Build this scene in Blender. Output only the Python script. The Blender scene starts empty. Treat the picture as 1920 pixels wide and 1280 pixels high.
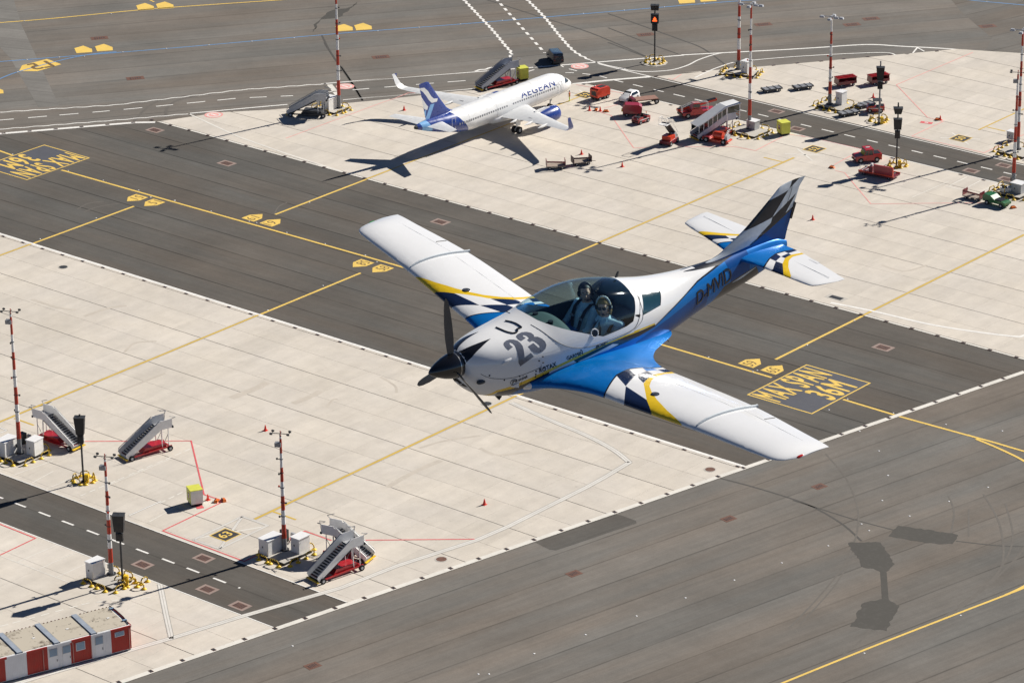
import bpy, bmesh, math, random
from math import radians as RAD, sin, cos, pi
from mathutils import Vector, Matrix
from mathutils.bvhtree import BVHTree
random.seed(7)
SC = bpy.context.scene
COL = SC.collection

# ---------------------------------------------------------------- camera, sky, sun, exposure
cam_d = bpy.data.cameras.new('camera'); cam = bpy.data.objects.new('camera', cam_d); COL.objects.link(cam)
cam.matrix_world = Matrix(((-0.7673470932, 0.2309566942, -0.5981951554, -295.92),
                           (-0.6411538556, -0.2909075441, 0.7101369827, 361.68),
                           (-0.0100085936, 0.9284566797, 0.3713058333, 175.744),
                           (0, 0, 0, 1)))
cam_d.sensor_width = 36.0; cam_d.lens = 6671.25 / 1920 * 36
cam_d.clip_start = 0.5; cam_d.clip_end = 20000
SC.camera = cam
SUN_EL = RAD(33.2); SUN_AZ = Vector((-0.253, -0.967, 0)).normalized()
world = bpy.data.worlds.new('World'); SC.world = world; world.use_nodes = True
wn = world.node_tree.nodes; wl = world.node_tree.links
sky = wn.new('ShaderNodeTexSky'); sky.sky_type = 'NISHITA'; sky.sun_disc = False
sky.sun_elevation = SUN_EL; sky.sun_rotation = math.atan2(SUN_AZ.x, SUN_AZ.y)
sky.air_density = 0.55; sky.dust_density = 0.0; sky.ozone_density = 2.5; sky.altitude = 2500
wl.new(sky.outputs[0], wn['Background'].inputs[0]); wn['Background'].inputs[1].default_value = 0.05
sun_d = bpy.data.lights.new('sun', 'SUN'); sun_d.energy = 5.0; sun_d.angle = RAD(0.5); sun_d.color = (1.0, 0.95, 0.87)
sun = bpy.data.objects.new('sun', sun_d); COL.objects.link(sun)
sv = Vector((SUN_AZ.x * cos(SUN_EL), SUN_AZ.y * cos(SUN_EL), sin(SUN_EL)))
sun.rotation_euler = sv.to_track_quat('Z', 'Y').to_euler(); sun.location = (0, 0, 300)
SC.view_settings.view_transform = 'Standard'; SC.view_settings.look = 'None'
SC.view_settings.gamma = 1; SC.view_settings.use_curve_mapping = False
SC.view_settings.exposure = 0.5

# ---------------------------------------------------------------- materials
MATS = {}
def nt(name):
    m = bpy.data.materials.new(name); m.use_nodes = True
    n = m.node_tree.nodes; l = m.node_tree.links
    return m, n, l, n['Principled BSDF']
def mth(n, l, op, a, b=None, c=None):
    q = n.new('ShaderNodeMath'); q.operation = op
    for i, v in enumerate((a, b, c)):
        if v is None: continue
        if isinstance(v, (int, float)): q.inputs[i].default_value = v
        else: l.new(v, q.inputs[i])
    return q.outputs[0]
def noise(n, l, vec, scale, detail=3, rough=0.55):
    q = n.new('ShaderNodeTexNoise'); q.inputs['Scale'].default_value = scale
    q.inputs['Detail'].default_value = detail; q.inputs['Roughness'].default_value = rough
    l.new(vec, q.inputs['Vector']); return q.outputs['Fac']
def vscale(n, l, vec, s):
    q = n.new('ShaderNodeVectorMath'); q.operation = 'MULTIPLY'; l.new(vec, q.inputs[0]); q.inputs[1].default_value = s
    return q.outputs[0]
def remap(n, l, v, a, b, c, d):
    q = n.new('ShaderNodeMapRange'); l.new(v, q.inputs[0])
    for i, x in zip((1, 2, 3, 4), (a, b, c, d)): q.inputs[i].default_value = x
    return q.outputs[0]
def tint(n, l, col, fac):
    """colour constant or socket times a value socket"""
    q = n.new('ShaderNodeVectorMath'); q.operation = 'SCALE'
    if isinstance(col, tuple): q.inputs[0].default_value = col[:3]
    else: l.new(col, q.inputs[0])
    l.new(fac, q.inputs['Scale']); return q.outputs[0]
def mixc(n, l, f, a, b):
    q = n.new('ShaderNodeMix'); q.data_type = 'RGBA'; l.new(f, q.inputs[0])
    for i, v in ((6, a), (7, b)):
        if isinstance(v, tuple): q.inputs[i].default_value = (*v[:3], 1)
        else: l.new(v, q.inputs[i])
    return q.outputs[2]
def M(name, col=None, rough=0.5, metal=0.0, var=0.12, scale=1.5, coat=0.0, spec=0.5):
    if name in MATS: return MATS[name]
    m, n, l, b = nt(name)
    tc = n.new('ShaderNodeTexCoord')
    f = noise(n, l, tc.outputs['Object'], scale, 4)
    f2 = noise(n, l, tc.outputs['Object'], scale * 9, 2)
    k = mth(n, l, 'ADD', remap(n, l, f, 0.3, 0.7, 1 - var, 1 + var * 0.6), remap(n, l, f2, 0.3, 0.7, -var * 0.4, var * 0.4))
    l.new(tint(n, l, tuple(col), k), b.inputs['Base Color'])
    b.inputs['Roughness'].default_value = rough; b.inputs['Metallic'].default_value = metal
    b.inputs['Coat Weight'].default_value = coat; b.inputs['Coat Roughness'].default_value = 0.06
    b.inputs['Specular IOR Level'].default_value = spec
    l.new(remap(n, l, f, 0.3, 0.7, max(0.02, rough - 0.08), min(1, rough + 0.1)), b.inputs['Roughness'])
    MATS[name] = m; return m

def asphalt(name, base, ang, lane, off, seam=0.45, warm=(1.08, 0.93, 0.79)):
    m, n, l, b = nt(name)
    g = n.new('ShaderNodeNewGeometry')
    r = n.new('ShaderNodeVectorRotate'); r.rotation_type = 'Z_AXIS'; r.inputs['Angle'].default_value = -ang
    l.new(g.outputs['Position'], r.inputs['Vector']); P = r.outputs[0]
    sp = n.new('ShaderNodeSeparateXYZ'); l.new(P, sp.inputs[0])
    # u runs across the paving lanes, the lanes themselves run along local x
    u = mth(n, l, 'DIVIDE', mth(n, l, 'SUBTRACT', sp.outputs[1], off), lane)
    wob = mth(n, l, 'MULTIPLY', mth(n, l, 'SUBTRACT', noise(n, l, vscale(n, l, P, (0.05, 0.02, 1)), 1.0, 2), 0.5), 0.02)
    u = mth(n, l, 'ADD', u, wob)
    fl = mth(n, l, 'FLOOR', u); fr = mth(n, l, 'FRACT', u)
    wnz = n.new('ShaderNodeTexWhiteNoise'); wnz.noise_dimensions = '1D'; l.new(fl, wnz.inputs['W'])
    lane_t = remap(n, l, wnz.outputs['Value'], 0, 1, 0.93, 1.08)
    d = mth(n, l, 'ABSOLUTE', mth(n, l, 'SUBTRACT', fr, 0.5))             # 0.5 at the seam
    wid = 0.16 / lane
    seam_m = remap(n, l, d, 0.5 - wid, 0.5 - wid * 0.35, 0, 1)
    brk = remap(n, l, noise(n, l, vscale(n, l, P, (0.09, 0.5, 1)), 1.0, 3), 0.35, 0.6, 0.35, 1.0)
    seam_f = mth(n, l, 'SUBTRACT', 1.0, mth(n, l, 'MULTIPLY', mth(n, l, 'MULTIPLY', seam_m, brk), seam))
    st = remap(n, l, noise(n, l, vscale(n, l, P, (0.02, 0.9, 1)), 1.0, 5, 0.65), 0.3, 0.7, 0.92, 1.08)
    st2 = remap(n, l, noise(n, l, vscale(n, l, P, (0.12, 2.6, 1)), 1.0, 3, 0.7), 0.3, 0.7, 0.94, 1.06)
    bl = remap(n, l, noise(n, l, P, 0.06, 5, 0.65), 0.3, 0.7, 0.84, 1.16)
    gr = remap(n, l, noise(n, l, P, 6.0, 3, 0.7), 0.25, 0.75, 0.90, 1.10)
    grit = remap(n, l, noise(n, l, P, 1.1, 4, 0.8), 0.28, 0.72, 0.93, 1.07)
    k = lane_t
    for q in (seam_f, st, st2, bl, gr, grit): k = mth(n, l, 'MULTIPLY', k, q)
    cn = noise(n, l, vscale(n, l, P, (0.02, 0.12, 1)), 1.0, 3)
    c = mixc(n, l, remap(n, l, cn, 0.35, 0.65, 0, 1), tuple(base * w for w in warm), tuple(base * w for w in (0.98, 0.94, 0.87)))
    l.new(tint(n, l, c, k), b.inputs['Base Color'])
    b.inputs['Roughness'].default_value = 0.93; b.inputs['Specular IOR Level'].default_value = 0.15
    bp = n.new('ShaderNodeBump'); bp.inputs['Strength'].default_value = 0.3; bp.inputs['Distance'].default_value = 0.02
    l.new(noise(n, l, P, 9.0, 3), bp.inputs['Height']); l.new(bp.outputs[0], b.inputs['Normal'])
    MATS[name] = m; return m

def concrete(name, col, slab=True):
    m, n, l, b = nt(name)
    g = n.new('ShaderNodeNewGeometry'); P = g.outputs['Position']
    k = remap(n, l, noise(n, l, P, 0.06, 4), 0.3, 0.7, 0.93, 1.06)
    streak = remap(n, l, noise(n, l, vscale(n, l, P, (0.5, 0.05, 1)), 1.0, 4, 0.65), 0.3, 0.75, 1.05, 0.92)
    mott = remap(n, l, noise(n, l, P, 0.5, 5, 0.7), 0.3, 0.72, 1.05, 0.92)
    fine = remap(n, l, noise(n, l, P, 5.0, 3, 0.7), 0.25, 0.75, 0.95, 1.05)
    parts = [streak, mott, fine]
    if slab:
        oi = n.new('ShaderNodeObjectInfo'); parts.append(remap(n, l, oi.outputs['Random'], 0, 1, 0.955, 1.03))
    for q in parts: k = mth(n, l, 'MULTIPLY', k, q)
    # oil and rubber spots, sparse
    sp = noise(n, l, vscale(n, l, P, (0.8, 0.55, 1)), 0.55, 5, 0.72)
    spm = remap(n, l, sp, 0.67, 0.80, 0, 0.5)
    c = mixc(n, l, remap(n, l, noise(n, l, P, 0.11, 3), 0.35, 0.65, 0, 1), tuple(col), (col[0] * 0.985, col[1] * 0.995, col[2] * 1.02))
    c = mixc(n, l, spm, c, (0.19, 0.165, 0.13))
    l.new(tint(n, l, c, k), b.inputs['Base Color'])
    b.inputs['Roughness'].default_value = 0.88; b.inputs['Specular IOR Level'].default_value = 0.2
    MATS[name] = m; return m

def paint(name, col, wear=0.35, under=(0.10, 0.095, 0.09)):
    """road paint, rubbed away in places to the surface under it"""
    m, n, l, b = nt(name)
    g = n.new('ShaderNodeNewGeometry'); P = g.outputs['Position']
    w = remap(n, l, noise(n, l, P, 1.6, 5, 0.75), 0.50, 0.80, 0, wear)
    v = remap(n, l, noise(n, l, P, 0.35, 3), 0.3, 0.7, 0.92, 1.05)
    c = mixc(n, l, w, tuple(col), tuple(under))
    l.new(tint(n, l, c, v), b.inputs['Base Color']); b.inputs['Roughness'].default_value = 0.75
    MATS[name] = m; return m

def striped(name, ca, cb, period, axis=2, phase=0.0):
    m, n, l, b = nt(name)
    tc = n.new('ShaderNodeTexCoord'); sp = n.new('ShaderNodeSeparateXYZ'); l.new(tc.outputs['Object'], sp.inputs[0])
    s = mth(n, l, 'ADD', sp.outputs[0], mth(n, l, 'ADD', sp.outputs[1], sp.outputs[2])) if axis == 3 else sp.outputs[axis]
    f = mth(n, l, 'GREATER_THAN', mth(n, l, 'FRACT', mth(n, l, 'ADD', mth(n, l, 'DIVIDE', s, period), phase)), 0.5)
    l.new(mixc(n, l, f, ca, cb), b.inputs['Base Color']); b.inputs['Roughness'].default_value = 0.5
    MATS[name] = m; return m

C_HI = 0.195
conc = concrete('apron_concrete', (0.61, 0.555, 0.480))
conc_j = concrete('joint_sealant', (0.20, 0.185, 0.16), False)
conc_p = concrete('plinth_concrete', (0.50, 0.47, 0.42), False)
white_p = paint('white_road_paint', (0.80, 0.78, 0.74), 0.35)
white_f = paint('faded_white_paint', (0.70, 0.67, 0.61), 0.8, (0.55, 0.51, 0.44))
soft_p = paint('worn_white_on_concrete', (0.67, 0.645, 0.60), 0.7, (0.57, 0.52, 0.45))
yel_p = paint('yellow_road_paint', (0.78, 0.53, 0.11), 0.25)
yel_f = paint('ochre_line_paint', (0.60, 0.40, 0.06), 0.3, (0.5, 0.45, 0.38))
red_p = paint('red_line_paint', (0.68, 0.10, 0.11), 0.35, (0.62, 0.5, 0.45))
pink_p = paint('faded_red_paint', (0.78, 0.36, 0.33), 0.6, (0.62, 0.55, 0.48))
blue_p = paint('blue_line_paint', (0.12, 0.26, 0.48), 0.3)
blk_p = paint('black_road_paint', (0.035, 0.035, 0.04), 0.3, (0.09, 0.09, 0.09))
grey_p = paint('dark_sign_ground', (0.075, 0.078, 0.095), 0.6, (0.12, 0.12, 0.125))
grey_l = paint('grey_line_edge', (0.36, 0.34, 0.31), 0.5, (0.55, 0.51, 0.44))
white = M('white_gloss_paint', (0.80, 0.80, 0.80), 0.35, var=0.05)
offw = M('off_white_sheet', (0.80, 0.79, 0.77), 0.45, var=0.08)
lgrey = M('light_grey_metal', (0.45, 0.46, 0.48), 0.45, 0.2)
grey = M('grey_galvanised', (0.24, 0.25, 0.27), 0.5, 0.4)
dgrey = M('dark_grey_metal', (0.045, 0.047, 0.05), 0.5, 0.2)
black = M('black_plastic', (0.006, 0.007, 0.010), 0.5)
rubber = M('tyre_rubber', (0.012, 0.012, 0.013), 0.85)
red = M('red_vehicle_paint', (0.43, 0.013, 0.018), 0.35, coat=0.4, var=0.18)
mred = M('maroon_vehicle_paint', (0.17, 0.012, 0.02), 0.4, coat=0.3, var=0.2)
ored = M('orange_red_paint', (0.66, 0.055, 0.02), 0.38, coat=0.3)
mastred = M('mast_red_paint', (0.46, 0.035, 0.012), 0.45)
yel = M('safety_yellow_paint', (0.80, 0.52, 0.02), 0.45)
lime = M('lime_yellow_paint', (0.66, 0.66, 0.09), 0.45)
green = M('green_vehicle_paint', (0.015, 0.13, 0.035), 0.35, coat=0.4)
orange = M('orange_plastic', (0.75, 0.16, 0.02), 0.5)
rust = M('rusty_cover', (0.16, 0.075, 0.05), 0.7, var=0.4, scale=6)
gluei = M('dark_glass', (0.012, 0.018, 0.022), 0.08, spec=0.8)
bglass = M('pale_blue_pane', (0.20, 0.30, 0.42), 0.15)
hazard = striped('yellow_black_hazard', (0.80, 0.52, 0.02), (0.012, 0.012, 0.012), 0.30, 3)

# ---------------------------------------------------------------- mesh helpers
class MB:
    def __init__(s): s.v = []; s.f = []; s.m = []; s.mats = []
    def mi(s, m):
        if m not in s.mats: s.mats.append(m)
        return s.mats.index(m)
    def add(s, vs, fs, m, X=None):
        o = len(s.v); k = s.mi(m)
        s.v += [tuple(X @ Vector(v)) if X else tuple(v) for v in vs]
        s.f += [tuple(i + o for i in f) for f in fs]; s.m += [k] * len(fs); return s
    def box(s, c, d, m, rz=0, X=None, tap=1.0):
        vs = []
        for z, t in ((-.5, 1), (.5, tap)):
            for x, y in ((-.5, -.5), (.5, -.5), (.5, .5), (-.5, .5)):
                vs.append(Vector((x * d[0] * t, y * d[1] * t, z * d[2])))
        R = Matrix.Translation(c) @ Matrix.Rotation(rz, 4, 'Z')
        if X: R = X @ R
        return s.add([R @ v for v in vs], [(3, 2, 1, 0), (4, 5, 6, 7), (0, 1, 5, 4), (1, 2, 6, 5), (2, 3, 7, 6), (3, 0, 4, 7)], m)
    def cyl(s, a, b, r, m, r2=None, n=10, X=None, caps=True):
        a = Vector(a); b = Vector(b); r2 = r if r2 is None else r2
        q = (b - a).to_track_quat('Z', 'Y'); vs = []
        for p, rr in ((a, r), (b, r2)):
            for i in range(n):
                t = 2 * pi * i / n; vs.append(p + q @ Vector((rr * cos(t), rr * sin(t), 0)))
        fs = [(i, (i + 1) % n, n + (i + 1) % n, n + i) for i in range(n)]
        if caps: fs += [tuple(range(n - 1, -1, -1)), tuple(range(n, 2 * n))]
        return s.add(vs, fs, m, X)
    def tube(s, pts, r, m, n=6, X=None):
        for a, b in zip(pts, pts[1:]): s.cyl(a, b, r, m, n=n, X=X)
        return s
    def prism(s, poly, z0, z1, m, X=None):
        n = len(poly); vs = [(x, y, z0) for x, y in poly] + [(x, y, z1) for x, y in poly]
        return s.add(vs, [tuple(range(n - 1, -1, -1)), tuple(range(n, 2 * n))] + [(i, (i + 1) % n, n + (i + 1) % n, n + i) for i in range(n)], m, X)
    def side(s, poly, y0, y1, m, X=None):
        """x-z profile extruded across y"""
        n = len(poly); vs = [(x, y0, z) for x, z in poly] + [(x, y1, z) for x, z in poly]
        return s.add(vs, [tuple(range(n)), tuple(range(2 * n - 1, n - 1, -1))] + [(n + i, n + (i + 1) % n, (i + 1) % n, i) for i in range(n)], m, X)
    def loft(s, rings, m, caps=True, X=None, closed=True):
        n = len(rings[0]); vs = [v for r in rings for v in r]; fs = []
        for k in range(len(rings) - 1):
            for i in range(n if closed else n - 1):
                j = (i + 1) % n; fs.append((k * n + i, k * n + j, (k + 1) * n + j, (k + 1) * n + i))
        if caps: fs += [tuple(range(n - 1, -1, -1)), tuple((len(rings) - 1) * n + i for i in range(n))]
        return s.add(vs, fs, m, X)
    def dome(s, c, r, h, m, n=10, k=3, X=None):
        rings = []
        for j in range(k + 1):
            t = j / k * pi / 2; rr = max(r * cos(t), 0.001)
            rings.append([(c[0] + rr * cos(2 * pi * i / n), c[1] + rr * sin(2 * pi * i / n), c[2] + h * sin(t)) for i in range(n)])
        return s.loft(rings, m, X=X)
    def ball(s, c, r, m, n=12, k=8, X=None):
        rx, ry, rz = r if isinstance(r, tuple) else (r, r, r); rings = []
        for j in range(1, k):
            t = -pi / 2 + pi * j / k
            rings.append([(c[0] + rx * cos(t) * cos(2 * pi * i / n), c[1] + ry * cos(t) * sin(2 * pi * i / n), c[2] + rz * sin(t)) for i in range(n)])
        return s.loft(rings, m, X=X)
    def wheel(s, c, r, w, X=None, hub=None):
        s.cyl((c[0], c[1] - w / 2, c[2]), (c[0], c[1] + w / 2, c[2]), r, rubber, n=14, X=X)
        s.cyl((c[0], c[1] - w / 2 - .01, c[2]), (c[0], c[1] + w / 2 + .01, c[2]), r * .5, hub or lgrey, n=10, X=X); return s
    def build(s, name, parent=None, loc=None, rz=0, smooth=None, fix=True):
        me = bpy.data.meshes.new(name); me.from_pydata(s.v, [], s.f)
        for m in s.mats: me.materials.append(m)
        me.polygons.foreach_set('material_index', s.m)
        if fix:
            bm = bmesh.new(); bm.from_mesh(me); bmesh.ops.recalc_face_normals(bm, faces=bm.faces); bm.to_mesh(me); bm.free()
        if smooth:
            me.polygons.foreach_set('use_smooth', [True] * len(me.polygons)); me.set_sharp_from_angle(angle=RAD(smooth))
        me.update()
        o = bpy.data.objects.new(name, me); COL.objects.link(o)
        if parent: o.parent = parent
        if loc is not None: o.location = loc
        o.rotation_euler.z = rz
        return o
def tag(o, label, cat, group=None):
    o['label'] = label; o['category'] = cat
    if group: o['group'] = group
    return o
def thing(name, label, cat, loc=(0, 0, 0), rz=0, group=None):
    o = bpy.data.objects.new(name, None); COL.objects.link(o); o.empty_display_size = 0.3
    o.location = loc; o.rotation_euler = (0, 0, rz); return tag(o, label, cat, group)
def dup(root, loc, rz, label=None, group=None):
    r = root.copy(); COL.objects.link(r); r.location = loc; r.rotation_euler = (0, 0, rz)
    if label: r['label'] = label
    if group: r['group'] = group
    for ch in list(root.children):
        c = ch.copy(); COL.objects.link(c); c.parent = r
        for g in ch.children:
            d = g.copy(); COL.objects.link(d); d.parent = c
    return r
def struct(o): o['kind'] = 'structure'; return o
def stuff(o): o['kind'] = 'stuff'; return o
def hd(a, b):
    """heading of b seen from a"""
    return math.atan2(b[1] - a[1], b[0] - a[0])
def text_geo(body, size=1.0, bold=0.0, shear=0.0, cut=None, space=1.0):
    cu = bpy.data.curves.new('t', 'FONT'); cu.body = body; cu.size = 1.0;  cu.shear = shear
    cu.space_character = space; cu.resolution_u = 4; cu.fill_mode = 'FRONT'
    ob = bpy.data.objects.new('t', cu); COL.objects.link(ob)
    me = bpy.data.meshes.new_from_object(ob.evaluated_get(bpy.context.evaluated_depsgraph_get()))
    bpy.data.objects.remove(ob); bpy.data.curves.remove(cu)
    bm = bmesh.new(); bm.from_mesh(me); bpy.data.meshes.remove(me)
    bmesh.ops.triangulate(bm, faces=bm.faces)
    xs = [v.co.x for v in bm.verts]; ys = [v.co.y for v in bm.verts]
    x0, x1, y0, y1 = min(xs), max(xs), min(ys), max(ys)
    for v in bm.verts: v.co = Vector(((v.co.x - x0) / (x1 - x0), (v.co.y - y0) / (y1 - y0), 0))
    if cut:
        for it in range(6):
            es = [e for e in bm.edges if (Vector(((e.verts[0].co.x - e.verts[1].co.x) * cut[0], (e.verts[0].co.y - e.verts[1].co.y) * cut[1], 0))).length > cut[2]]
            if not es: break
            bmesh.ops.subdivide_edges(bm, edges=es, cuts=1); bmesh.ops.triangulate(bm, faces=bm.faces)
    v0 = [v.co.copy() for v in bm.verts]; bm.verts.index_update()
    f0 = [tuple(v.index for v in f.verts) for f in bm.faces]; bm.free()
    if bold <= 0: return v0, f0
    vs = []; fs = []; ay = (x1 - x0) / (y1 - y0)
    for k, (dx, dy) in enumerate(((0, 0), (1, 0), (0, 1), (-1, 0), (0, -1), (.7, .7), (-.7, -.7))):
        d = bold / (x1 - x0); o = len(vs)
        vs += [Vector((v.x + dx * d, v.y + dy * d * ay, k)) for v in v0]; fs += [tuple(i + o for i in f) for f in f0]
    return vs, fs          # normalised to the unit square, z = layer number
def flat_text(mb, body, o, ux, uy, m, **k):
    """lettering on a plane: o = bottom-left corner, ux/uy = full width / height vectors"""
    vs, fs = text_geo(body, **k); o = Vector(o); ux = Vector(ux); uy = Vector(uy)
    return mb.add([o + ux * v.x + uy * v.y + Vector((0, 0, .0015 * v.z)) for v in vs], fs, m)
def strip(mb, pts, w, m, z, closed=False):
    """flat painted line of width w along a polyline"""
    P = [Vector((p[0], p[1], 0)) for p in pts]; n = len(P); L = []; R = []
    for i in range(n):
        a = P[(i - 1) % n] if (closed or i) else None; b = P[(i + 1) % n] if (closed or i < n - 1) else None
        t1 = (P[i] - a).normalized() if a is not None else None; t2 = (b - P[i]).normalized() if b is not None else None
        t = (t1 + t2).normalized() if (t1 and t2) else (t1 or t2)
        nn = Vector((-t.y, t.x, 0)); sc = 1.0
        if t1 and t2: sc = 1 / max(0.35, nn.dot(Vector((-t1.y, t1.x, 0))))
        L.append(P[i] + nn * w / 2 * sc); R.append(P[i] - nn * w / 2 * sc)
    vs = [(p.x, p.y, z) for p in L + R]; fs = [(i, n + i, n + i + 1, i + 1) for i in range(n - 1)]
    if closed: fs.append((n - 1, 2 * n - 1, n, 0))
    return mb.add(vs, fs, m)
def smoothp(pts, k=6):
    out = []; P = [Vector((p[0], p[1])) for p in pts]
    for i in range(len(P) - 1):
        a = P[max(i - 1, 0)]; b = P[i]; c = P[i + 1]; d = P[min(i + 2, len(P) - 1)]
        for j in range(k):
            t = j / k; out.append(0.5 * ((2 * b) + (c - a) * t + (2 * a - 5 * b + 4 * c - d) * t * t + (3 * b - 3 * c + d - a) * t ** 3))
    out.append(P[-1]); return [(p.x, p.y) for p in out]
def resample(pts, step):
    out = [Vector(pts[0])]; acc = 0
    for a, b in zip(pts, pts[1:]):
        a = Vector(a); b = Vector(b); L = (b - a).length; s = step - acc
        while s < L: out.append(a + (b - a) * s / L); s += step
        acc = L - (s - step)
    return out
def wavy(pts, amp, lam):
    R = resample(pts, lam / 6); out = []
    for i, p in enumerate(R):
        t = (R[min(i + 1, len(R) - 1)] - R[max(i - 1, 0)]).normalized()
        out.append((p.x - t.y * amp * sin(2 * pi * i / 6), p.y + t.x * amp * sin(2 * pi * i / 6)))
    return out
def dashes(mb, pts, w, m, z, on, off, start=0.0):
    R = resample(pts, 0.25); tot = len(R) * 0.25; s = start
    while s < tot:
        i0 = int(s / 0.25); i1 = min(int((s + on) / 0.25), len(R) - 1)
        if i1 > i0 >= 0: strip(mb, [R[i0], R[i1]], w, m, z)
        s += on + off
def mark(name, mb): return struct(mb.build(name, fix=False))
# ---------------------------------------------------------------- the ground
AC, AD = RAD(78.0), RAD(54.6)
asph_c = asphalt('taxiway_asphalt', 0.158, AC, 4.95, 3.9, 0.36)
asph_d = asphalt('far_asphalt', 0.168, AD, 6.3, 3.2, 0.40)
asph_x = asphalt('taxilane_asphalt', 0.106, 0.0, 5.06, -11.15, 0.62)
asph_r = asphalt('road_asphalt', 0.100, 0.0, 4.9, 97.75, 0.25)
def sheet(name, poly, z, m):
    mb = MB(); mb.add([(p[0], p[1], z) for p in poly], [tuple(range(len(poly)))], m); return struct(mb.build(name))
CE = lambda y: -49.8 - (95.72 - y) * 0.212          # x of the long apron edge that runs beside the lower taxiway
g = sheet('ground', [(-6000, -6000), (6000, -6000), (6000, 6000), (-6000, 6000)], -0.012, asph_d)
sheet('lower_taxiway', [(CE(-400), -400), (CE(900), 900), (-2500, 900), (-2500, -400)], -0.004, asph_c)
sheet('taxilane', [(CE(-11.1), -11.1), (CE(39.6), 39.6), (700, 39.6), (400, 39.6), (113.95, 27.03), (106.62, 9.07), (93.43, -8.66), (91.85, -10.10), (90.9, -11.1)], 0.0, asph_x)
sheet('service_road', [(CE(97.7), 97.7), (CE(107.6), 107.6), (600, 107.6), (600, 97.7)], 0.0, asph_r)
sheet('service_road', [(CE(-68.2), -68.2), (49.69, -68.28), (43.99, -77.74), (CE(-77.4), -77.4)], 0.0, asph_r)

S_AP = [(600, 39.6), (CE(39.6), 39.6), (CE(97.7), 97.7), (600, 97.7)]
W_AP = [(600, 107.6), (CE(107.6), 107.6), (CE(420), 420), (600, 420)]
N_AP = [(90.9, -11.1), (86.10, -20.94), (81.00, -26.48), (71.45, -39.76), (63.58, -52.40), (51.18, -67.28), (49.69, -68.28), (CE(-68.2), -68.2), (CE(-11.1), -11.1)]
E_AP = [(43.36, -78.23), (38.84, -85.14), (41.21, -82.63), (31.71, -95.00), (19.88, -111.50), (13.19, -121.05), (3.07, -125.92), (-60, -160), (-160, -230), (-160, -77.4)]
def clip(poly, cx0, cx1, cy0, cy1):
    P = [tuple(p) for p in poly]
    for ax, v, s in ((0, cx0, 1), (0, cx1, -1), (1, cy0, 1), (1, cy1, -1)):
        out = []
        for i in range(len(P)):
            a, b = P[i - 1], P[i]; ia = (a[ax] - v) * s >= 0; ib = (b[ax] - v) * s >= 0
            if ia != ib:
                t = (v - a[ax]) / (b[ax] - a[ax]); out.append((a[0] + (b[0] - a[0]) * t, a[1] + (b[1] - a[1]) * t))
            if ib: out.append(b)
        P = out
        if len(P) < 3: return []
    return P
SLAB_Z = 0.03
cm = Matrix(cam.matrix_world).inverted()
def seen(x, y, mrg=1.06):
    q = cm @ Vector((x, y, 0)); s = 6671.25 / 960 / -q.z
    return q.z < 0 and abs(q.x * s) < mrg and abs(q.y * s) < mrg / 1.5
slab_mesh = {}
def slab_geo(P, o):
    q = [Vector((p[0] - o[0], p[1] - o[1])) for p in P]; c = sum(q, Vector((0, 0))) / len(q); n = len(q)
    inn = [p + (c - p).normalized() * 0.012 for p in q]
    vs = [(p.x, p.y, 0.0) for p in q] + [(p.x, p.y, SLAB_Z - .008) for p in q] + [(p.x, p.y, SLAB_Z) for p in inn]
    fs = [(i, (i + 1) % n, n + (i + 1) % n, n + i) for i in range(n)] + [(n + i, n + (i + 1) % n, 2 * n + (i + 1) % n, 2 * n + i) for i in range(n)] + [tuple(range(2 * n, 3 * n))]
    return vs, fs
def apron(name, poly, ox, oy, px=5.15, py=5.15):
    """concrete slabs laid one by one on a sealant-coloured bed"""
    root = sheet(name, poly, 0.004, conc_j)
    xs = [p[0] for p in poly]; ys = [p[1] for p in poly]; cells = []
    i0 = int((max(min(xs), -170) - ox) // px) - 1; i1 = int((min(max(xs), 190) - ox) // px) + 1
    j0 = int((max(min(ys), -190) - oy) // py) - 1; j1 = int((min(max(ys), 200) - oy) // py) + 1
    far = MB()
    for i in range(i0, i1 + 1):
        for j in range(j0, j1 + 1):
            cx, cy = ox + (i + .5) * px, oy + (j + .5) * py
            ga = 0.045 if j % 2 == 0 else 0.010; gb = 0.010 if j % 2 == 0 else 0.045
            P = clip(poly, ox + i * px + .007, ox + (i + 1) * px - .007, oy + j * py + ga, oy + (j + 1) * py - gb)
            if not P: continue
            area = abs(sum(P[k - 1][0] * P[k][1] - P[k][0] * P[k - 1][1] for k in range(len(P)))) / 2
            if area < 0.3: continue
            ok = any(seen(cx + dx, cy + dy) for dx in (-2.6, 0, 2.6) for dy in (-2.6, 0, 2.6))
            cells.append((not ok, (Vector((cx, cy, 0)) - cam.location).length, cx, cy, P, area, j % 2))
    cells.sort(key=lambda c: (c[0], c[1]))
    for k, (_, _, cx, cy, P, area, par) in enumerate(cells):
        full = len(P) == 4 and area > px * py * .96
        if k < 300 and not cells[k][0]:
            key = (par, round(px, 2)) if full else None
            me = slab_mesh.get(key) if key else None
            if me is None:
                vs, fs = slab_geo(P, (cx, cy)); me = bpy.data.meshes.new('concrete_slab'); me.from_pydata(vs, [], fs); me.materials.append(conc)
                if key: slab_mesh[key] = me
            o = bpy.data.objects.new('concrete_slab', me); o.location = (cx, cy, 0.004); o.parent = root; COL.objects.link(o)
        else:
            vs, fs = slab_geo(P, (0, 0)); far.add([(v[0], v[1], v[2] + .004) for v in vs], fs, conc)
    if far.v: stuff(far.build('outlying_slabs', root, fix=False))
    return root
apron('south_apron', S_AP, -25.6 - 51.5, 40.2 - 51.5)
apron('corner_apron', W_AP, -25.6 - 51.5, 107.6 - 51.5)
apron('north_apron', N_AP, -43.9 - 51.5, -11.6 - 51.5)
apron('east_apron', E_AP, -43.9 - 51.5, -77.4 - 103.0)
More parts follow.
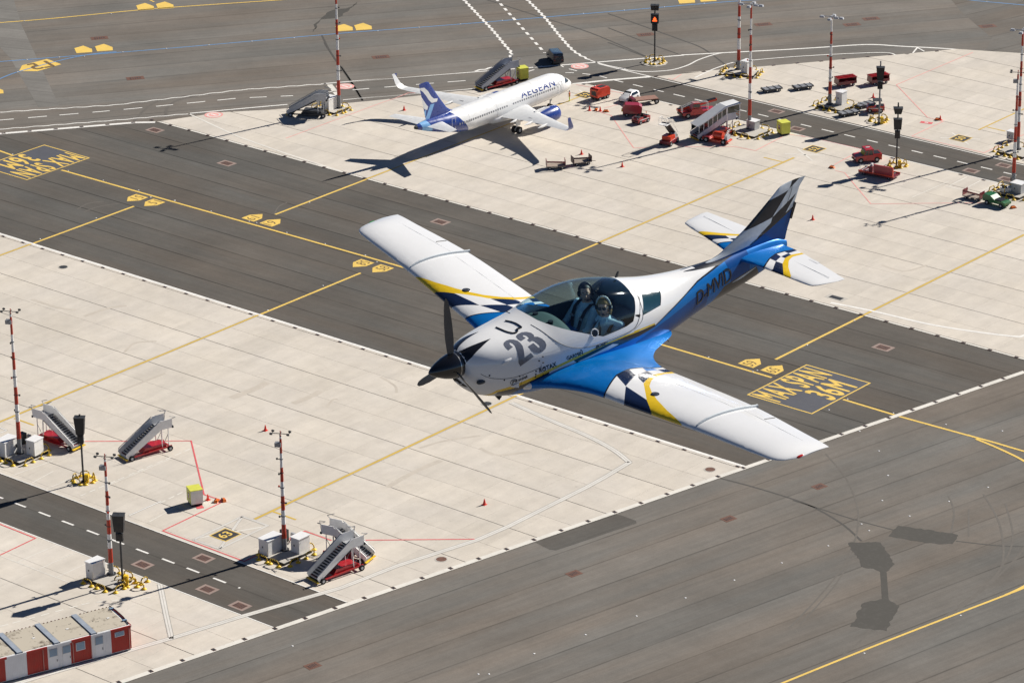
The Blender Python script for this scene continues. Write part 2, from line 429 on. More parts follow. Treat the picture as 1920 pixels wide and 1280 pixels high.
ZC, ZA = 0.040, 0.006          # paint on concrete, paint on asphalt

# ---- kerb strips and painted lines ------------------------------------------------
mb = MB(); strip(mb, [(CE(-60), -60), (CE(170), 170)], 0.75, white_f, 0.044); mark('kerb_strip', mb)
mb = MB(); strip(mb, [(180, 39.5), (CE(39.6), 39.5)], 0.5, white_p, 0.041); mark('kerb_strip', mb)
mb = MB(); strip(mb, [(90.5, -11.35), (CE(-11.3), -11.35)], 0.35, white_f, 0.041); mark('kerb_strip', mb)
mb = MB(); strip(mb, [(106.62, 9.07), (93.43, -8.66), (90.95, -10.81)], 0.75, white_p, 0.010); mark('kerb_strip', mb)
mb = MB(); strip(mb, [(51.56, -66.81), (48.41, -71.77), (43.99, -77.74)], 0.65, white_p, 0.010); mark('kerb_strip', mb)
mb = MB()
for Y, x0 in ((97.75, 600), (107.55, 600)): strip(mb, [(CE(Y) + .5, Y), (x0, Y)], 0.16, white_p, 0.0405)
strip(mb, [(CE(-68.2), -68.25), (48.23, -68.35)], 0.22, white_p, 0.0405); strip(mb, [(CE(-77.4), -77.35), (43.91, -77.64)], 0.22, white_p, 0.0405)
mark('road_edge_line', mb)
mb = MB(); dashes(mb, [(150.1, 102.6), (-37, 102.6)], 0.28, white_p, ZA, 2.05, 2.1, 0.2)
dashes(mb, [(47.68, -72.60), (CE(-73), -73.1)], 0.28, white_p, ZA, 2.05, 2.1, 0.0); mark('road_centre_dashes', mb)
# taxilane centre line and stand lead-in lines
TLY = 10.35
mb = MB()
strip(mb, [(107.80, 13.38), (96.68, 14.28)], 0.40, yel_p, ZA); strip(mb, [(85.70, 14.37), (19.26, 13.57), (-47.18, 14.28)], 0.40, yel_p, ZA)
strip(mb, [(-58.61, 14.55), (-67.22, 14.70), (-78.53, 14.36)], 0.40, yel_p, 0.014)
strip(mb, smoothp([(-77.21, 14.34), (-78.53, 14.36), (-81.33, 14.26), (-85.46, 14.27), (-94.91, 13.99)]), 0.40, yel_p, 0.018)
strip(mb, smoothp([(-78.77, 14.73), (-81.44, 15.23), (-84.48, 15.96), (-87.07, 16.81), (-93.17, 19.31)]), 0.40, yel_p, 0.022)
strip(mb, smoothp([(-98.26, 84.75), (-101.00, 70.87), (-103.93, 57.22), (-106.16, 47.03), (-108.06, 36.84)]), 0.32, yel_p, ZA)
strip(mb, smoothp([(-105.54, 49.95), (-105.95, 46.71), (-106.12, 39.65)]), 0.40, yel_p, 0.009)
strip(mb, smoothp([(152.15, -31.48), (145.85, -40.07), (136.03, -55.31), (122.06, -73.20), (113.88, -83.82)]), 0.34, yel_p, ZA)
strip(mb, [(140.61, -58.75), (139.03, -58.28)], 0.3, yel_p, ZA)
mark('yellow_taxi_line', mb)
LEADX = [((65.71, 19.10), (64.83, 46.05)), ((20.86, 18.96), (19.82, 87.31)), ((-25.03, 35.93), (-25.51, 88.07)),
         ((46.43, 8.76), (46.36, -16.88)), ((1.94, 7.94), (1.62, -58.93)), ((-44.01, 8.95), (-43.86, -51.61))]
mb = MB(); mc = MB()
for (a, b), edge in zip(LEADX, (39.6, 39.6, 39.6, -11.1, -11.1, -11.1)):
    X = (a[0] + b[0]) / 2; far_y = b[1]
    strip(mb, [(X, a[1]), (X, edge)], 0.40, yel_p, ZA)
    strip(mc, [(X, edge), (X, far_y)], 0.55, grey_l, ZC); strip(mc, [(X, edge), (X, far_y)], 0.38, yel_f, ZC + .004)
for a, b in (((-25.41, 85.10), (-29.19, 85.08)), ((19.81, 84.93), (16.16, 84.90)), ((5.48, -56.04), (1.51, -56.25)), ((-13.21, -89.44), (-16.59, -89.43))):
    Y = (a[1] + b[1]) / 2; strip(mc, [(a[0], Y), (b[0], Y)], 0.30, yel_f, ZC + .006)
strip(mc, [(-12.94, -87.44), (-12.85, -100.71), (-12.81, -105.75)], 0.3, yel_f, ZC + .004)
strip(mc, [(46.4, -11.1), (46.4, -62)], 0.28, yel_f, ZC + .003)
mark('stand_lead_in_line', mb); mark('stand_lead_in_line', mc)
# blue taxi line
mb = MB(); strip(mb, smoothp([(135.28, -16.10), (134.23, -17.55), (117.57, -39.94), (100.96, -63.67), (85.08, -84.90), (64.71, -113.44), (58.19, -122.27), (50.68, -130.91)]), 0.32, blue_p, ZA)
strip(mb, smoothp([(29.05, -146.35), (24.75, -147.62), (18.24, -149.94), (9.76, -152.44)]), 0.32, blue_p, ZA)
strip(mb, smoothp([(127.09, -9.43), (127.25, -11.15), (127.68, -15.52), (126.91, -23.67), (125.37, -29.59), (122.91, -33.44)]), 0.32, blue_p, 0.009); mark('blue_taxi_line', mb)
# white road lines of the far road
mb = MB()
w = 0.30
strip(mb, wavy([(115.10, 2.29), (114.09, 0.91), (102.32, -13.00), (91.97, -31.13), (83.04, -42.43)], 0.14, 3.2), w, white_p, ZA)
strip(mb, [(83.56, -41.91), (77.73, -50.16), (81.72, -44.20), (62.32, -69.80), (47.03, -90.27), (47.15, -90.43), (35.43, -103.40)] + smoothp([(30.71, -109.01), (28.01, -112.40), (25.38, -114.84), (21.07, -116.93), (14.23, -120.49), (3.10, -124.88)])  , 0.46, white_p, ZA)
strip(mb, wavy([(108.61, 8.20), (107.68, 6.78), (96.70, -7.54), (89.69, -17.31)], 0.12, 3.2), w, white_p, ZA)
strip(mb, [(89.69, -17.31), (83.58, -26.07), (80.60, -30.22)], 0.4, white_p, 0.046)
strip(mb, [(75.31, -37.58), (71.51, -43.20), (75.37, -37.26), (62.69, -54.90), (61.86, -56.15)], 0.3, white_p, ZA)
strip(mb, smoothp([(55.11, -77.93), (50.38, -77.79), (43.99, -77.74)]), 0.30, white_p, ZA)
strip(mb, smoothp([(57.40, -78.64), (54.01, -78.17), (49.73, -78.42)]), 0.30, white_p, ZA)
strip(mb, smoothp([(50.50, -77.95), (47.31, -78.76), (45.11, -80.48), (43.47, -82.95), (43.03, -86.35), (43.42, -90.18), (42.88, -94.74), (40.82, -97.54)]), 0.34, white_p, 0.009)
strip(mb, smoothp([(37.95, -81.64), (38.34, -86.80), (38.13, -91.22), (37.61, -92.97), (37.82, -92.70), (31.70, -101.25), (22.29, -111.39), (19.19, -112.05)]), 0.30, white_p, 0.044)
strip(mb, [(17.66, -114.76), (18.75, -117.72), (16.59, -116.61)], 0.28, white_p, 0.044)
strip(mb, wavy(smoothp([(97.96, -93.37), (89.98, -87.84), (81.30, -81.85), (74.01, -76.45), (70.27, -73.61), (67.99, -69.73), (67.62, -65.65), (68.77, -62.03)]), 0.16, 1.9), 0.42, white_p, 0.009)
strip(mb, wavy(smoothp([(89.23, -100.18), (79.40, -93.37), (69.94, -86.12), (62.61, -80.88), (57.40, -78.64)]), 0.16, 1.9), 0.42, white_p, 0.009)
dashes(mb, [(92.93, -96.59), (65.84, -77.09)], 0.5, white_p, 0.009, 1.5, 1.5)
dashes(mb, [(111.41, 4.13), (100.32, -11.06), (89.01, -28.06), (83.03, -34.30)], 0.30, white_p, ZA, 2.9, 2.2)
dashes(mb, [(80.70, -38.15), (78.71, -40.91), (68.94, -54.21), (65.31, -58.87)], 0.30, white_p, ZA, 2.9, 2.4)
for a, b in (((57.15, -72.75), (55.45, -72.73)), ((56.36, -70.83), (55.17, -71.59)), ((53.82, -72.14), (52.46, -72.53)), ((50.99, -72.93), (49.19, -72.75)), ((61.57, -67.30), (61.40, -68.92)), ((62.32, -69.80), (61.66, -71.31)), ((60.20, -73.69), (58.52, -73.02))): strip(mb, [a, b], 0.28, white_p, ZA)
strip(mb, [(64.05, -67.68), (61.15, -65.90)], 0.8, white_f, ZA)
strip(mb, [(82.52, -42.22), (77.70, -38.94)], 0.9, white_f, ZA)
mark('white_road_line', mb)
# double white line with grey edges on the aprons
mb = MB()
def dbl(pts, w=0.85):
    strip(mb, pts, w, grey_l, ZC + .005); strip(mb, pts, w * .74, soft_p, ZC + .009); strip(mb, pts, w * .07, grey_l, ZC + .013)
dbl(smoothp([(-26.20, 41.80), (-33.86, 43.10), (-40.37, 44.05), (-45.72, 45.46), (-49.62, 47.23)]))
dbl([(-49.64, 47.08), (-50.07, 52.69), (-50.20, 56.30)] )
dbl([(-50.20, 56.30), (-50.05, 70.81), (-49.60, 76.10), (-47.02, 86.95), (-45.87, 95.38), (-42.19, 107.68), (-39.83, 116.66), (-35.55, 131.07), (-33.70, 137.89)])
dbl([(-29.10, 107.63), (-35.35, 112.87), (-39.97, 116.66)], 0.7)
strip(mb, smoothp([(-37.77, -12.33), (-44.48, -13.34), (-52.34, -13.92), (-58.56, -15.37), (-64.11, -17.36), (-64.80, -18.46), (-66.08, -22.03)]), 0.45, white_p, ZC + .005)
strip(mb, [(89.37, -16.98), (75.52, -13.66), (63.94, -12.32), (51.76, -11.42)], 0.35, white_f, ZC + .005)
for a, b in (((-12.87, 96.66), (-12.93, 91.38)), ((17.68, 89.27), (17.58, 88.18)), ((18.98, 88.07), (17.58, 88.18))): strip(mb, [a, b], 0.3, grey_l, ZC + .005); strip(mb, [a, b], 0.16, white_p, ZC + .009)
for a, b in (((-16.03, 96.39), (-15.43, 91.03)), ((-4.58, 91.70), (-4.80, 81.59)), ((0.53, 97.47), (0.39, 92.28)), ((3.24, 97.27), (3.76, 93.25)), ((6.68, 97.30), (6.14, 91.01)), ((-9.16, 113.87), (-21.00, 113.81)), ((-15.37, 113.50), (-15.42, 107.94)), ((-18.53, 113.69), (-18.60, 107.86)), ((-12.03, 113.73), (-12.19, 107.71)), ((-22.42, -54.82), (-22.67, -64.42))): strip(mb, [a, b], 0.14, white_f, ZC + .005)
dashes(mb, [(-4.20, 96.36), (-4.54, 77.59)], 0.2, white_f, ZC + .005, 1.0, 0.6)
dashes(mb, [(-13.21, 91.81), (-12.94, 85.03)], 0.2, white_f, ZC + .005, 1.0, 0.6)
dashes(mb, [(-22.88, 126.44), (-26.28, 116.08), (-30.79, 110.72)], 0.22, white_f, ZC + .005, 1.0, 0.7)
for a, b in (((-23.88, -62.63), (-23.75, -67.62)), ((-26.42, -62.55), (-26.24, -67.48)), ((-29.05, -63.14), (-29.02, -67.57)), ((-23.65, -62.15), (-27.34, -62.39))): strip(mb, [a, b], 0.2, white_f, ZC + .005)
# the crossed box round the stand number
R4 = [(-23.69, 96.70), (-23.58, 88.40), (-27.71, 88.40), (-27.80, 96.56)]
dbl([R4[0], R4[1], R4[2], R4[3], R4[0]], 0.42)
dbl([R4[1], R4[3]], 0.40)
strip(mb, [(-23.81, 95.91), (-27.44, 89.18)], 0.30, white_f, ZC + .004)
for c in ((46.17, -63.41), (-13.05, -82.13), (1.29, -61.03)):
    strip(mb, [(c[0] - 2.6, c[1] - 1.6), (c[0] + 2.6, c[1] + 1.6)], 0.3, white_f, ZC + .004); strip(mb, [(c[0] - 2.6, c[1] + 1.6), (c[0] + 2.6, c[1] - 1.6)], 0.3, white_f, ZC + .004)
mark('white_apron_line', mb)
# red and pink boundary lines
mb = MB()
def rl(*p): strip(mb, p, 0.20, red_p, ZC + .012)
rl((13.18, 88.01), (13.05, 86.48), (11.94, 86.45)); rl((7.51, 84.57), (-2.88, 76.07), (-15.60, 86.73), (-18.81, 86.54), (-19.05, 97.18), (-32.42, 97.23), (-32.21, 86.78), (-36.44, 86.75))
rl((-39.46, 84.21), (-49.25, 76.01)); rl((-2.66, 107.91), (-8.86, 107.99), (-9.06, 113.77))
strip(mb, [(-17.47, 90.01), (-17.89, 89.24)], 1.0, red_p, ZC + .011)
def pl(*p): strip(mb, p, 0.17, pink_p, ZC + .012)
pl((69.14, -17.69), (69.34, -40.78), (69.16, -43.01), (69.37, -46.67), (66.58, -49.11)); pl((50.81, -66.82), (46.16, -67.34), (41.89, -67.98))
pl((39.85, -58.19), (36.41, -57.74), (23.78, -47.40), (21.01, -49.96)); pl((17.94, -52.74), (11.89, -57.50), (8.35, -57.91), (9.18, -67.53), (6.23, -67.96), (7.36, -68.23), (-4.12, -68.56), (-4.94, -59.86))
pl((-6.62, -57.84), (-8.27, -57.90), (-19.29, -48.80), (-31.87, -59.36)); pl((9.98, -121.09), (10.04, -98.67), (-3.27, -87.73), (-6.29, -87.57), (-6.52, -78.52), (-19.66, -78.64), (-19.67, -89.91))
pl((41.11, -78.57), (40.09, -78.71), (40.75, -81.70)); pl((38.99, -62.95), (39.66, -60.03))
strip(mb, [(-3.66, -85.15), (-5.53, -85.72)], 0.9, red_p, ZC + .011); strip(mb, [(-4.26, -85.44), (-4.86, -85.55)], 0.3, white_p, ZC + .015)
mark('red_boundary_line', mb)

# ---- painted signs on the ground ---------------------------------------------------
def span_sign(cx, cy, s):
    mb = MB(); z = ZA + .004
    mb.add([(cx - 5.1, cy - 6.55, z), (cx + 5.1, cy - 6.55, z), (cx + 5.1, cy + 6.55, z), (cx - 5.1, cy + 6.55, z)], [(0, 1, 2, 3)], grey_p)
    strip(mb, [(cx - 5.0, cy - 6.45), (cx + 5.0, cy - 6.45), (cx + 5.0, cy + 6.45), (cx - 5.0, cy + 6.45)], 0.22, yel_p, z + .004, closed=True)
    flat_text(mb, 'MAX SPAN', (cx + s * 0.35, cy + s * 6.0, z + .005), (0, -s * 11.6, 0), (s * 4.3, 0, 0), yel_p, bold=0.028, space=1.14)
    flat_text(mb, '36M', (cx - s * 4.5, cy + s * 1.3, z + .005), (0, -s * 5.6, 0), (s * 4.3, 0, 0), yel_p, bold=0.028, space=1.14)
    mark('painted_sign', mb)
span_sign(-53.2, 14.4, 1)
cB = (96.57, 7.84); cC = (86.38, 7.88); cA = (86.38, 20.71)
span_sign((cB[0] + cC[0]) / 2, (cC[1] + cA[1]) / 2, -1)
mark_p = paint('thin_brown_numerals', (.16, .10, .04), .3, (.6, .4, .1))
def pentagon(P, num, tip_y, flip):
    """yellow house-shaped stand marker: P is its centre, tip_y the side the point looks to"""
    mb = MB(); z = ZA + .002; w, h = 1.25, 1.2; s = tip_y; x, y = P
    mb.add([(x - w, y - s * h, z), (x + w, y - s * h, z), (x + w, y + s * h * .45, z), (x, y + s * (h + .75), z), (x - w, y + s * h * .45, z)], [(0, 1, 2, 3, 4) if s > 0 else (4, 3, 2, 1, 0)], yel_p)
    f = flip
    flat_text(mb, num, (x - f * 0.85, y + f * 0.75 - s * .2, z + .005), (0, -f * 1.5, 0), (f * 1.7, 0, 0), mark_p, bold=-0.012)
    mark('stand_marker', mb)
for pa, pb, num, tip in (((67.65, 16.23), (64.12, 16.15), '51', 1), ((47.99, 11.73), (44.42, 11.69), '61', -1), ((22.77, 15.96), (19.19, 15.82), '58', 1), ((-42.14, 11.94), (-45.80, 11.99), '59', -1)):
    pentagon(pa, num, tip, 1 if tip < 0 else -1); pentagon(pb, num, tip, -1 if tip < 0 else 1)
def tall_pent(P, h=3.6, w=1.8, num='', ang=AD - pi / 2):
    mb = MB(); X = Matrix.Translation((P[0], P[1], 0)) @ Matrix.Rotation(ang, 4, 'Z')
    mb.add([(-w, -h / 2, ZA), (w, -h / 2, ZA), (w, h * .25, ZA), (0, h / 2 + .5, ZA), (-w, h * .25, ZA)], [(0, 1, 2, 3, 4)], yel_p, X)
    if num:
        vs, fs = text_geo(num, bold=.02); mb.add([X @ Vector((-w * .7 + v.x * w * 1.4, -h * .38 + v.y * h * .55, ZA + .005)) for v in vs], fs, blk_p)
    mark('stand_marker', mb)
def house(P):
    mb = MB(); mb.add([(p[0], p[1], ZA) for p in P], [(0, 1, 2, 3, 4)], yel_p); mark('stand_marker', mb)
for P in ([(139.93, -54.78), (139.80, -56.84), (137.18, -56.36), (135.72, -55.00), (137.42, -52.84)], [(137.83, -57.53), (137.70, -59.61), (135.08, -59.11), (133.62, -57.74), (135.33, -55.58)], [(129.99, -30.49), (129.84, -32.42), (127.35, -32.03), (125.97, -30.79), (127.62, -28.73)], [(127.99, -33.35), (127.84, -35.29), (125.35, -34.89), (123.98, -33.64), (125.63, -31.57)], [(103.89, -66.87), (103.69, -68.90), (101.25, -68.40), (99.93, -67.04), (101.62, -64.93)], [(101.74, -69.35), (101.53, -71.39), (99.11, -70.88), (97.79, -69.51), (99.48, -67.39)], [(67.96, -116.18), (67.68, -118.37), (65.30, -117.70), (64.06, -116.16), (65.81, -113.97)], [(65.69, -119.35), (65.40, -121.55), (63.02, -120.87), (61.78, -119.32), (63.54, -117.12)], [(124.79, -5.76), (124.63, -7.58), (122.25, -7.27), (120.93, -6.14), (122.52, -4.17)]): house(P)
house([(127.80, -15.89), (129.80, -18.39), (129.14, -23.43), (125.07, -22.85), (125.39, -17.78)])
mb = MB(); o_ = (125.13, -21.45); ux_ = (126.20, -18.00); uy_ = (128.50, -22.57)
flat_text(mb, 'L5', (o_[0], o_[1], ZA + .006), (ux_[0] - o_[0], ux_[1] - o_[1], 0), (uy_[0] - o_[0], uy_[1] - o_[1], 0), mark_p, bold=.02); mark('marker_lettering', mb)
old_c = asphalt('old_grey_band', 0.195, RAD(20), 5.0, 0, 0.25, warm=(1.0, .95, .88))
sheet('old_pavement_band', [(186.49, -52.28), (170.65, -52.66), (147.11, -34.33), (109.01, -7.17), (111.07, -4.61), (133.94, -19.69), (174.10, -41.23)], -.008, old_c)
sheet('old_pavement_band', [(33.14, -148.07), (25.17, -140.42), (18.36, -134.96), (12.00, -130.07), (9.09, -123.37), (-2.56, -126.80), (15.51, -161.80)], -.008, asphalt('old_grey_band_east', 0.145, RAD(75), 6.0, 2, 0.4))
for P, num in (((-25.64, 93.39), '63'), ((46.21, -63.46), '52'), ((-13.06, -82.26), '50'), ((1.70, -64.15), '52')):
    mb = MB(); x, y = P
    mb.add([(x - 1.35, y - 1.35, ZC + .013), (x + 1.35, y - 1.35, ZC + .013), (x + 1.35, y + 1.35, ZC + .013), (x - 1.35, y + 1.35, ZC + .013)], [(0, 1, 2, 3)], yel_p)
    mb.add([(x - 1.2, y - 1.2, ZC + .017), (x + 1.2, y - 1.2, ZC + .017), (x + 1.2, y + 1.2, ZC + .017), (x - 1.2, y + 1.2, ZC + .017)], [(0, 1, 2, 3)], blk_p)
    flat_text(mb, num, (x - .6, y + 0.85, ZC + .021), (0, -1.6, 0), (1.3, 0, 0), yel_p, bold=0.02)
    mark('stand_number_sign', mb)
for P, z in (((86.19, -19.13), ZC + .01), ((56.68, -74.99), ZA + .004), ((79.83, -43.06), ZA + .004)):
    mb = MB()
    for r, m_, k in ((1.5, pink_p, 0), (1.15, soft_p, 1), (0.85, pink_p, 2)):
        mb.add([(P[0] + r * cos(t * pi / 12), P[1] + r * sin(t * pi / 12), z + .004 * k) for t in range(24)], [tuple(range(24))], m_)
    mb.add([(P[0] - .6, P[1] - .15, z + .012), (P[0] + .6, P[1] - .15, z + .012), (P[0] + .6, P[1] + .15, z + .012), (P[0] - .6, P[1] + .15, z + .012)], [(0, 1, 2, 3)], white_p)
    mark('painted_no_entry_disc', mb)

# ---- repaired asphalt: dark patches, sealed cable trenches, tyre marks --------------
patch = paint('patched_asphalt', (0.056, 0.051, 0.042), 0.35, (0.13, 0.12, 0.11))
seal = paint('bitumen_seal', (0.062, 0.057, 0.05), 0.5, (0.11, 0.10, 0.09))
brown = asphalt('brown_patch', 0.105, AC, 3.0, 0, 0.1)
tyre = paint('tyre_marks', (0.118, 0.105, 0.09), 0.9, (0.165, 0.148, 0.128))
def ragged(poly, amp=0.16, step=0.45):
    R = resample(poly + [poly[0]], step); return [(p.x + random.uniform(-amp, amp), p.y + random.uniform(-amp, amp)) for p in R]
def npoly(mb, pts, z, m):
    bm = bmesh.new(); vs = [bm.verts.new((p[0], p[1], z)) for p in pts]; bm.faces.new(vs); bmesh.ops.triangulate(bm, faces=bm.faces)
    bm.verts.index_update(); v = [tuple(q.co) for q in bm.verts]; f = [tuple(q.index for q in t.verts) for t in bm.faces]; bm.free(); mb.add(v, f, m)
mb = MB()
npoly(mb, ragged([(-83.75, 49.61), (-86.46, 46.99), (-91.21, 50.96), (-91.65, 52.36), (-91.52, 53.83), (-90.01, 53.48), (-88.98, 54.00)]), 0.002, patch)
npoly(mb, ragged([(-94.15, 61.48), (-95.65, 58.78), (-97.72, 59.82), (-100.18, 65.79), (-96.54, 67.26)]), 0.002, patch)
npoly(mb, ragged([(-85.69, 41.88), (-92.63, 39.60), (-93.30, 42.17), (-91.92, 43.53), (-86.41, 45.22)]), 0.002, patch)
strip(mb, smoothp([(-61.14, 44.07), (-66.19, 43.64), (-72.66, 43.61), (-76.38, 44.34), (-80.65, 45.91), (-84.71, 48.20)]), 0.30, seal, 0.001)
strip(mb, smoothp([(-71.76, 43.85), (-75.76, 43.83), (-81.26, 43.77), (-85.91, 43.34)]), 0.24, seal, 0.001)
strip(mb, smoothp([(-93.27, 41.35), (-95.46, 40.44), (-97.77, 39.36), (-100.56, 37.45), (-104.06, 34.33)]), 0.24, seal, 0.001)
strip(mb, [(-91.46, 53.56), (-95.54, 59.17)], 0.75, patch, 0.001)
npoly(mb, ragged([(104.80, -61.99), (108.78, -67.63), (106.94, -71.79), (111.02, -80.40), (109.55, -77.39), (111.35, -72.96)], .3, 1.5), 0.002, patch)
strip(mb, smoothp([(102.41, -61.87), (96.66, -57.19), (91.25, -53.08)]), 0.3, seal, 0.001)
strip(mb, smoothp([(99.02, -58.85), (90.90, -52.80), (81.55, -46.04), (72.58, -39.22)]), 0.34, seal, -.006)
for pts in ([(71.89, -101.63), (63.45, -99.69), (53.16, -97.24), (46.40, -95.27), (36.64, -89.36)], [(66.64, -95.02), (57.55, -92.59), (48.09, -90.37)], [(61.37, -88.38), (51.59, -85.85)], [(93.80, -95.21), (80.71, -93.03), (67.21, -90.88), (51.20, -86.00)], [(87.60, -50.63), (80.35, -45.27), (72.68, -39.37)]):
    strip(mb, smoothp(pts), 0.34, seal, -.006)
npoly(mb, ragged([(-55.26, 72.20), (-57.51, 60.01), (-61.37, 60.16), (-58.48, 72.86)], .03, 1.2), 0.002, brown)
npoly(mb, ragged([(20.17, 80.58), (20.50, 79.34), (20.08, 77.88), (19.80, 79.38)], .02, 1.0), 0.0415, patch)
mark('asphalt_repair', mb)
mb = MB()
for k, (pts, w) in enumerate((([(94.05, -9.28), (96.52, -13.69), (98.35, -18.72), (97.28, -22.52), (94.17, -26.76)], .5), ([(91.43, -13.63), (94.79, -17.39), (96.18, -21.01), (95.33, -24.65)], .5),
        ([(70.97, 25.16), (71.47, 22.36), (70.32, 20.28)], .22), ([(69.25, 25.54), (69.26, 22.36), (67.83, 19.49)], .22), ([(46.63, 8.69), (48.36, 5.96), (48.66, 3.83)], .22),
        ([(-99.86, 73.77), (-99.29, 69.10), (-98.64, 66.74)], .25), ([(-91.44, 71.93), (-89.18, 62.45), (-86.18, 53.09), (-80.81, 43.13), (-73.72, 35.21), (-66.85, 30.08)], .22),
        ([(-91.85, 70.43), (-89.33, 60.51), (-86.39, 52.29)], .2), ([(-103.61, 57.48), (-102.74, 49.77), (-101.51, 42.09), (-100.15, 36.81)], .3), ([(-103.11, 59.65), (-102.97, 52.01), (-101.05, 43.70), (-94.92, 34.50), (-88.55, 28.19)], .25),
        ([(-102.91, 55.66), (-101.98, 46.69), (-98.29, 37.02), (-92.04, 28.81)], .22), ([(-85.59, 31.24), (-88.72, 34.81), (-92.08, 40.69)], .22), ([(-89.50, 32.85), (-93.74, 39.36)], .2))):
    strip(mb, smoothp(pts), w, tyre, 0.0008 + k * .0001)
mark('tyre_marks', mb)
mb = MB(); scuff = paint('rubber_scuffs_on_concrete', (.52, .465, .395), 1.0, (.60, .545, .47))
for k, (pts, w) in enumerate((([(24.98, 60.40), (26.15, 57.29), (24.37, 55.06)], .4), ([(2.83, 63.03), (2.62, 58.30), (2.97, 56.28)], 1.2), ([(-4.63, 59.34), (-4.78, 55.84), (-4.49, 54.17)], 1.0),
      ([(-8.80, 57.51), (-7.75, 55.36), (-8.08, 54.72)], .35), ([(-7.37, 45.74), (-10.83, 46.84), (-12.59, 48.49)], .35), ([(-31.41, 71.29), (-30.96, 66.24), (-31.20, 61.23)], .8), ([(-32.48, 55.31), (-35.62, 55.62), (-38.00, 52.32)], .5), ([(-34.10, 47.61), (-35.83, 45.51)], .6), ([(-26.63, 59.98), (-27.59, 56.38), (-29.96, 52.35)], .45), ([(15.74, 71.03), (15.62, 66.34), (15.43, 62.31)], .5),
      ([(38.56, 54.70), (38.14, 50.34), (36.90, 48.34)], .6), ([(48.91, 54.79), (43.59, 54.65), (41.19, 53.77)], .5), ([(-34.98, -28.66), (-38.78, -28.64), (-39.91, -32.57)], .5), ([(-42.87, -27.38), (-43.52, -30.88)], .8), ([(7.76, -46.59), (6.17, -47.84)], .4), ([(7.21, -44.42), (7.02, -48.15)], .5))):
    strip(mb, smoothp(pts), w, scuff, ZC - .003 + k * .0001)
mark('rubber_scuffs', mb)

# ---- covers and lights set into the ground -----------------------------------------
def small_group(name, cat, pts_labels, mesh_mb, group, z=0.0, rz=0.0):
    first = None
    for p, lab in pts_labels:
        if first is None: first = mesh_mb.build(name); o = first
        else: o = first.copy(); COL.objects.link(o)
        o.location = (p[0], p[1], z); o.rotation_euler.z = rz; tag(o, lab, cat, group)
def row(a, b, n): return [(a[0] + (b[0] - a[0]) * i / (n - 1), a[1] + (b[1] - a[1]) * i / (n - 1)) for i in range(n)]
D0 = 4.11
mbd = MB(); mbd.box((0, 0, 0.01), (0.62, 0.42, 0.02), rust); mbd.box((0, 0, 0.022), (0.50, 0.30, 0.006), dgrey)
a0 = (70.76, 40.00); xs = [a0[0] - D0 * i for i in range(-1, 34) if a0[0] - D0 * i > CE(39.6) + .5]
small_group('drain_cover', 'drain cover', [((x, a0[1]), 'small dark drain cover in the white strip along the lower apron edge') for x in xs], mbd, 'drain covers along the lower apron edge', 0.044)
a0 = (83.88, -11.24); xs = [a0[0] - D0 * i for i in range(-2, 40) if a0[0] - D0 * i > CE(-11)]
small_group('drain_cover', 'drain cover', [((x, a0[1]), 'small brown drain cover along the upper apron edge beside the taxilane') for x in xs], mbd, 'drain covers along the upper apron edge', 0.044)
a0 = (-49.80, 95.72); u = Vector((-.2074, -.9783)) * 4.075
small_group('drain_cover', 'drain cover', [((a0[0] + u.x * i + .1, a0[1] + u.y * i), 'small black drain cover in the long kerb beside the lower taxiway') for i in range(-9, 28)], mbd, 'drain covers along the long taxiway kerb', 0.047, RAD(78 - 90))
small_group('drain_cover', 'drain cover', [(p, 'small dark drain cover in the white kerb beside the far road') for p in ((105.74, 7.80), (103.28, 4.56), (100.85, 1.27), (98.45, -2.01), (96.02, -5.30), (93.56, -8.56))], mbd, 'drain covers in the far road kerb', 0.013, RAD(55))
small_group('drain_cover', 'drain cover', [(p, 'small dark cover along the curved edge of the far right apron') for p in ((38.75, -85.17), (31.82, -94.91), (29.46, -98.37), (26.97, -101.57), (24.77, -104.91), (22.33, -108.33), (20.00, -111.67), (15.08, -118.04), (43.40, -78.45), (38.84, -85.14))], mbd, 'covers on the curved far apron edge', 0.044, RAD(60))
small_group('drain_cover', 'drain cover', [(p, 'small dark cover on the edge between the upper service road and the stands') for p in ((32.29, -67.81), (30.42, -68.08), (-10.07, -67.92), (-22.41, -67.97), (-26.48, -67.96), (-30.49, -67.84), (50.04, -67.76))], mbd, 'covers beside the upper service road', 0.044)
mbl = MB(); mbl.dome((0, 0, 0), 0.13, 0.04, white, n=8, k=2)
lp = [(97.05, 13.94), (84.65, 13.97), (77.23, 13.81), (69.81, 13.67), (62.29, 13.53), (66.20, 14.74), (62.33, 13.66), (54.77, 13.59), (47.34, 13.30), (39.77, 13.37), (32.24, 13.37), (24.60, 13.28), (21.48, 14.29), (46.12, 13.02), (65.95, 26.14), (65.85, 37.36), (21.08, 25.90), (20.64, 37.48), (46.08, 1.80), (-44.08, 14.19), (-44.27, 13.47), (-58.97, 14.11), (-59.16, 18.47), (-44.21, 2.26), (-36.56, 13.76), (-44.21, 2.23), (-44.05, -8.89), (-66.11, 14.26)]
small_group('taxiway_light', 'taxiway light', [((p[0], p[1]), 'small white light stud set beside a yellow taxilane line') for p in lp], mbl, 'light studs beside the yellow lines', 0.012)
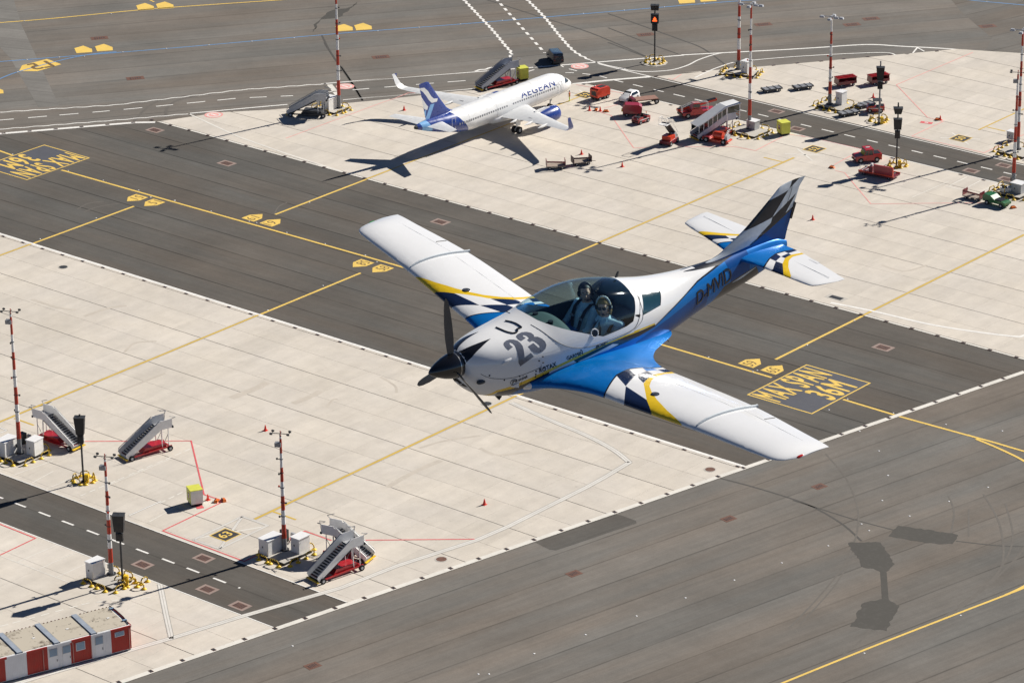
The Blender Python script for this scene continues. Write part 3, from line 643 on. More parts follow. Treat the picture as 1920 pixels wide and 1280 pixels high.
lp = [(-76.50, 30.76), (-87.87, 26.13), (-80.12, 37.24), (-86.48, 32.50), (-85.17, 38.92), (-82.01, 44.29), (-83.75, 45.27), (-82.44, 51.69), (-80.94, 58.79), (-79.41, 65.87), (-77.88, 73.01), (-101.38, 71.77), (-104.42, 57.42), (-71.44, 25.26), (-74.88, 87.25), (-76.41, 80.08), (-73.39, 94.34), (-71.79, 101.87), (-72.69, 101.15), (-73.30, 13.20), (-79.91, 10.54), (-66.09, 21.69), (-76.51, 30.71), (-51.52, 109.51)]
small_group('taxiway_light', 'taxiway light', [(p, 'small white light stud in the bare asphalt of the lower taxiway') for p in lp], mbl, 'light studs in the lower taxiway', 0.0)
lp = [(131.51, -21.08), (128.29, -25.38), (125.27, -28.26), (122.01, -34.02), (117.61, -39.90), (113.41, -45.78), (109.12, -51.75), (104.92, -57.66), (127.66, -15.42), (139.75, -48.53), (148.49, -36.23), (96.37, -69.42), (92.21, -75.33), (87.93, -81.20), (83.64, -87.23), (75.30, -99.02), (71.00, -104.96), (66.73, -110.76), (62.57, -116.77), (24.51, -147.81)]
small_group('taxiway_light', 'taxiway light', [(p, 'small pale light stud on a far blue or yellow line') for p in lp], mbl, 'light studs on the far taxi lines', 0.012)

def gully(P, sx, sy, rz, lab, frame, z, cov=rust):
    t = thing('gully_cover', lab, 'drain cover', (P[0], P[1], z), rz, 'rectangular gully covers')
    m1 = MB(); m1.box((0, 0, .006), (sx, sy, .012), frame); m1.build('surround', t)
    m2 = MB(); m2.box((0, 0, .018), (sx * .66, sy * .62, .012), cov)
    for k in range(5): m2.box((-.26 * sx + .13 * sx * k, 0, .027), (.05 * sx, sy * .5, .006), dgrey)
    m2.build('cover', t)
pk = paint('pale_mortar', (0.30, 0.22, 0.19), 0.3)
for P, lab in (((88.15, -7.99), 'brown gully cover with pale surround below the corner of the upper apron'), ((68.12, -3.43), 'brown gully cover on the taxilane above the row of yellow markers'), ((25.32, -3.79), 'brown gully cover on the taxilane beyond the raised wing tip'),
               ((-52.58, -3.29), 'brown gully cover on the taxilane right of the yellow stand line')): gully(P, 2.6, 1.9, 0, lab, pk, 0.001)
for P, lab in (((-23.81, 105.16), 'brown gully cover in the lower service road, nearest the white cabinet'), ((-28.10, 99.52), 'brown gully cover in the lower service road, below the crossed box'), ((-34.23, 105.18), 'brown gully cover in the lower service road, middle one of three'), ((-40.07, 105.91), 'brown gully cover at the end of the lower service road'),
               ((-25.16, -75.61), 'gully cover in the upper service road below the far right mast'), ((-22.63, -70.46), 'gully cover in the upper service road, near its lower edge'), ((-28.79, -70.52), 'gully cover in the upper service road beside the near right mast'), ((17.24, -75.65), 'gully cover in the upper service road near its upper edge'), ((9.62, -70.58), 'gully cover in the upper service road beside the yellow box')): gully(P, 2.3, 1.7, 0, lab, pk, 0.001)
for P, lab, rz in (((-71.92, 38.59), 'rusty red gully plate in the lower taxiway under the near wing tip', AC), ((-68.94, 52.88), 'rusty red gully plate in the lower taxiway left of the patched asphalt', AC), ((-64.10, 75.94), 'rusty gully plate in the lower taxiway below the brown patch', AC), ((-56.51, 111.65), 'dark gully plate in the lower taxiway at the bottom left', AC)): gully(P, 1.7, 1.3, rz, lab, rust, -.003)
for P, lab, rz in (((109.93, -25.09), 'dark gully plate in the far asphalt above the wavy white line', AD), ((130.92, -37.22), 'round-looking dark gully plate near the far yellow markers', AD), ((86.02, -58.64), 'dark gully plate in the far asphalt beyond the airliner tail', AD), ((59.16, -95.85), 'dark gully plate left of the lit signal post', AD),
                   ((47.00, -112.88), 'dark gully plate right of the two tall masts at the top', AD), ((35.04, -122.08), 'dark gully plate beyond the mast with the white cabinet', AD), ((34.44, -126.96), 'dark gully plate farthest beyond the curved road', AD), ((16.36, -135.46), 'dark gully plate at the far right of the top asphalt', AD)): gully(P, 2.9, 1.7, rz, lab, rust, -.011)
gully((-37.28, -14.33), 3.0, 1.5, 0, 'black rectangular gully grate in the upper apron below the tailplane', conc_p, 0.036, dgrey)
gully((37.39, -80.41), 2.4, 1.0, 0, 'dark grate in the far right apron above the service road', conc_p, 0.036, dgrey)
gully((33.91, -83.71), 1.3, 1.3, 0, 'dark grate beside the guarded plinth at the top', conc_p, 0.036, dgrey)
def manhole(P, lab, r=0.55, z=0.035, m_=rust):
    m1 = MB(); m1.cyl((0, 0, 0), (0, 0, .015), r * 1.25, conc_p, n=20); m1.cyl((0, 0, .015), (0, 0, .024), r, m_, n=20)
    tag(m1.build('manhole_cover', loc=(P[0], P[1], z)), lab, 'manhole cover', 'round manhole covers')
manhole((-24.00, 44.00), 'round dark manhole cover in the apron just under the nose', .62, m_=dgrey)
manhole((-49.81, 82.58), 'round brown manhole cover beside the double white line', .62)
manhole((-58.67, 42.81), 'round brown manhole cover in the corner of the lower apron', .62)
manhole((54.74, 43.31), 'round black manhole cover in a square patch at the left', .6, m_=dgrey)
# ---------------------------------------------------------------- cutting paint regions into a mesh
def cut_region(bm, poly, ax, mat, test=None):
    """poly: convex outline in the two coordinates ax; faces inside it get material index mat"""
    n = len(poly); area = sum(poly[i][0] * poly[(i + 1) % n][1] - poly[(i + 1) % n][0] * poly[i][1] for i in range(n))
    if area < 0: poly = poly[::-1]
    cur = [f for f in bm.faces if test is None or test(f.calc_center_median())]
    for i in range(n):
        a, b = poly[i], poly[(i + 1) % n]; dx, dy = b[0] - a[0], b[1] - a[1]
        L = math.hypot(dx, dy)
        if L < 1e-6: continue
        no = Vector((0, 0, 0)); no[ax[0]] = -dy / L; no[ax[1]] = dx / L      # inward normal of a ccw outline
        co = Vector((0, 0, 0)); co[ax[0]] = a[0]; co[ax[1]] = a[1]
        geom = list({e for f in cur for e in f.edges} | {v for f in cur for v in f.verts} | set(cur))
        r = bmesh.ops.bisect_plane(bm, geom=geom, plane_co=co, plane_no=no, dist=1e-5)
        cur = [f for f in r['geom'] if isinstance(f, bmesh.types.BMFace) and f.is_valid and (f.calc_center_median() - co).dot(no) > 0]
    for f in cur: f.material_index = mat
    return cur
def bm_of(mb):
    bm = bmesh.new(); vs = [bm.verts.new(v) for v in mb.v]
    for f, k in zip(mb.f, mb.m):
        try: q = bm.faces.new([vs[i] for i in f]); q.material_index = k; q.smooth = True
        except ValueError: pass
    bmesh.ops.remove_doubles(bm, verts=bm.verts, dist=1e-5); bmesh.ops.recalc_face_normals(bm, faces=bm.faces); return bm
def bm_obj(bm, name, mats, parent=None, angle=35):
    me = bpy.data.meshes.new(name); bm.to_mesh(me); bm.free()
    for m in mats: me.materials.append(m)
    me.polygons.foreach_set('use_smooth', [True] * len(me.polygons)); me.set_sharp_from_angle(angle=RAD(angle))
    o = bpy.data.objects.new(name, me); COL.objects.link(o)
    if parent: o.parent = parent
    return o
def interp(tab, n):
    """rows of numbers, smooth interpolation over the first column"""
    xs = [r[0] for r in tab]; out = []
    for k in range(n):
        x = xs[0] + (xs[-1] - xs[0]) * k / (n - 1); i = 0
        while i < len(xs) - 2 and (x - xs[i + 1]) * (xs[-1] - xs[0]) > 0: i += 1
        h = xs[i + 1] - xs[i]; t = (x - xs[i]) / h; row = [x]
        for c in range(1, len(tab[0])):
            p0, p1 = tab[i][c], tab[i + 1][c]
            m0 = (tab[i + 1][c] - tab[i - 1][c]) / (xs[i + 1] - xs[i - 1]) * h if i > 0 else (p1 - p0)
            m1 = (tab[i + 2][c] - tab[i][c]) / (xs[i + 2] - xs[i]) * h if i < len(xs) - 2 else (p1 - p0)
            row.append((2 * t ** 3 - 3 * t * t + 1) * p0 + (t ** 3 - 2 * t * t + t) * m0 + (-2 * t ** 3 + 3 * t * t) * p1 + (t ** 3 - t * t) * m1)
        out.append(row)
    return out
def airfoil(n=12, th=0.12, camber=0.02):
    up = []; lo = []
    for i in range(n + 1):
        x = 0.5 * (1 - cos(pi * i / n)); y = 5 * th * (0.2969 * math.sqrt(x) - 0.126 * x - 0.3516 * x * x + 0.2843 * x ** 3 - 0.1036 * x ** 4)
        cb = camber * 4 * x * (1 - x); up.append((x, cb + y)); lo.append((x, cb - y))
    return up[::-1] + lo[1:-1]          # trailing edge -> nose over the top, back underneath
def wing_rings(secs, n=12, camber=0.02):
    """secs: (span y, leading x, trailing x, z, thickness ratio)"""
    R = []
    for (y, xl, xt, z, th) in secs:
        c = xl - xt; R.append([(xl - a * c, y, z + b * c) for a, b in airfoil(n, th, camber)])
    return R

# ---------------------------------------------------------------- the parked airliner
livery_blue = M('airline_blue', (0.012, 0.045, 0.26), 0.3, coat=0.5, var=0.05)
livery_sky = M('airline_sky_blue', (0.22, 0.47, 0.80), 0.3, coat=0.4, var=0.05)
jet_white = M('airliner_white', (0.84, 0.84, 0.83), 0.32, coat=0.3, var=0.04)
wing_grey = M('airliner_wing_grey', (0.62, 0.63, 0.64), 0.42, var=0.08)
intake = M('polished_intake_lip', (0.6, 0.6, 0.6), 0.2, 0.9)
def airliner():
    X0, YN = 46.35, -59.75
    t = thing('airliner', 'white passenger jet with a dark blue tail parked on the upper apron', 'airliner', (X0, YN, 0.03), RAD(-90))
    # local frame: +x to the nose (0), tail at -37.6; y to port
    st = [(0, 3.05, .02, .02, .02), (-.35, 3.06, .50, .46, .50), (-1.0, 3.12, .95, .86, .88), (-2.0, 3.28, 1.40, 1.32, 1.28), (-3.2, 3.50, 1.74, 1.75, 1.62), (-4.6, 3.66, 1.92, 2.0, 1.86),
          (-6.2, 3.70, 1.975, 2.07, 2.0), (-24.5, 3.70, 1.975, 2.07, 2.0), (-28, 3.86, 1.88, 1.93, 1.72), (-31.5, 4.30, 1.45, 1.50, 1.30), (-34.5, 4.75, .92, 1.02, .86), (-36.6, 5.05, .45, .58, .42), (-37.5, 5.15, .2, .28, .2)]
    rings = []
    for x, zc, w, ht, hb in interp(st, 110):
        rings.append([(x, w * cos(2 * pi * i / 40), zc + (ht if sin(2 * pi * i / 40) > 0 else hb) * sin(2 * pi * i / 40)) for i in range(40)])
    mb = MB(); mb.loft(rings, jet_white); bm = bm_of(mb)
    cut_region(bm, [(-30.1, 6.2), (-40, 6.2), (-40, 2.0), (-26.2, 2.0)], (0, 2), 1)
    cut_region(bm, [(-35.2, 6.0), (-36.6, 6.0), (-36.0, 4.0), (-34.2, 4.0)], (0, 2), 2)
    cut_region(bm, [(-37.1, 6.2), (-40, 6.2), (-40, 3), (-37.1, 3)], (0, 2), 3)
    cut_region(bm, [(-1.85, 4.42), (-2.95, 4.62), (-3.35, 4.08), (-1.95, 3.92)], (0, 2), 4)
    cut_region(bm, [(-1.55, 3.92), (-1.95, 3.98), (-2.9, 4.9), (-2.2, 4.62)], (0, 2), 4)
    bm_obj(bm, 'fuselage', [jet_white, livery_blue, livery_sky, dgrey, gluei], t, 50)
    fr = M('airliner_window', (0.22, 0.23, 0.25), 0.3)
    for side in (-1, 1):
        mb = MB()
        for k in range(44):
            x = -6.3 - k * .533
            if 20 <= k <= 21: continue
            yy = 1.975 * math.sqrt(1 - ((4.02 - 3.7) / 2.07) ** 2) + .012
            for dz, mm in ((0, fr),): mb.box((x, side * yy, 4.05), (.24, .02, .34), mm)
        stuff(mb.build('window_row', t))
        for x, w_, h_ in ((-5.0, .85, 1.85), (-30.3, .8, 1.7)):
            yy = 1.96 if x > -10 else 1.62; zz = 3.85 if x > -10 else 4.3; m1 = MB()
            for a, b, c_, d_ in ((x, zz + h_ / 2, w_, .05), (x, zz - h_ / 2, w_, .05), (x - w_ / 2, zz, .05, h_), (x + w_ / 2, zz, .05, h_)): m1.box((a, side * yy, b), (c_, .03, d_), wing_grey)
            m1.build('door', t)
    # lettering on the starboard (near) side and the port side
    for side in (-1, 1):
        mb = MB(); vs, fs = text_geo('AEGEAN', bold=.012, cut=(8.5, .98, .3), space=1.15); P = []
        for v in vs:
            if side < 0: x = -14.3 + v.x * 8.3
            else: x = -6.0 - v.x * 8.3
            z = 4.36 + v.y * 0.98; q = max(0.02, 1 - ((z - 3.7) / 2.07) ** 2); P.append((x, side * (1.975 * math.sqrt(q) + .015), z + .01))
        mb.add(P, fs, livery_blue); mb.build('name_lettering', t, fix=False)
    # wings
    for s in (-1, 1):
        secs = [(1.2, -12.0, -19.6, 2.55, .15), (2.0, -12.6, -19.4, 2.62, .145), (6.4, -15.1, -19.45, 3.0, .12), (11.5, -17.6, -20.35, 3.5, .11), (16.6, -20.1, -21.75, 4.05, .10)]
        secs = [(s * a, b, c_, d_, e) for a, b, c_, d_, e in secs]
        mb = MB(); mb.loft(wing_rings(secs, 12, .015), wing_grey)
        w = mb.build('wing', t, smooth=40)
        mb = MB()      # winglet
        mb.loft(wing_rings([(s * 16.6, -20.1, -21.75, 4.05, .10), (s * 17.2, -20.45, -21.95, 4.25, .09), (s * 17.6, -20.95, -22.1, 4.8, .08), (s * 17.85, -22.0, -22.6, 6.5, .07)], 8, 0), livery_blue if s < 0 else jet_white)
        if s > 0: mb.box((-21.9, s * 17.86, 5.9), (.7, .06, 1.1), livery_blue)
        mb.build('winglet', w, smooth=40)
        mb = MB(); mb.box((-18.9, s * 10.0, 3.28), (.05, 6.8, .03), grey, rz=s * RAD(9)); mb.build('flap_gap', w)
        for yy in (5.0, 8.2, 11.4):
            m1 = MB(); xx = -19.6 - (yy - 6) * .16; zz = 2.72 + (yy - 5) * .11
            m1.loft([[(xx + dx, s * yy + r * cos(2 * pi * i / 8), zz + r * sin(2 * pi * i / 8)) for i in range(8)] for dx, r in ((1.6, .02), (1.0, .2), (-.4, .22), (-1.5, .03))], jet_white); m1.build('flap_fairing', w, smooth=40)
        mb = MB(); R = []          # belly fairing half is inside the fuselage part below
        # engine
        e = MB(); cx, cy, cz = -12.4, s * 5.75, 1.98
        prof = [(1.55, 1.02), (1.72, 1.10), (1.60, 1.20), (1.0, 1.28), (-.6, 1.26), (-2.0, 1.08), (-2.9, .86)]
        e.loft([[(cx + px_, cy + r * cos(2 * pi * i / 24), cz + r * sin(2 * pi * i / 24)) for i in range(24)] for px_, r in prof], livery_blue, caps=False)
        eo = e.build('engine', t, smooth=40, fix=False)
        e = MB(); e.loft([[(cx + px_, cy + r * cos(2 * pi * i / 24), cz + r * sin(2 * pi * i / 24)) for i in range(24)] for px_, r in ((1.58, 1.0), (1.0, .95), (.6, .95))], dgrey, caps=False)
        e.cyl((cx + .7, cy, cz), (cx + .72, cy, cz), .95, dgrey, n=24); e.cyl((cx + .72, cy, cz), (cx + 1.1, cy, cz), .28, lgrey, r2=.03, n=12); e.build('fan', eo, smooth=40, fix=False)
        e = MB(); e.cyl((cx - 2.2, cy, cz), (cx - 3.9, cy, cz), .62, grey, r2=.3, n=16); e.cyl((cx - 2.7, cy, cz), (cx - 2.71, cy, cz), .84, dgrey, n=16); e.build('exhaust', eo, smooth=40)
        e = MB(); e.side([(cx + .6, cz + 1.15), (cx - 2.2, cz + .95), (cx - 4.6, cz + .75), (cx - 3.4, cz + 1.45), (cx - 1.0, cz + 1.5)], cy - .16, cy + .16, jet_white); e.build('pylon', eo)
        # tailplane
        mb = MB(); mb.loft(wing_rings([(s * .5, -31.9, -35.4, 4.95, .10), (s * 6.2, -34.9, -36.5, 5.5, .09)], 10, 0), wing_grey); mb.build('tailplane', t, smooth=40)
        # main gear
        g = MB(); gx, gy = -17.9, s * 3.8; g.cyl((gx, gy, .6), (gx + .1, gy, 2.7), .14, lgrey); g.cyl((gx, gy, 1.3), (gx, gy - s * 1.3, 2.4), .08, lgrey); g.side([(gx - .5, 1.3), (gx + .5, 1.3), (gx + .5, 2.6), (gx - .5, 2.6)], gy + s * .3, gy + s * .34, jet_white)
        go = g.build('main_gear', t)
        for d in (-.46, .46): g = MB(); g.wheel((gx, gy + d, .58), .58, .40); g.build('wheel', go, smooth=40)
    g = MB(); g.cyl((-5.1, 0, .4), (-5.0, 0, 2.1), .10, lgrey); g.cyl((-5.05, 0, 1.0), (-4.3, 0, 1.9), .06, lgrey); go = g.build('nose_gear', t)
    for d in (-.25, .25): g = MB(); g.wheel((-5.1, d, .38), .38, .22); g.build('wheel', go, smooth=40)
    for x in (-4.0, -10.5, -20.2, -27.0, -33.2):
        i_ = min(range(len(rings)), key=lambda k: abs(rings[k][0][0] - x)); rg = [Vector(p) for p in rings[i_]]; c_ = sum(rg, Vector()) / len(rg)
        m1 = MB(); m1.tube([c_ + (p - c_) * 1.001 for p in rg + rg[:1]], .012, M('panel_line_grey', (.45, .45, .46), .6), n=4); m1.build('panel_line', t, fix=False)
    mb = MB(); R = []
    for x, w_, h_, zc in ((-10.6, .05, .05, 2.3), (-11.6, 1.5, .5, 2.2), (-13.5, 2.15, .95, 2.25), (-17.5, 2.3, 1.05, 2.25), (-20.5, 1.9, .8, 2.3), (-22.6, .05, .05, 2.35)):
        R.append([(x, w_ * cos(2 * pi * i / 20), zc + h_ * sin(2 * pi * i / 20)) for i in range(20)])
    mb.loft(R, jet_white); mb.build('belly_fairing', t, smooth=60)
    # fin: x-z outline with an airfoil-like thickness
    mb = MB(); R = []
    for z, xl, xt, th in ((5.4, -27.7, -34.9, .30), (6.0, -29.2, -35.0, .30), (6.6, -30.1, -35.15, .27), (9.0, -32.1, -35.7, .2), (11.6, -34.1, -36.3, .13), (11.8, -34.6, -36.3, .08)):
        c_ = xl - xt; R.append([(xl - a * c_, b / .06 * th * .5, z) for a, b in airfoil(10, .12, 0)])
    mb.loft(R, livery_blue); bm = bm_of(mb)
    def fp(a, b): return (a, b)
    # white waves and pale band of the tail mark, near side and far side alike
    W1 = [(-35.4, 11.15), (-34.7, 11.0), (-33.6, 10.2), (-32.9, 9.2), (-32.0, 8.15), (-31.75, 8.1), (-32.7, 8.0), (-33.6, 8.5), (-34.1, 9.2), (-34.6, 10.1)]
    def waves(top, bot):
        for (a, b), (c, d) in zip(zip(top, top[1:]), zip(bot, bot[1:])): cut_region(bm, [a, b, d, c], (0, 2), 1)
    waves([(-36.1, 11.15), (-35.2, 11.0), (-34.4, 10.3), (-33.7, 9.3), (-33.1, 8.75), (-32.2, 8.55)], [(-36.1, 10.85), (-35.5, 10.4), (-34.8, 9.6), (-34.2, 8.75), (-33.6, 8.2), (-32.4, 8.1)])
    waves([(-36.0, 9.9), (-35.5, 9.2), (-34.9, 8.35), (-34.4, 7.8)], [(-35.9, 8.6), (-35.5, 7.9), (-35.1, 7.5), (-34.6, 7.3)])
    cut_region(bm, [(-33.9, 8.0), (-33.0, 7.95), (-34.4, 5.3), (-35.4, 5.3)], (0, 2), 2)
    cut_region(bm, [(-35.6, 7.2), (-34.8, 7.4), (-35.0, 6.4), (-35.5, 6.2)], (0, 2), 2)
    bm_obj(bm, 'fin', [livery_blue, jet_white, livery_sky], t, 40)
airliner()

# ---------------------------------------------------------------- masts, plinths, guard hoops
def mast(P, H, kind, label, sec=None, z=0.35, arms=(.25,)):
    t = thing('light_mast', label, 'mast', (P[0], P[1], z), 0, 'red and white striped masts')
    sec = sec or H / 8.0; base = sec * .85; n = int(math.ceil((H - base) / sec)); rb, rt = 0.30, 0.13
    rad = lambda h: rb + (rt - rb) * h / H
    m1 = MB(); m1.cyl((0, 0, 0), (0, 0, .12), .55, dgrey, n=12); m1.cyl((0, 0, .1), (0, 0, base), rad(0) * 1.02, grey, r2=rad(base) * 1.02, n=12)
    m1.box((.34, 0, .9), (.22, .3, .5), dgrey); m1.build('base_column', t, smooth=40)
    m1 = MB(); h = base; k = 0
    while h < H - .05:
        h2 = min(h + sec, H); m1.cyl((0, 0, h), (0, 0, h2), rad(h), mastred if k % 2 == 0 else offw, r2=rad(h2), n=12, caps=False); h = h2; k += 1
    m1.cyl((0, 0, H), (0, 0, H + .05), rt, dgrey, n=12); m1.build('pole', t, smooth=40)
    for fr in (.30, .42, .55, .68, .8):
        m1 = MB(); a = random.uniform(0, 6.28); hh = H * fr; m1.cyl((0, 0, hh), (0, 0, hh + .08), rad(hh) + .05, dgrey, n=10)
        m1.cyl((0, 0, hh), (cos(a) * .5, sin(a) * .5, hh + .02), .045, dgrey, n=6); m1.box((cos(a) * .5, sin(a) * .5, hh + .06), (.16, .16, .2), dgrey if fr != .55 else mastred); m1.build('bracket', t)
    if kind == 'antenna':
        m1 = MB(); m1.cyl((0, 0, H), (0, 0, H + .7), .06, mastred)
        for a, r in ((.5, 1.0), (.5 + pi, 1.0), (.5 + pi / 2, .5), (.5 - pi / 2, .5)):
            m1.cyl((0, 0, H + .35), (cos(a) * r, sin(a) * r, H + .35), .045, dgrey, n=6)
        for d in (-1, 1):
            for q in (-.45, .45):
                m1.cyl((cos(.5) * 1.0 * d, sin(.5) * 1.0 * d, H + .35), (cos(.5) * 1.0 * d + cos(.5 + pi / 2) * q, sin(.5) * 1.0 * d + sin(.5 + pi / 2) * q, H + .35), .05, dgrey, n=6)
                m1.box((cos(.5) * 1.0 * d + cos(.5 + pi / 2) * q, sin(.5) * 1.0 * d + sin(.5 + pi / 2) * q, H + .45), (.3, .2, .2), dgrey)
        m1.build('lamp_crossarm', t)
        m1 = MB(); m1.box((.25, .15, H - 1.0), (.75, .6, .5), grey, rz=.5); m1.build('lamp_head', t)
    else:
        m1 = MB(); m1.cyl((0, 0, H - .1), (0, 0, H + .25), .22, lgrey); m1.cyl((-1.5, -.5, H + .1), (1.5, .5, H + .1), .07, lgrey)
        m1.cyl((-.3, 1.1, H + .05), (.3, -1.1, H + .05), .07, dgrey); m1.build('lamp_crossarm', t)
        for x, y in ((-1.5, -.5), (1.5, .5), (-.35, 1.1), (.35, -1.1), (-.7, -.25)):
            m1 = MB(); m1.box((x, y, H + .02), (.75, .6, .28), lgrey, rz=math.atan2(y, x), tap=.7); m1.build('lamp_head', t)
    return t
def plinth(P, sx, sy, h, label, rz=0):
    t = thing('mast_plinth', label, 'plinth', (P[0], P[1], 0.03), rz, 'raised concrete mast plinths')
    m1 = MB(); m1.box((0, 0, h / 2), (sx, sy, h), conc_p); m1.build('plinth_block', t)
    m1 = MB()
    for sgn in (-1, 1): m1.box((0, sgn * (sy / 2 + .045), h * .45), (sx + .1, .09, h * .8), black); m1.box((sgn * (sx / 2 + .045), 0, h * .45), (.09, sy, h * .8), black)
    m1.build('rubber_bumper', t)
HOOP = {}
def hoop(P, rz, label, group, L=1.35):
    """bent striped rail on two yellow feet"""
    if L not in HOOP:
        m1 = MB(); H = .72; pts = [(-L / 2, 0, 0), (-L / 2, 0, H - .22), (-L / 2 + .22, 0, H), (L / 2 - .22, 0, H), (L / 2, 0, H - .22), (L / 2, 0, 0)]; m1.tube(pts, .075, hazard, n=8)
        rail = m1; m2 = MB()
        for s in (-1, 1): m2.dome((s * L / 2, 0, 0), .33, .22, yel, n=12)
        HOOP[L] = None
        t = thing('guard_hoop', label, 'guard hoop', (P[0], P[1], .03), rz, group); rail.build('hoop_rail', t, smooth=50)
        m3 = MB(); m3.dome((-L / 2, 0, 0), .33, .22, yel, n=12); m3.build('foot', t, smooth=50); m3 = MB(); m3.dome((L / 2, 0, 0), .33, .22, yel, n=12); m3.build('foot', t, smooth=50)
        HOOP[L] = t; return t
    return dup(HOOP[L], (P[0], P[1], .03), rz, label, group)
def side_names(pts):
    """which side of its ring each point lies on, as seen from the camera"""
    cx = sum(p[0] for p in pts) / len(pts); cy = sum(p[1] for p in pts) / len(pts); rel = []
    for p in pts:
        dx, dy = p[0] - cx, p[1] - cy; rel.append((-.767 * dx - .641 * dy, -.641 * dx + .767 * dy))       # right of, nearer than the middle
    sides = [('right' if r > 0 else 'left') if abs(r) > abs(n) else ('near' if n > 0 else 'far') for r, n in rel]; out = [''] * len(pts)
    for sd in ('right', 'left', 'near', 'far'):
        ix = [i for i, q in enumerate(sides) if q == sd]; k = 1 if sd in ('right', 'left') else 0
        ix.sort(key=lambda i: rel[i][k]); nm = {1: [''], 2: [', farther one', ', nearer one'] if k else [', left one', ', right one'], 3: [', farthest', ', middle', ', nearest'] if k else [', leftmost', ', middle one', ', rightmost'], 4: [', farthest', ', second farthest', ', second nearest', ', nearest'] if k else [', leftmost', ', second from left', ', second from right', ', rightmost']}
        for a, i in enumerate(ix): out[i] = sd + ' side' + (nm[len(ix)][a] if len(ix) in nm else '')
    return out
def hoops(lst, where, group):
    for (x, y, rz), sd in zip(lst, side_names(lst)): hoop((x, y), rz, 'striped guard hoop ' + where + ', ' + sd, group)
def cabinet(P, sx, sy, h, label, rz=0, z=.36, m=offw):
    t = thing('equipment_cabinet', label, 'cabinet', (P[0], P[1], z), rz, 'white equipment cabinets')
    m1 = MB(); m1.box((0, 0, h / 2), (sx, sy, h), m); m1.build('cabinet_body', t)
    m1 = MB(); m1.box((0, 0, h + .045), (sx + .16, sy + .16, .09), white); m1.build('lid', t)
    m1 = MB(); m1.box((sx * .1, sy / 2 + .012, h * .5), (.16, .02, .2), dgrey); m1.box((sx / 2 + .012, 0, h * .5), (.02, sy * .8, h * .8), m); m1.build('door_panel', t)
def around(cx, cy, sx, sy, rz0=0, skip=()):
    out = []; k = 0
    for x in (-sx / 4, sx / 4):
        for y in (-sy / 2 - .7, sy / 2 + .7): out.append((x, y, 0)); k += 1
    for y in (-sy / 4 - .2, sy / 4 + .2):
        for x in (-sx / 2 - .7, sx / 2 + .7): out.append((x, y, pi / 2)); k += 1
    c, s = cos(rz0), sin(rz0)
    return [(cx + x * c - y * s, cy + x * s + y * c, r + rz0) for i, (x, y, r) in enumerate(out) if i not in skip]
mast((10.58, 92.45), 18.4, 'antenna', 'striped mast at the far left beside two white cabinets', z=.33)
mast((-23.31, 109.65), 14.3, 'antenna', 'striped mast above the striped container at the lower left', z=.33)
mast((-34.33, 92.49), 14.3, 'antenna', 'striped mast standing between two white cabinets near the folded stairs', z=.33)
mast((14.92, -65.28), 20.0, 'flood', 'tall striped mast beside the covered stairs and yellow box', z=.33, sec=2.6)
mast((72.35, -33.45), 20.5, 'flood', 'striped mast beyond the airliner tail, cut by the top of the picture', z=.33, sec=2.5)
mast((34.56, -88.97), 20.0, 'flood', 'striped mast on the far guarded plinth, cut by the top of the picture', z=.33, sec=1.85)
mast((12.21, -83.07), 14.3, 'flood', 'slim striped mast left of the two red dollies', z=.33, sec=2.05)
mast((-31.68, -67.88), 17.2, 'antenna', 'near striped mast at the right edge above the green tug', z=.33, sec=2.4)
mast((-23.15, -82.57), 18.8, 'flood', 'rear striped mast at the right edge, behind the near one', z=.33, sec=2.4)
pm2 = (10.28, 92.56); pm3 = (-24.09, 110.97); pm4 = (-35.01, 93.11); pm5 = (14.49, -64.51); pm1 = (73.28, -32.63); pm6 = (33.38, -88.17); pm7 = (11.19, -83.22); pm8 = (-33.02, -65.82); pm9 = (-23.49, -81.90)
plinth((pm2[0] + .3, pm2[1] - .3), 4.4, 4.6, .3, 'concrete plinth under the far left mast')
plinth((pm3[0] + .2, pm3[1] - .2), 4.4, 3.0, .3, 'concrete plinth under the mast above the container')
plinth((pm4[0], pm4[1] - .2), 3.6, 4.6, .3, 'concrete plinth under the mast near the folded stairs')
plinth(pm5, 5.0, 4.0, .3, 'pale plinth under the tall mast by the covered stairs')
plinth(pm1, 4.0, 3.2, .3, 'plinth under the mast beyond the airliner tail')
plinth(pm6, 4.8, 3.2, .3, 'plinth of the far mast at the top, ringed by yellow hoops', RAD(20))
plinth(pm7, 4.6, 3.6, .3, 'plinth of the slim mast left of the red dollies')
plinth(pm8, 4.6, 4.0, .3, 'plinth of the near mast at the right edge')
plinth(pm9, 4.6, 4.0, .3, 'plinth of the rear mast at the right edge')
cabinet((11.70, 93.50), 1.5, 2.5, 1.9, 'long white cabinet at the left edge of the picture', RAD(8))
cabinet((8.99, 91.34), 1.3, 1.7, 1.9, 'white cabinet right of the far left mast', RAD(8))
cabinet((-33.37, 93.73), 1.5, 2.5, 1.8, 'long white cabinet left of the mast near the folded stairs', 0)
cabinet((-35.91, 91.47), 1.3, 1.8, 1.8, 'white cabinet between the striped mast and the folded stairs', 0)
cabinet((-22.25, 111.09), 1.2, 1.9, 1.9, 'white cabinet on the plinth above the container', 0)
cabinet((73.13, -32.02), 1.5, 2.2, 1.9, 'white cabinet at the foot of the mast beyond the airliner', RAD(5))
cabinet((32.55, -88.53), 1.3, 1.5, 1.9, 'white cabinet on the far plinth at the top', 0)
cabinet((10.90, -84.37), 1.2, 1.4, 2.0, 'white cabinet beside the slim mast left of the dollies', 0)
cabinet((14.50, -65.65), 1.6, 1.3, 1.3, 'low grey cabinet at the foot of the tall mast by the covered stairs', 0, m=lgrey)
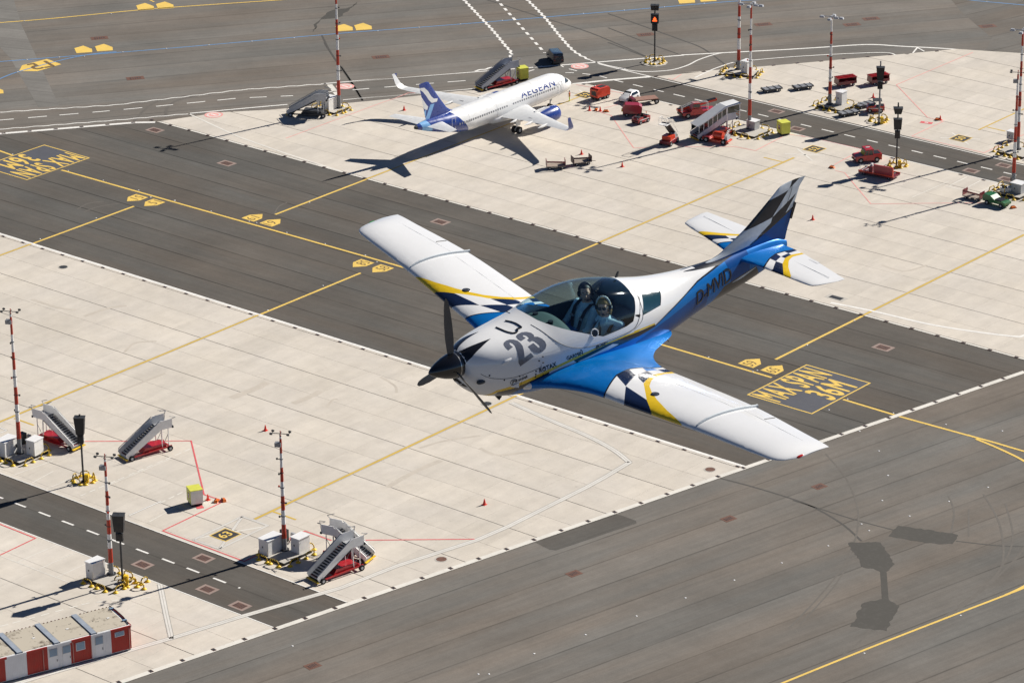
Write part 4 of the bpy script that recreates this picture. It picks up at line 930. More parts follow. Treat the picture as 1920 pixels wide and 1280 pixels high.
cabinet((-33.80, -65.96), 1.8, 1.6, 1.4, 'grey cabinet beside the near mast at the right edge', 0, m=lgrey)
cabinet((-19.77, -86.27), 1.2, 1.2, 1.2, 'small grey cabinet behind the rear mast at the right edge', 0, m=lgrey)
for P, w_ in (((12.52, 90.13), 'behind the far left mast'), ((-32.57, 90.63), 'behind the mast near the folded stairs')):
    t = thing('control_box', 'dark control box ' + w_, 'control box', (P[0], P[1], .03), 0)
    m1 = MB(); m1.box((0, 0, .95), (.8, .7, 1.5), dgrey); m1.build('box_body', t); m1 = MB(); m1.box((.0, .36, 1.1), (.2, .03, .2), yel); m1.build('warning_label', t); m1 = MB(); m1.box((0, 0, .1), (.5, .5, .2), grey); m1.build('foot', t)
for P, w_ in (((11.87, 89.61), 'far left'), ((-33.62, 90.26), 'centre left')):
    m1 = MB(); m1.cyl((0, 0, 0), (0, 0, .9), .05, grey); m1.box((0, 0, 1.15), (.55, .25, .6), lgrey); m1.cyl((0, .1, 1.1), (.3, .5, .2), .05, mred)
    tag(m1.build('hose_post', loc=(P[0], P[1], .03)), 'small grey hose post with a red hose, ' + w_ + ' plinth', 'post')
hoops(around(pm2[0] + .3, pm2[1] - .3, 4.4, 4.6, skip=(5,)), 'round the far left plinth', 'hoops round the far left plinth')
hoops(around(pm4[0], pm4[1] - .2, 3.6, 4.6, skip=(5,)), 'round the plinth near the folded stairs', 'hoops round the plinth near the folded stairs')
hoops(around(pm3[0] + .2, pm3[1] - .2, 4.4, 3.0, skip=(5, 7)), 'round the plinth above the container', 'hoops round the plinth above the container')
hoops(around(pm5[0], pm5[1], 5.0, 4.0), 'round the plinth by the covered stairs', 'hoops round the plinth by the covered stairs')
hoops(around(pm1[0], pm1[1], 4.0, 3.2), 'round the plinth beyond the airliner tail', 'hoops beyond the airliner tail')
hoops(around(pm6[0], pm6[1], 4.8, 3.2, RAD(20)), 'round the far plinth at the top', 'hoops round the far plinth at the top')
hoops(around(pm7[0], pm7[1], 4.6, 3.6), 'round the plinth left of the red dollies', 'hoops left of the red dollies')
hoops(around(pm8[0], pm8[1], 4.6, 4.0), 'round the near right plinth', 'hoops round the near right plinth')
hoops(around(pm9[0], pm9[1], 4.6, 4.0), 'round the rear right plinth', 'hoops round the rear right plinth')
def ringh(P, where, group, n=5, r=1.25):
    L_ = [(P[0] + r * cos(2 * pi * k / n + .4), P[1] + r * sin(2 * pi * k / n + .4), 2 * pi * k / n + .4 + pi / 2) for k in range(n)]
    for (x, y, a), sd in zip(L_, side_names(L_)): hoop((x, y), a, 'striped guard hoop ' + where + ', ' + sd, group, L=1.0)

# ---------------------------------------------------------------- signal posts
lit = bpy.data.materials.new('lit_orange_figure'); lit.use_nodes = True
_b = lit.node_tree.nodes['Principled BSDF']; _b.inputs['Base Color'].default_value = (0.9, 0.15, 0.03, 1); _b.inputs['Emission Color'].default_value = (1, 0.12, 0.02, 1); _b.inputs['Emission Strength'].default_value = 1.2
def signal(P, label, boxes, H, post=dgrey, pedestal=True, face=0.0, fig=None):
    """boxes: (z centre, height, width, depth, taper)"""
    t = thing('signal_post', label, 'signal post', (P[0], P[1], .03), face, 'stand guidance signal posts')
    m1 = MB(); m1.cyl((0, 0, 0), (0, 0, H), .13, post, r2=.11); m1.cyl((0, 0, 0), (0, 0, .15), .3, dgrey); m1.build('post', t, smooth=40)
    for z, h, w, d, tp in boxes:
        m1 = MB(); vs = []
        for zz, k in ((z - h / 2, tp), (z + h / 2, 1)):
            for x, y in ((-1, -1), (1, -1), (1, 1), (-1, 1)): vs.append((x * w / 2 * k, y * d / 2 * k + .22, zz))
        m1.add(vs, [(3, 2, 1, 0), (4, 5, 6, 7), (0, 1, 5, 4), (1, 2, 6, 5), (2, 3, 7, 6), (3, 0, 4, 7)], black)
        b = m1.build('display_box', t); m1 = MB(); m1.box((0, .22 + d / 2 * (tp + 1) / 2 + .012, z), (w * .7 * (tp + 1) / 2, .02, h * .8), M('black_screen', (.012, .012, .012), .5)); m1.build('screen', b)
        m1 = MB(); m1.box((0, .1 + d * .1, z + h / 2 + .03), (w * 1.04, d * 1.1, .05), dgrey); m1.build('hood', b)
    if fig:
        m1 = MB(); z = fig; yy = .22 + .40
        m1.box((0, yy, z + .25), (.22, .02, .22), lit); m1.box((0, yy, z - .02), (.50, .02, .34), lit); m1.box((0, yy, z - .28), (.75, .02, .2), lit); m1.build('lit_figure', t)
    if pedestal:
        m1 = MB(); m1.box((-.45, .1, .55), (.5, .5, 1.1), yel); m1.build('pedestal', t)
    return t
FA = RAD(35)
signal((-1.47, 93.17), 'black tapered display box on a post ringed by yellow hoops, left apron', [(7.5, 2.2, 1.3, .9, .72), (5.75, 1.0, .7, .5, 1)], 8.9, face=FA)
ringh((-1.23, 92.86), 'round the left signal post', 'hoops round the left signal post')
signal((-25.65, 110.17), 'black display box on a post beside the mast above the container', [(7.7, 2.0, 1.35, 1.0, .8), (5.95, .9, .8, .5, 1)], 8.8, face=FA)
P = (-26.24, 109.47)
L_ = [(P[0] + dx, P[1] + dy, r) for dx, dy, r in ((0, 0, .5), (-1.3, -.9, 1.6), (1.3, .6, 1.2), (.2, 1.2, .2), (-1.9, 0.3, 0.1))]
for (x, y, r), sd in zip(L_, side_names(L_)): hoop((x, y), r, 'striped guard hoop at the signal post above the container, ' + sd, 'hoops at the signal post above the container', L=1.0)
signal((48.58, -84.68), 'signal post with a lit orange figure at the top', [(9.3, .8, 1.4, .9, .9), (7.4, 1.5, 1.3, .7, 1), (5.9, 1.1, .9, .5, 1)], 9.8, face=FA, pedestal=False, fig=7.4)
ringh((48.44, -84.49), 'round the signal post with the lit orange figure', 'hoops round the lit signal post', 6, 1.5)
m1 = MB(); m1.cyl((0, 0, 0), (0, 0, .03), 2.2, conc_p, n=8); struct(m1.build('signal_base_slab', loc=((48.16, -84.13)[0], (48.16, -84.13)[1], -.005)))
signal((-12.89, -64.87), 'signal post with three black boxes in front of the red loader', [(9.0, .9, 1.4, 1.0, .7), (6.9, 1.6, 1.3, .8, .85), (5.25, 1.1, .8, .5, 1)], 10.2, face=FA)
ringh((-12.61, -65.65), 'round the signal post behind the red loader', 'hoops round the signal post behind the red loader')
signal((1.03, -80.55), 'signal post with a tall black box in front of a red dolly', [(8.2, 2.1, 1.3, .9, .75), (6.3, 1.1, .8, .5, 1)], 10.2, post=grey, face=FA)
ringh((1.90, -81.73), 'round the signal post by the dark red tug', 'hoops round the signal post by the tug', 6, 1.3)
# ---------------------------------------------------------------- passenger stairs
stepm = M('stair_tread_dark', (0.03, 0.03, 0.033), 0.6)
def stairs(A, B, label, top=3.2, canopy=False, panel=offw, chassis=red, soffit=black, wide=1.95, rail=True):
    """A: ground point at the bottom step, B: ground point under the platform; rises from A to B"""
    rz = hd(A, B); L = math.hypot(B[0] - A[0], B[1] - A[1])
    t = thing('passenger_stairs', label, 'stairs', (A[0], A[1], .03), rz, 'mobile passenger stairs')
    w = wide / 2; n = 15; z0 = .45; sl = (top - z0) / L
    for s in (-1, 1):
        m1 = MB(); m1.side([(0, z0 - .1), (L, top - .1), (L, top + .8), (L - .3, top + .82), (-.1, z0 + .62), (-.25, z0 + .4)], s * w - .04, s * w + .04, panel)
        p = m1.build('side_panel', t)
        m1 = MB(); m1.tube([(-.2, s * w, z0 + .66), (-.05, s * w, z0 + .85), (L - .1, s * w, top + 1.02)], .04, grey); m1.build('handrail', p)
        m1 = MB(); m1.side([(L, top - .15), (L + 1.7, top - .15), (L + 1.7, top + 1.0), (L, top + 1.0)], s * w - .035, s * w + .035, panel); m1.build('platform_panel', t)
        m1 = MB(); m1.cyl((L + .3, s * (w - .2), .5), (L + .2, s * (w - .2), top - .1), .07, panel, n=8); m1.cyl((L + 1.2, s * (w - .2), .6), (L + 1.2, s * (w - .2), top - .2), .06, panel, n=8)
        m1.cyl((L + .3, s * (w - .2), .7), (L + 1.2, s * (w - .2), 2.2), .035, grey, n=6); m1.build('support_leg', t)
    m1 = MB()
    for k in range(n):
        x = L * (k + .5) / n; m1.box((x, 0, z0 + sl * x), (L / n * .62, wide - .1, .05), lgrey); m1.box((x + L / n * .4, 0, z0 + sl * x + .07), (.03, wide - .1, .16), stepm)
    stuff(m1.build('steps', t))
    m1 = MB(); m1.side([(0, z0 - .25), (L, top - .35), (L, top - .2), (0, z0 - .05)], -w + .06, w - .06, soffit); m1.build('stair_soffit', t)
    m1 = MB(); m1.box((L + .85, 0, top - .12), (1.7, wide, .12), lgrey); m1.box((L + 1.75, 0, top - .1), (.2, wide * 1.1, .25), black); m1.build('platform', t)
    m1 = MB(); m1.tube([(L + 1.7, -w, top + 1.0), (L + 2.1, -w - .2, top + 1.15), (L + 1.2, -w - .3, top + 1.5)], .035, grey); m1.tube([(L + 1.7, w, top + 1.0), (L + 2.1, w + .2, top + 1.15), (L + 1.0, w + .3, top + 1.5)], .035, grey)
    m1.tube([(L + 1.7, w, top + .1), (L + 1.9, w, top + 1.4), (L + 1.1, w, top + 1.45)], .03, grey); m1.build('safety_rail', t)
    m1 = MB()
    for s in (-1, 1): m1.side([(.2, .35), (L + 1.5, .5), (L + 1.5, .72), (.2, .5)], s * (w + .05) - .07, s * (w + .05) + .07, chassis)
    for x in (.3, L * .5, L + 1.3): m1.box((x, 0, .52), (.18, wide + .1, .16), chassis)
    m1.side([(L * .45, .5), (L + .9, .5), (L + .8, 1.0), (L * .55, 1.08)], -w + .15, w - .15, chassis)
    m1.box((-.15, 0, .3), (.25, wide + .3, .1), yel); m1.build('chassis', t)
    for x, s in ((.5, -1), (.5, 1), (L + 1.2, -1), (L + 1.2, 1)): m1 = MB(); m1.wheel((x, s * (w + .12), .36), .36, .24); m1.build('wheel', t, smooth=40)
    if canopy:
        for s in (-1, 1):
            m1 = MB(); m1.side([(.1, z0 + .85), (L, top + 1.0), (L, top + 2.0), (.1, z0 + 1.9)], s * w - .025, s * w + .025, gluei); b = m1.build('side_window', t)
            m1 = MB()
            for k in range(7):
                x = .1 + (L - .2) * k / 6; m1.box((x, s * (w + .03), z0 + sl * x + 1.4), (.10, .06, 1.15), offw)
            m1.build('window_frame', b)
            m1 = MB(); m1.side([(L, top + 1.0), (L + 2.3, top + 1.0), (L + 2.3, top + 2.1), (L, top + 2.0)], s * w - .025, s * w + .025, gluei); m1.build('side_window', t)
            m1 = MB(); m1.box((L + 2.35, s * w, top + 1.0), (.14, .14, 2.3), offw); m1.box((L + .05, s * w, top + .9), (.14, .1, 2.2), offw); m1.build('canopy_post', t)
        m1 = MB(); m1.side([(-.1, z0 + 1.9), (L, top + 2.05), (L + 2.6, top + 2.25), (L + 2.6, top + 2.33), (L, top + 2.17), (-.1, z0 + 2.0)], -w - .1, w + .1, white); m1.build('canopy_roof', t)
        m1 = MB(); m1.box((L + 1.2, 0, top - .1), (2.4, wide, .15), lgrey)
        for zz in (.45, .85): m1.cyl((L + 2.3, -w, top + zz), (L + 2.3, w, top + zz), .05, orange)
        m1.build('gate_bar', t)
    return t
def off(P, a, d): return (P[0] + cos(a) * d, P[1] + sin(a) * d)
A = (6.23, 86.71); stairs(A, (A[0] + 4.8, A[1] + .3), 'white passenger stairs with a red base and black underside beside the far left mast', 3.3)
A = (-0.49, 85.38); stairs(A, (A[0] - 1.2, A[1] - 4.6), 'white passenger stairs on a red trailer, standing alone in the lower left apron', 3.2, chassis=red, soffit=offw)
A = (-42.46, 96.26); stairs(A, (A[0] - .9, A[1] - 4.7), 'front white passenger stairs of the pair beside the lower road', 3.3, chassis=red)
A = (-43.71, 88.23); stairs(A, (A[0] + 3.9, A[1] + .9), 'rear white passenger stairs crossing behind the front pair', 3.0, chassis=red)
A = (61.35, -54.98); stairs(A, off(A, RAD(-105), 5.4), 'pale grey passenger stairs behind the airliner fuselage', 3.0, panel=M('pale_blue_grey_sheet', (.40, .43, .50), .5), soffit=dgrey)
A = (18.85, -56.39); stairs(A, off(A, RAD(-110), 5.2), 'covered passenger stairs with side windows and a white roof', 2.6, canopy=True, wide=2.1, panel=M('lilac_grey_sheet', (.50, .51, .58), .45), chassis=ored)
A = (76.89, -26.64); B_ = (73.08, -28.91); stairs(A, off(A, hd(A, B_), 4.6), 'grey passenger stairs with a dark ramp beyond the airliner tail', 3.0, panel=M('stair_grey_sheet', (.48, .49, .50), .5), chassis=dgrey)
# small scissor-like service stairs
P = (20.83, -52.47)
t = thing('service_stairs', 'narrow red service stairs with a raised white cage, in front of the covered stairs', 'stairs', (P[0], P[1], .03), RAD(100))
m1 = MB(); m1.box((0, 0, .55), (3.0, 1.8, .45), mred); m1.box((.2, 0, 1.1), (1.6, 1.5, .7), ored); m1.box((-.9, .3, 1.2), (.7, .7, .8), lgrey); m1.build('chassis', t)
m1 = MB(); m1.side([(-1.6, .8), (1.2, 3.6), (1.2, 3.8), (-1.7, 1.0)], -.6, .6, stepm); m1.build('stair_flight', t)
m1 = MB()
for s in (-1, 1): m1.tube([(-1.6, s * .65, 1.6), (1.2, s * .65, 4.7), (2.2, s * .65, 4.7), (2.2, s * .65, 3.6), (1.2, s * .65, 3.6), (1.2, s * .65, 4.7)], .035, offw)
m1.tube([(2.2, -.65, 4.7), (2.2, .65, 4.7)], .035, offw); m1.box((1.7, 0, 3.6), (1.1, 1.4, .1), offw); m1.build('cage', t)
for x in (-1.1, 1.1):
    for s in (-1, 1): m1 = MB(); m1.wheel((x, s * .85, .38), .38, .25); m1.build('wheel', t, smooth=40)

# ---------------------------------------------------------------- vehicles and ground equipment
def wheels(t, spots, r, w, hub=None):
    for x, y in spots: m1 = MB(); m1.wheel((x, y, r), r, w, hub=hub); m1.build('wheel', t, smooth=40)
def sectioned(name, secs, m, t, smooth=45):
    """car body from cross-sections (x, half width low, half width high, z low, z mid, z high, roof half width)"""
    R = []
    for x, wl_, wm, zl, zm, zh, wr in secs:
        R.append([(x, -wl_, zl), (x, -wm, zl + .12), (x, -wm, zm), (x, -wr, zh - .04), (x, -wr * .8, zh), (x, wr * .8, zh), (x, wr, zh - .04), (x, wm, zm), (x, wm, zl + .12), (x, wl_, zl)])
    m1 = MB(); m1.loft(R, m); return m1.build(name, t, smooth=smooth)
def car(P, rz, label, body, cat='car', kind='hatch'):
    t = thing('parked_' + ('van' if kind == 'van' else 'car'), label, cat, (P[0], P[1], .03), rz)
    if kind == 'van':
        S_ = [(-2.4, .8, .92, .35, 1.0, 1.75, .78), (-2.3, .85, .95, .3, 1.0, 1.95, .82), (.6, .85, .95, .3, 1.0, 2.0, .82), (1.3, .85, .95, .3, 1.0, 1.35, .8), (2.2, .8, .9, .3, .9, 1.1, .75), (2.4, .7, .85, .35, .8, .9, .7)]
        win = [(-2.0, 1.15), (.9, 1.15), (.5, 1.8), (-2.0, 1.78)]; hw = .93; ws = [(.55, 1.9), (1.32, 1.28)]
    else:
        S_ = [(-1.95, .65, .80, .35, .85, 1.0, .62), (-1.85, .7, .84, .28, .9, 1.25, .62), (-1.2, .75, .86, .25, .92, 1.48, .60), (.1, .75, .86, .25, .92, 1.52, .60), (.85, .75, .86, .25, .90, 1.12, .66), (1.6, .72, .84, .27, .82, .95, .66), (1.95, .6, .78, .35, .7, .76, .6)]
        win = [(-1.5, .97), (.75, .97), (.15, 1.40), (-1.2, 1.38)]; hw = .845; ws = [(.12, 1.5), (.88, 1.05)]
    sectioned('body', S_, body, t)
    for s in (-1, 1):
        m1 = MB(); k = .78 / hw
        m1.add([(x, s * (hw - (z - .97) * .42 + .02), z) for x, z in win], [(0, 1, 2, 3)], gluei); m1.build('side_window', t)
        m1 = MB(); m1.box((S_[-1][0] - .12, s * .58, .66 if kind != 'van' else .8), (.14, .3, .14), bglass); m1.build('headlight', t)
        m1 = MB(); m1.box((S_[0][0] - .01, s * .64, .85), (.06, .22, .3), mred); m1.build('tail_light', t)
        m1 = MB(); m1.box((.75, s * (hw + .12), 1.0), (.16, .2, .13), body); m1.build('wing_mirror', t)
    (xa, za), (xb, zb) = ws; m1 = MB(); m1.add([(xa, -.56, za + .015), (xa, .56, za + .015), (xb + .03, .66, zb + .03), (xb + .03, -.66, zb + .03)], [(0, 1, 2, 3)], gluei); m1.build('windscreen', t)
    x0 = S_[0][0]; m1 = MB(); m1.add([(x0 - .02, -.6, 1.0), (x0 - .02, .6, 1.0), (x0 + .12, .52, 1.28 if kind != 'van' else 1.7), (x0 + .12, -.52, 1.28 if kind != 'van' else 1.7)], [(0, 1, 2, 3)], gluei); m1.build('rear_window', t)
    wheels(t, [(-1.25, -.78), (-1.25, .78), (1.3, -.78), (1.3, .78)], .32, .22)
    m1 = MB(); m1.box((0, 0, .3), (3.4, 1.3, .12), black); m1.build('underbody', t)
    return t
car((39.07, -65.70), hd((40.02, -68.89), (39.54, -64.61)), 'small white hatchback parked beyond the red trailers', white)
car((61.72, -74.63), hd((65.84, -77.09), (92.93, -96.59)), 'dark van driving on the crossing road at the top', M('dark_van_paint', (.012, .02, .035), .25, coat=.6), 'van', 'van')

def baggage_tug(P, rz, label, col=mred, roof=None):
    t = thing('baggage_tug', label, 'tug', (P[0], P[1], .03), rz)
    m1 = MB(); m1.side([(-1.4, .35), (1.4, .35), (1.45, .8), (1.2, 1.05), (.3, 1.1), (.2, .7), (-.6, .7), (-.65, 1.05), (-1.4, 1.0)], -.75, .75, col); m1.build('body', t)
    m1 = MB(); m1.box((-.35, -.3, .85), (.5, .5, .15), black); m1.box((-.6, -.3, 1.1), (.12, .5, .5), black); m1.box((-.35, .32, .85), (.5, .5, .15), black); m1.build('seat', t)
    m1 = MB(); m1.cyl((.25, -.3, 1.0), (.05, -.3, 1.3), .2, dgrey, n=10); m1.build('steering_wheel', t)
    m1 = MB(); m1.box((1.42, 0, .55), (.08, 1.3, .2), black); m1.box((1.3, .5, .9), (.12, .2, .15), offw); m1.box((1.3, -.5, .9), (.12, .2, .15), offw); m1.build('bumper', t)
    if roof:
        m1 = MB()
        for x, y in ((.3, -.65), (.3, .65), (-.8, -.65), (-.8, .65)): m1.cyl((x, y, .9), (x * .9, y * .95, 1.9), .04, dgrey, n=6)
        m1.build('cab_frame', t); m1 = MB(); m1.side([(-1.0, 1.86), (.45, 1.9), (.35, 1.98), (-.95, 1.96)], -.78, .78, roof); m1.build('cab_roof', t)
        m1 = MB(); m1.add([(.36, -.65, 1.1), (.36, .65, 1.1), (.29, .62, 1.85), (.29, -.62, 1.85)], [(0, 1, 2, 3)], bglass); m1.build('windscreen', t)
    m1 = MB(); m1.box((.75, 0, 1.11), (.7, 1.2, .03), dgrey); m1.box((-1.05, 0, 1.06), (.5, 1.2, .05), black); m1.build('bonnet_vent', t)
    m1 = MB(); m1.cyl((-.7, .5, 1.0), (-.7, .5, 1.55), .03, dgrey, n=6); m1.cyl((-.7, .5, 1.55), (-.7, .5, 1.72), .08, orange, n=10); m1.build('beacon', t)
    m1 = MB(); m1.box((0, .76, .72), (2.2, .02, .1), offw); m1.box((0, -.76, .72), (2.2, .02, .1), offw); m1.build('reflective_stripe', t)
    wheels(t, [(-.85, -.7), (-.85, .7), (.95, -.7), (.95, .7)], .33, .22); return t
def dolly(P, rz, label, group, col=dgrey, deck=lgrey, roof=False, L=3.3):
    t = thing('baggage_dolly', label, 'dolly', (P[0], P[1], .03), rz, group)
    m1 = MB(); m1.box((0, 0, .48), (L, 1.55, .14), col); m1.cyl((L / 2, 0, .4), (L / 2 + 1.0, 0, .28), .05, col); m1.build('frame', t)
    if roof:
        for s in (-1, 1):
            m1 = MB(); m1.side([(-L / 2, .55), (L / 2, .55), (L / 2, .9), (-L / 2, .9)], s * .78 - .03, s * .78 + .03, mred); m1.build('side_gate', t)
        for x_ in (L / 2 - .05, -L / 2 + .05): m1 = MB(); m1.box((x_, 0, 1.0), (.08, 1.5, 1.0), mred); m1.build('end_frame', t)
        m1 = MB()
        for k in range(3): m1.add([(-L / 2 - .1, -.95 + k * .66, 1.5 + .0 * k), (L / 2 + .1, -.95 + k * .66, 1.5), (L / 2 + .1, -.38 + k * .66, 1.62), (-L / 2 - .1, -.38 + k * .66, 1.62)], [(0, 1, 2, 3)], red)
        m1.box((0, 0, 1.5), (L + .1, 1.7, .05), red); m1.build('cover', t)
    else:
        m1 = MB()
        for k in range(5): m1.box((0, -.6 + .3 * k, .6), (L * .96, .17, .08), deck)
        m1.build('roller_deck', t); m1 = MB()
        for x in (-L / 2 + .1, -L / 6, L / 6, L / 2 - .1): m1.box((x, 0, .66), (.08, 1.5, .08), col)
        m1.build('deck_rail', t)
    wheels(t, [(-L * .33, -.65), (-L * .33, .65), (L * .33, -.65), (L * .33, .65)], .24, .16); return t
def cart(P, rz, label, col, group=None, load=None):
    """open baggage cart: two end walls and a low side rail"""
    t = thing('baggage_cart', label, 'cart', (P[0], P[1], .03), rz, group)
    m1 = MB(); m1.box((0, 0, .5), (2.9, 1.45, .1), M('worn_deck', (.33, .27, .22), .7)); m1.box((0, 0, .42), (2.9, 1.2, .1), black); m1.cyl((1.4, 0, .4), (2.3, 0, .3), .04, col); m1.build('deck', t)
    for x in (-1.42, 1.42): m1 = MB(); m1.box((x, 0, .95), (.08, 1.45, .9), col); m1.build('end_wall', t)
    m1 = MB(); m1.side([(-1.42, 1.15), (1.42, 1.0), (1.42, 1.25), (-1.42, 1.4)], -.73, -.68, col); m1.build('side_rail', t)
    wheels(t, [(-.95, -.6), (-.95, .6), (.95, -.6), (.95, .6)], .24, .16); return t
# generator, tugs and trailers in front of the white car
P = (42.92, -63.03)
P = (43.24, -63.52); R_ = hd((42.93, -60.95), (42.63, -64.81))
t = thing('ground_power_unit', 'orange-red ground power trailer near the airliner nose', 'power unit', (P[0], P[1], .03), R_)
m1 = MB(); m1.side([(-1.5, .55), (1.5, .55), (1.5, 1.5), (1.2, 1.95), (-1.2, 2.0), (-1.5, 1.8)], -.85, .85, ored); m1.build('housing', t)
m1 = MB(); m1.box((.3, 0, 2.0), (1.2, .9, .06), dgrey); m1.cyl((-.9, .4, 1.9), (-.9, .4, 2.3), .07, grey); m1.build('exhaust_grille', t)
m1 = MB()
for q in range(4): m1.box((-1.0 + .65 * q, .865, 1.35), (.5, .02, .6), M('housing_door', (.55, .05, .025), .4)); m1.box((-1.0 + .65 * q, .885, 1.35), (.06, .02, .14), black)
m1.build('access_door', t)
m1 = MB(); m1.box((.2, .86, .75), (2.4, .03, .35), offw); m1.box((-1.51, 0, 1.2), (.03, 1.0, .7), dgrey); m1.build('side_stripe', t); m1 = MB(); m1.box((0, 0, .45), (3.0, 1.5, .2), black); m1.build('chassis', t); wheels(t, [(-.9, -.75), (-.9, .75), (.9, -.75), (.9, .75)], .33, .22)
P = (36.20, -65.81); cart_r = hd((36.90, -64.20), (35.14, -66.99))
t = thing('flat_trailer', 'long flat brown trailer behind the white car', 'trailer', (P[0], P[1], .03), cart_r)
m1 = MB(); m1.box((0, 0, .85), (4.4, 1.9, .12), M('worn_brown_deck', (.30, .16, .12), .7)); m1.box((-1.9, 0, .95), (.5, 1.9, .45), mred); m1.build('deck', t)
m1 = MB(); m1.box((0, 0, .7), (4.0, 1.1, .2), black); m1.build('chassis', t); wheels(t, [(-1.6, -.8), (-1.6, .8), (1.9, -.8), (1.9, .8)], .42, .26)
P = (33.87, -59.91)
t = thing('start_unit', 'dark red boxy tow unit between the flat trailer and the red tug', 'power unit', (P[0], P[1], .03), hd((35.76, -60.52), (34.01, -61.89)))
m1 = MB(); m1.side([(-1.5, .5), (1.5, .5), (1.55, 1.5), (1.1, 1.9), (-1.1, 2.0), (-1.55, 1.3)], -.8, .8, M('deep_red_paint', (.33, .015, .03), .35, coat=.4)); m1.build('housing', t)
m1 = MB(); m1.box((0, 0, .42), (3.0, 1.4, .2), black); m1.box((-1.6, 0, .9), (.25, .5, .4), yel); m1.build('chassis', t); wheels(t, [(-.9, -.7), (-.9, .7), (1.0, -.7), (1.0, .7)], .3, .2)
baggage_tug((30.62, -57.96), hd((31.05, -60.04), (31.19, -57.17)), 'open red baggage tug with black seats in front of the covered stairs', M('faded_red_paint_vehicle', (.42, .06, .06), .45))
# belt loader / red high loader behind covered stairs
P = (25.77, -66.24); R_ = hd((26.86, -64.22), (24.37, -68.23))
t = thing('belt_loader', 'bright red belt loader parked behind the covered stairs', 'loader', (P[0], P[1], .03), R_)
m1 = MB(); m1.side([(-2.9, .5), (2.9, .5), (2.9, .95), (.5, 1.05), (.3, 1.5), (-1.2, 1.5), (-1.5, 1.0), (-2.9, .95)], -1.1, 1.1, red); m1.box((-2.95, 0, .6), (.2, 2.0, .4), black); m1.build('chassis', t)
m1 = MB(); m1.side([(-3.2, .9), (3.4, 2.0), (3.4, 2.3), (-3.2, 1.2)], .25, 1.05, ored); m1.side([(-3.1, 1.21), (3.3, 2.31), (3.3, 2.36), (-3.1, 1.26)], .32, .98, black); m1.build('conveyor', t)
m1 = MB(); m1.side([(-1.4, 1.4), (.2, 1.4), (.1, 2.3), (-1.0, 2.35)], -1.0, .1, red); m1.side([(-1.2, 1.7), (0, 1.7), (0, 2.2), (-1.0, 2.2)], -1.02, -1.0, gluei); m1.build('cab', t)
m1 = MB()
for y in (-.95, -.4): m1.tube([(-2.9, y, 1.0), (-2.9, y, 1.9), (-1.2, y, 2.5), (1.4, y, 2.4), (1.4, y, 1.0)], .05, offw)
m1.build('guard_rail', t); wheels(t, [(-2.0, -1.0), (-2.0, 1.0), (1.9, -1.0), (1.9, 1.0)], .42, .28)
P = (15.46, -57.65); R_ = hd((17.40, -57.53), (13.45, -58.38))
t = thing('toilet_service_truck', 'orange-red low service cart with ladder in front of the covered stairs', 'service cart', (P[0], P[1], .03), R_)
m1 = MB(); m1.box((0, 0, .5), (4.4, 1.6, .2), ored); m1.side([(-2.2, .6), (-1.0, .6), (-1.0, .9), (-2.2, .9)], -.75, .75, red); m1.build('chassis', t)
m1 = MB(); m1.cyl((-.4, 0, 1.15), (1.0, 0, 1.15), .6, ored, n=16); m1.build('tank', t, smooth=40)
m1 = MB(); m1.tube([(1.3, -.6, .6), (2.0, -.6, 2.3)], .04, offw); m1.tube([(1.3, .6, .6), (2.0, .6, 2.3)], .04, offw)
for k in range(5): m1.cyl((1.4 + .14 * k, -.6, .85 + .34 * k), (1.4 + .14 * k, .6, .85 + .34 * k), .03, offw)
m1.box((1.7, 0, 1.0), (.5, 1.2, .7), lgrey); m1.build('ladder', t); wheels(t, [(-1.5, -.8), (-1.5, .8), (1.4, -.8), (1.4, .8)], .42, .28)
# yellow boxes
def ybox(P, rz, label, sx=1.5, sy=1.7, h=1.75, sides=lime, marked=False):
    t = thing('equipment_box', label, 'box', (P[0], P[1], .03), rz, 'lime yellow equipment boxes')
    m1 = MB(); m1.box((0, 0, .3 + h / 2), (sx, sy, h), sides); m1.build('box_body', t)
    m1 = MB(); m1.box((0, 0, .32 + h), (sx + .08, sy + .08, .08), lime); m1.build('lid', t)
    m1 = MB(); m1.box((0, 0, .16), (sx * .9, sy * .9, .28), black); m1.build('skid', t)
    m1 = MB(); m1.box((sx / 2 + .012, 0, .3 + h / 2), (.02, sy * .96, h * .94), lime); m1.build('end_panel', t)
    m1 = MB(); m1.box((sx / 2 + .03, 0, .35 + h / 2), (.02, .6, .7), mred); m1.box((sx / 2 + .042, 0, .5 + h / 2), (.02, .35, .12), offw); m1.build('notice', t)
ybox((-16.61, 89.26), RAD(62), 'lime yellow and white box on the red painted patch of the lower apron', sides=M('box_white_side', (.7, .7, .66), .4))
ybox((9.71, -67.12), RAD(62), 'lime yellow box at the roadside right of the covered stairs')
ybox((59.58, -63.70), RAD(62), 'lime yellow box behind the airliner, half hidden by the fuselage')
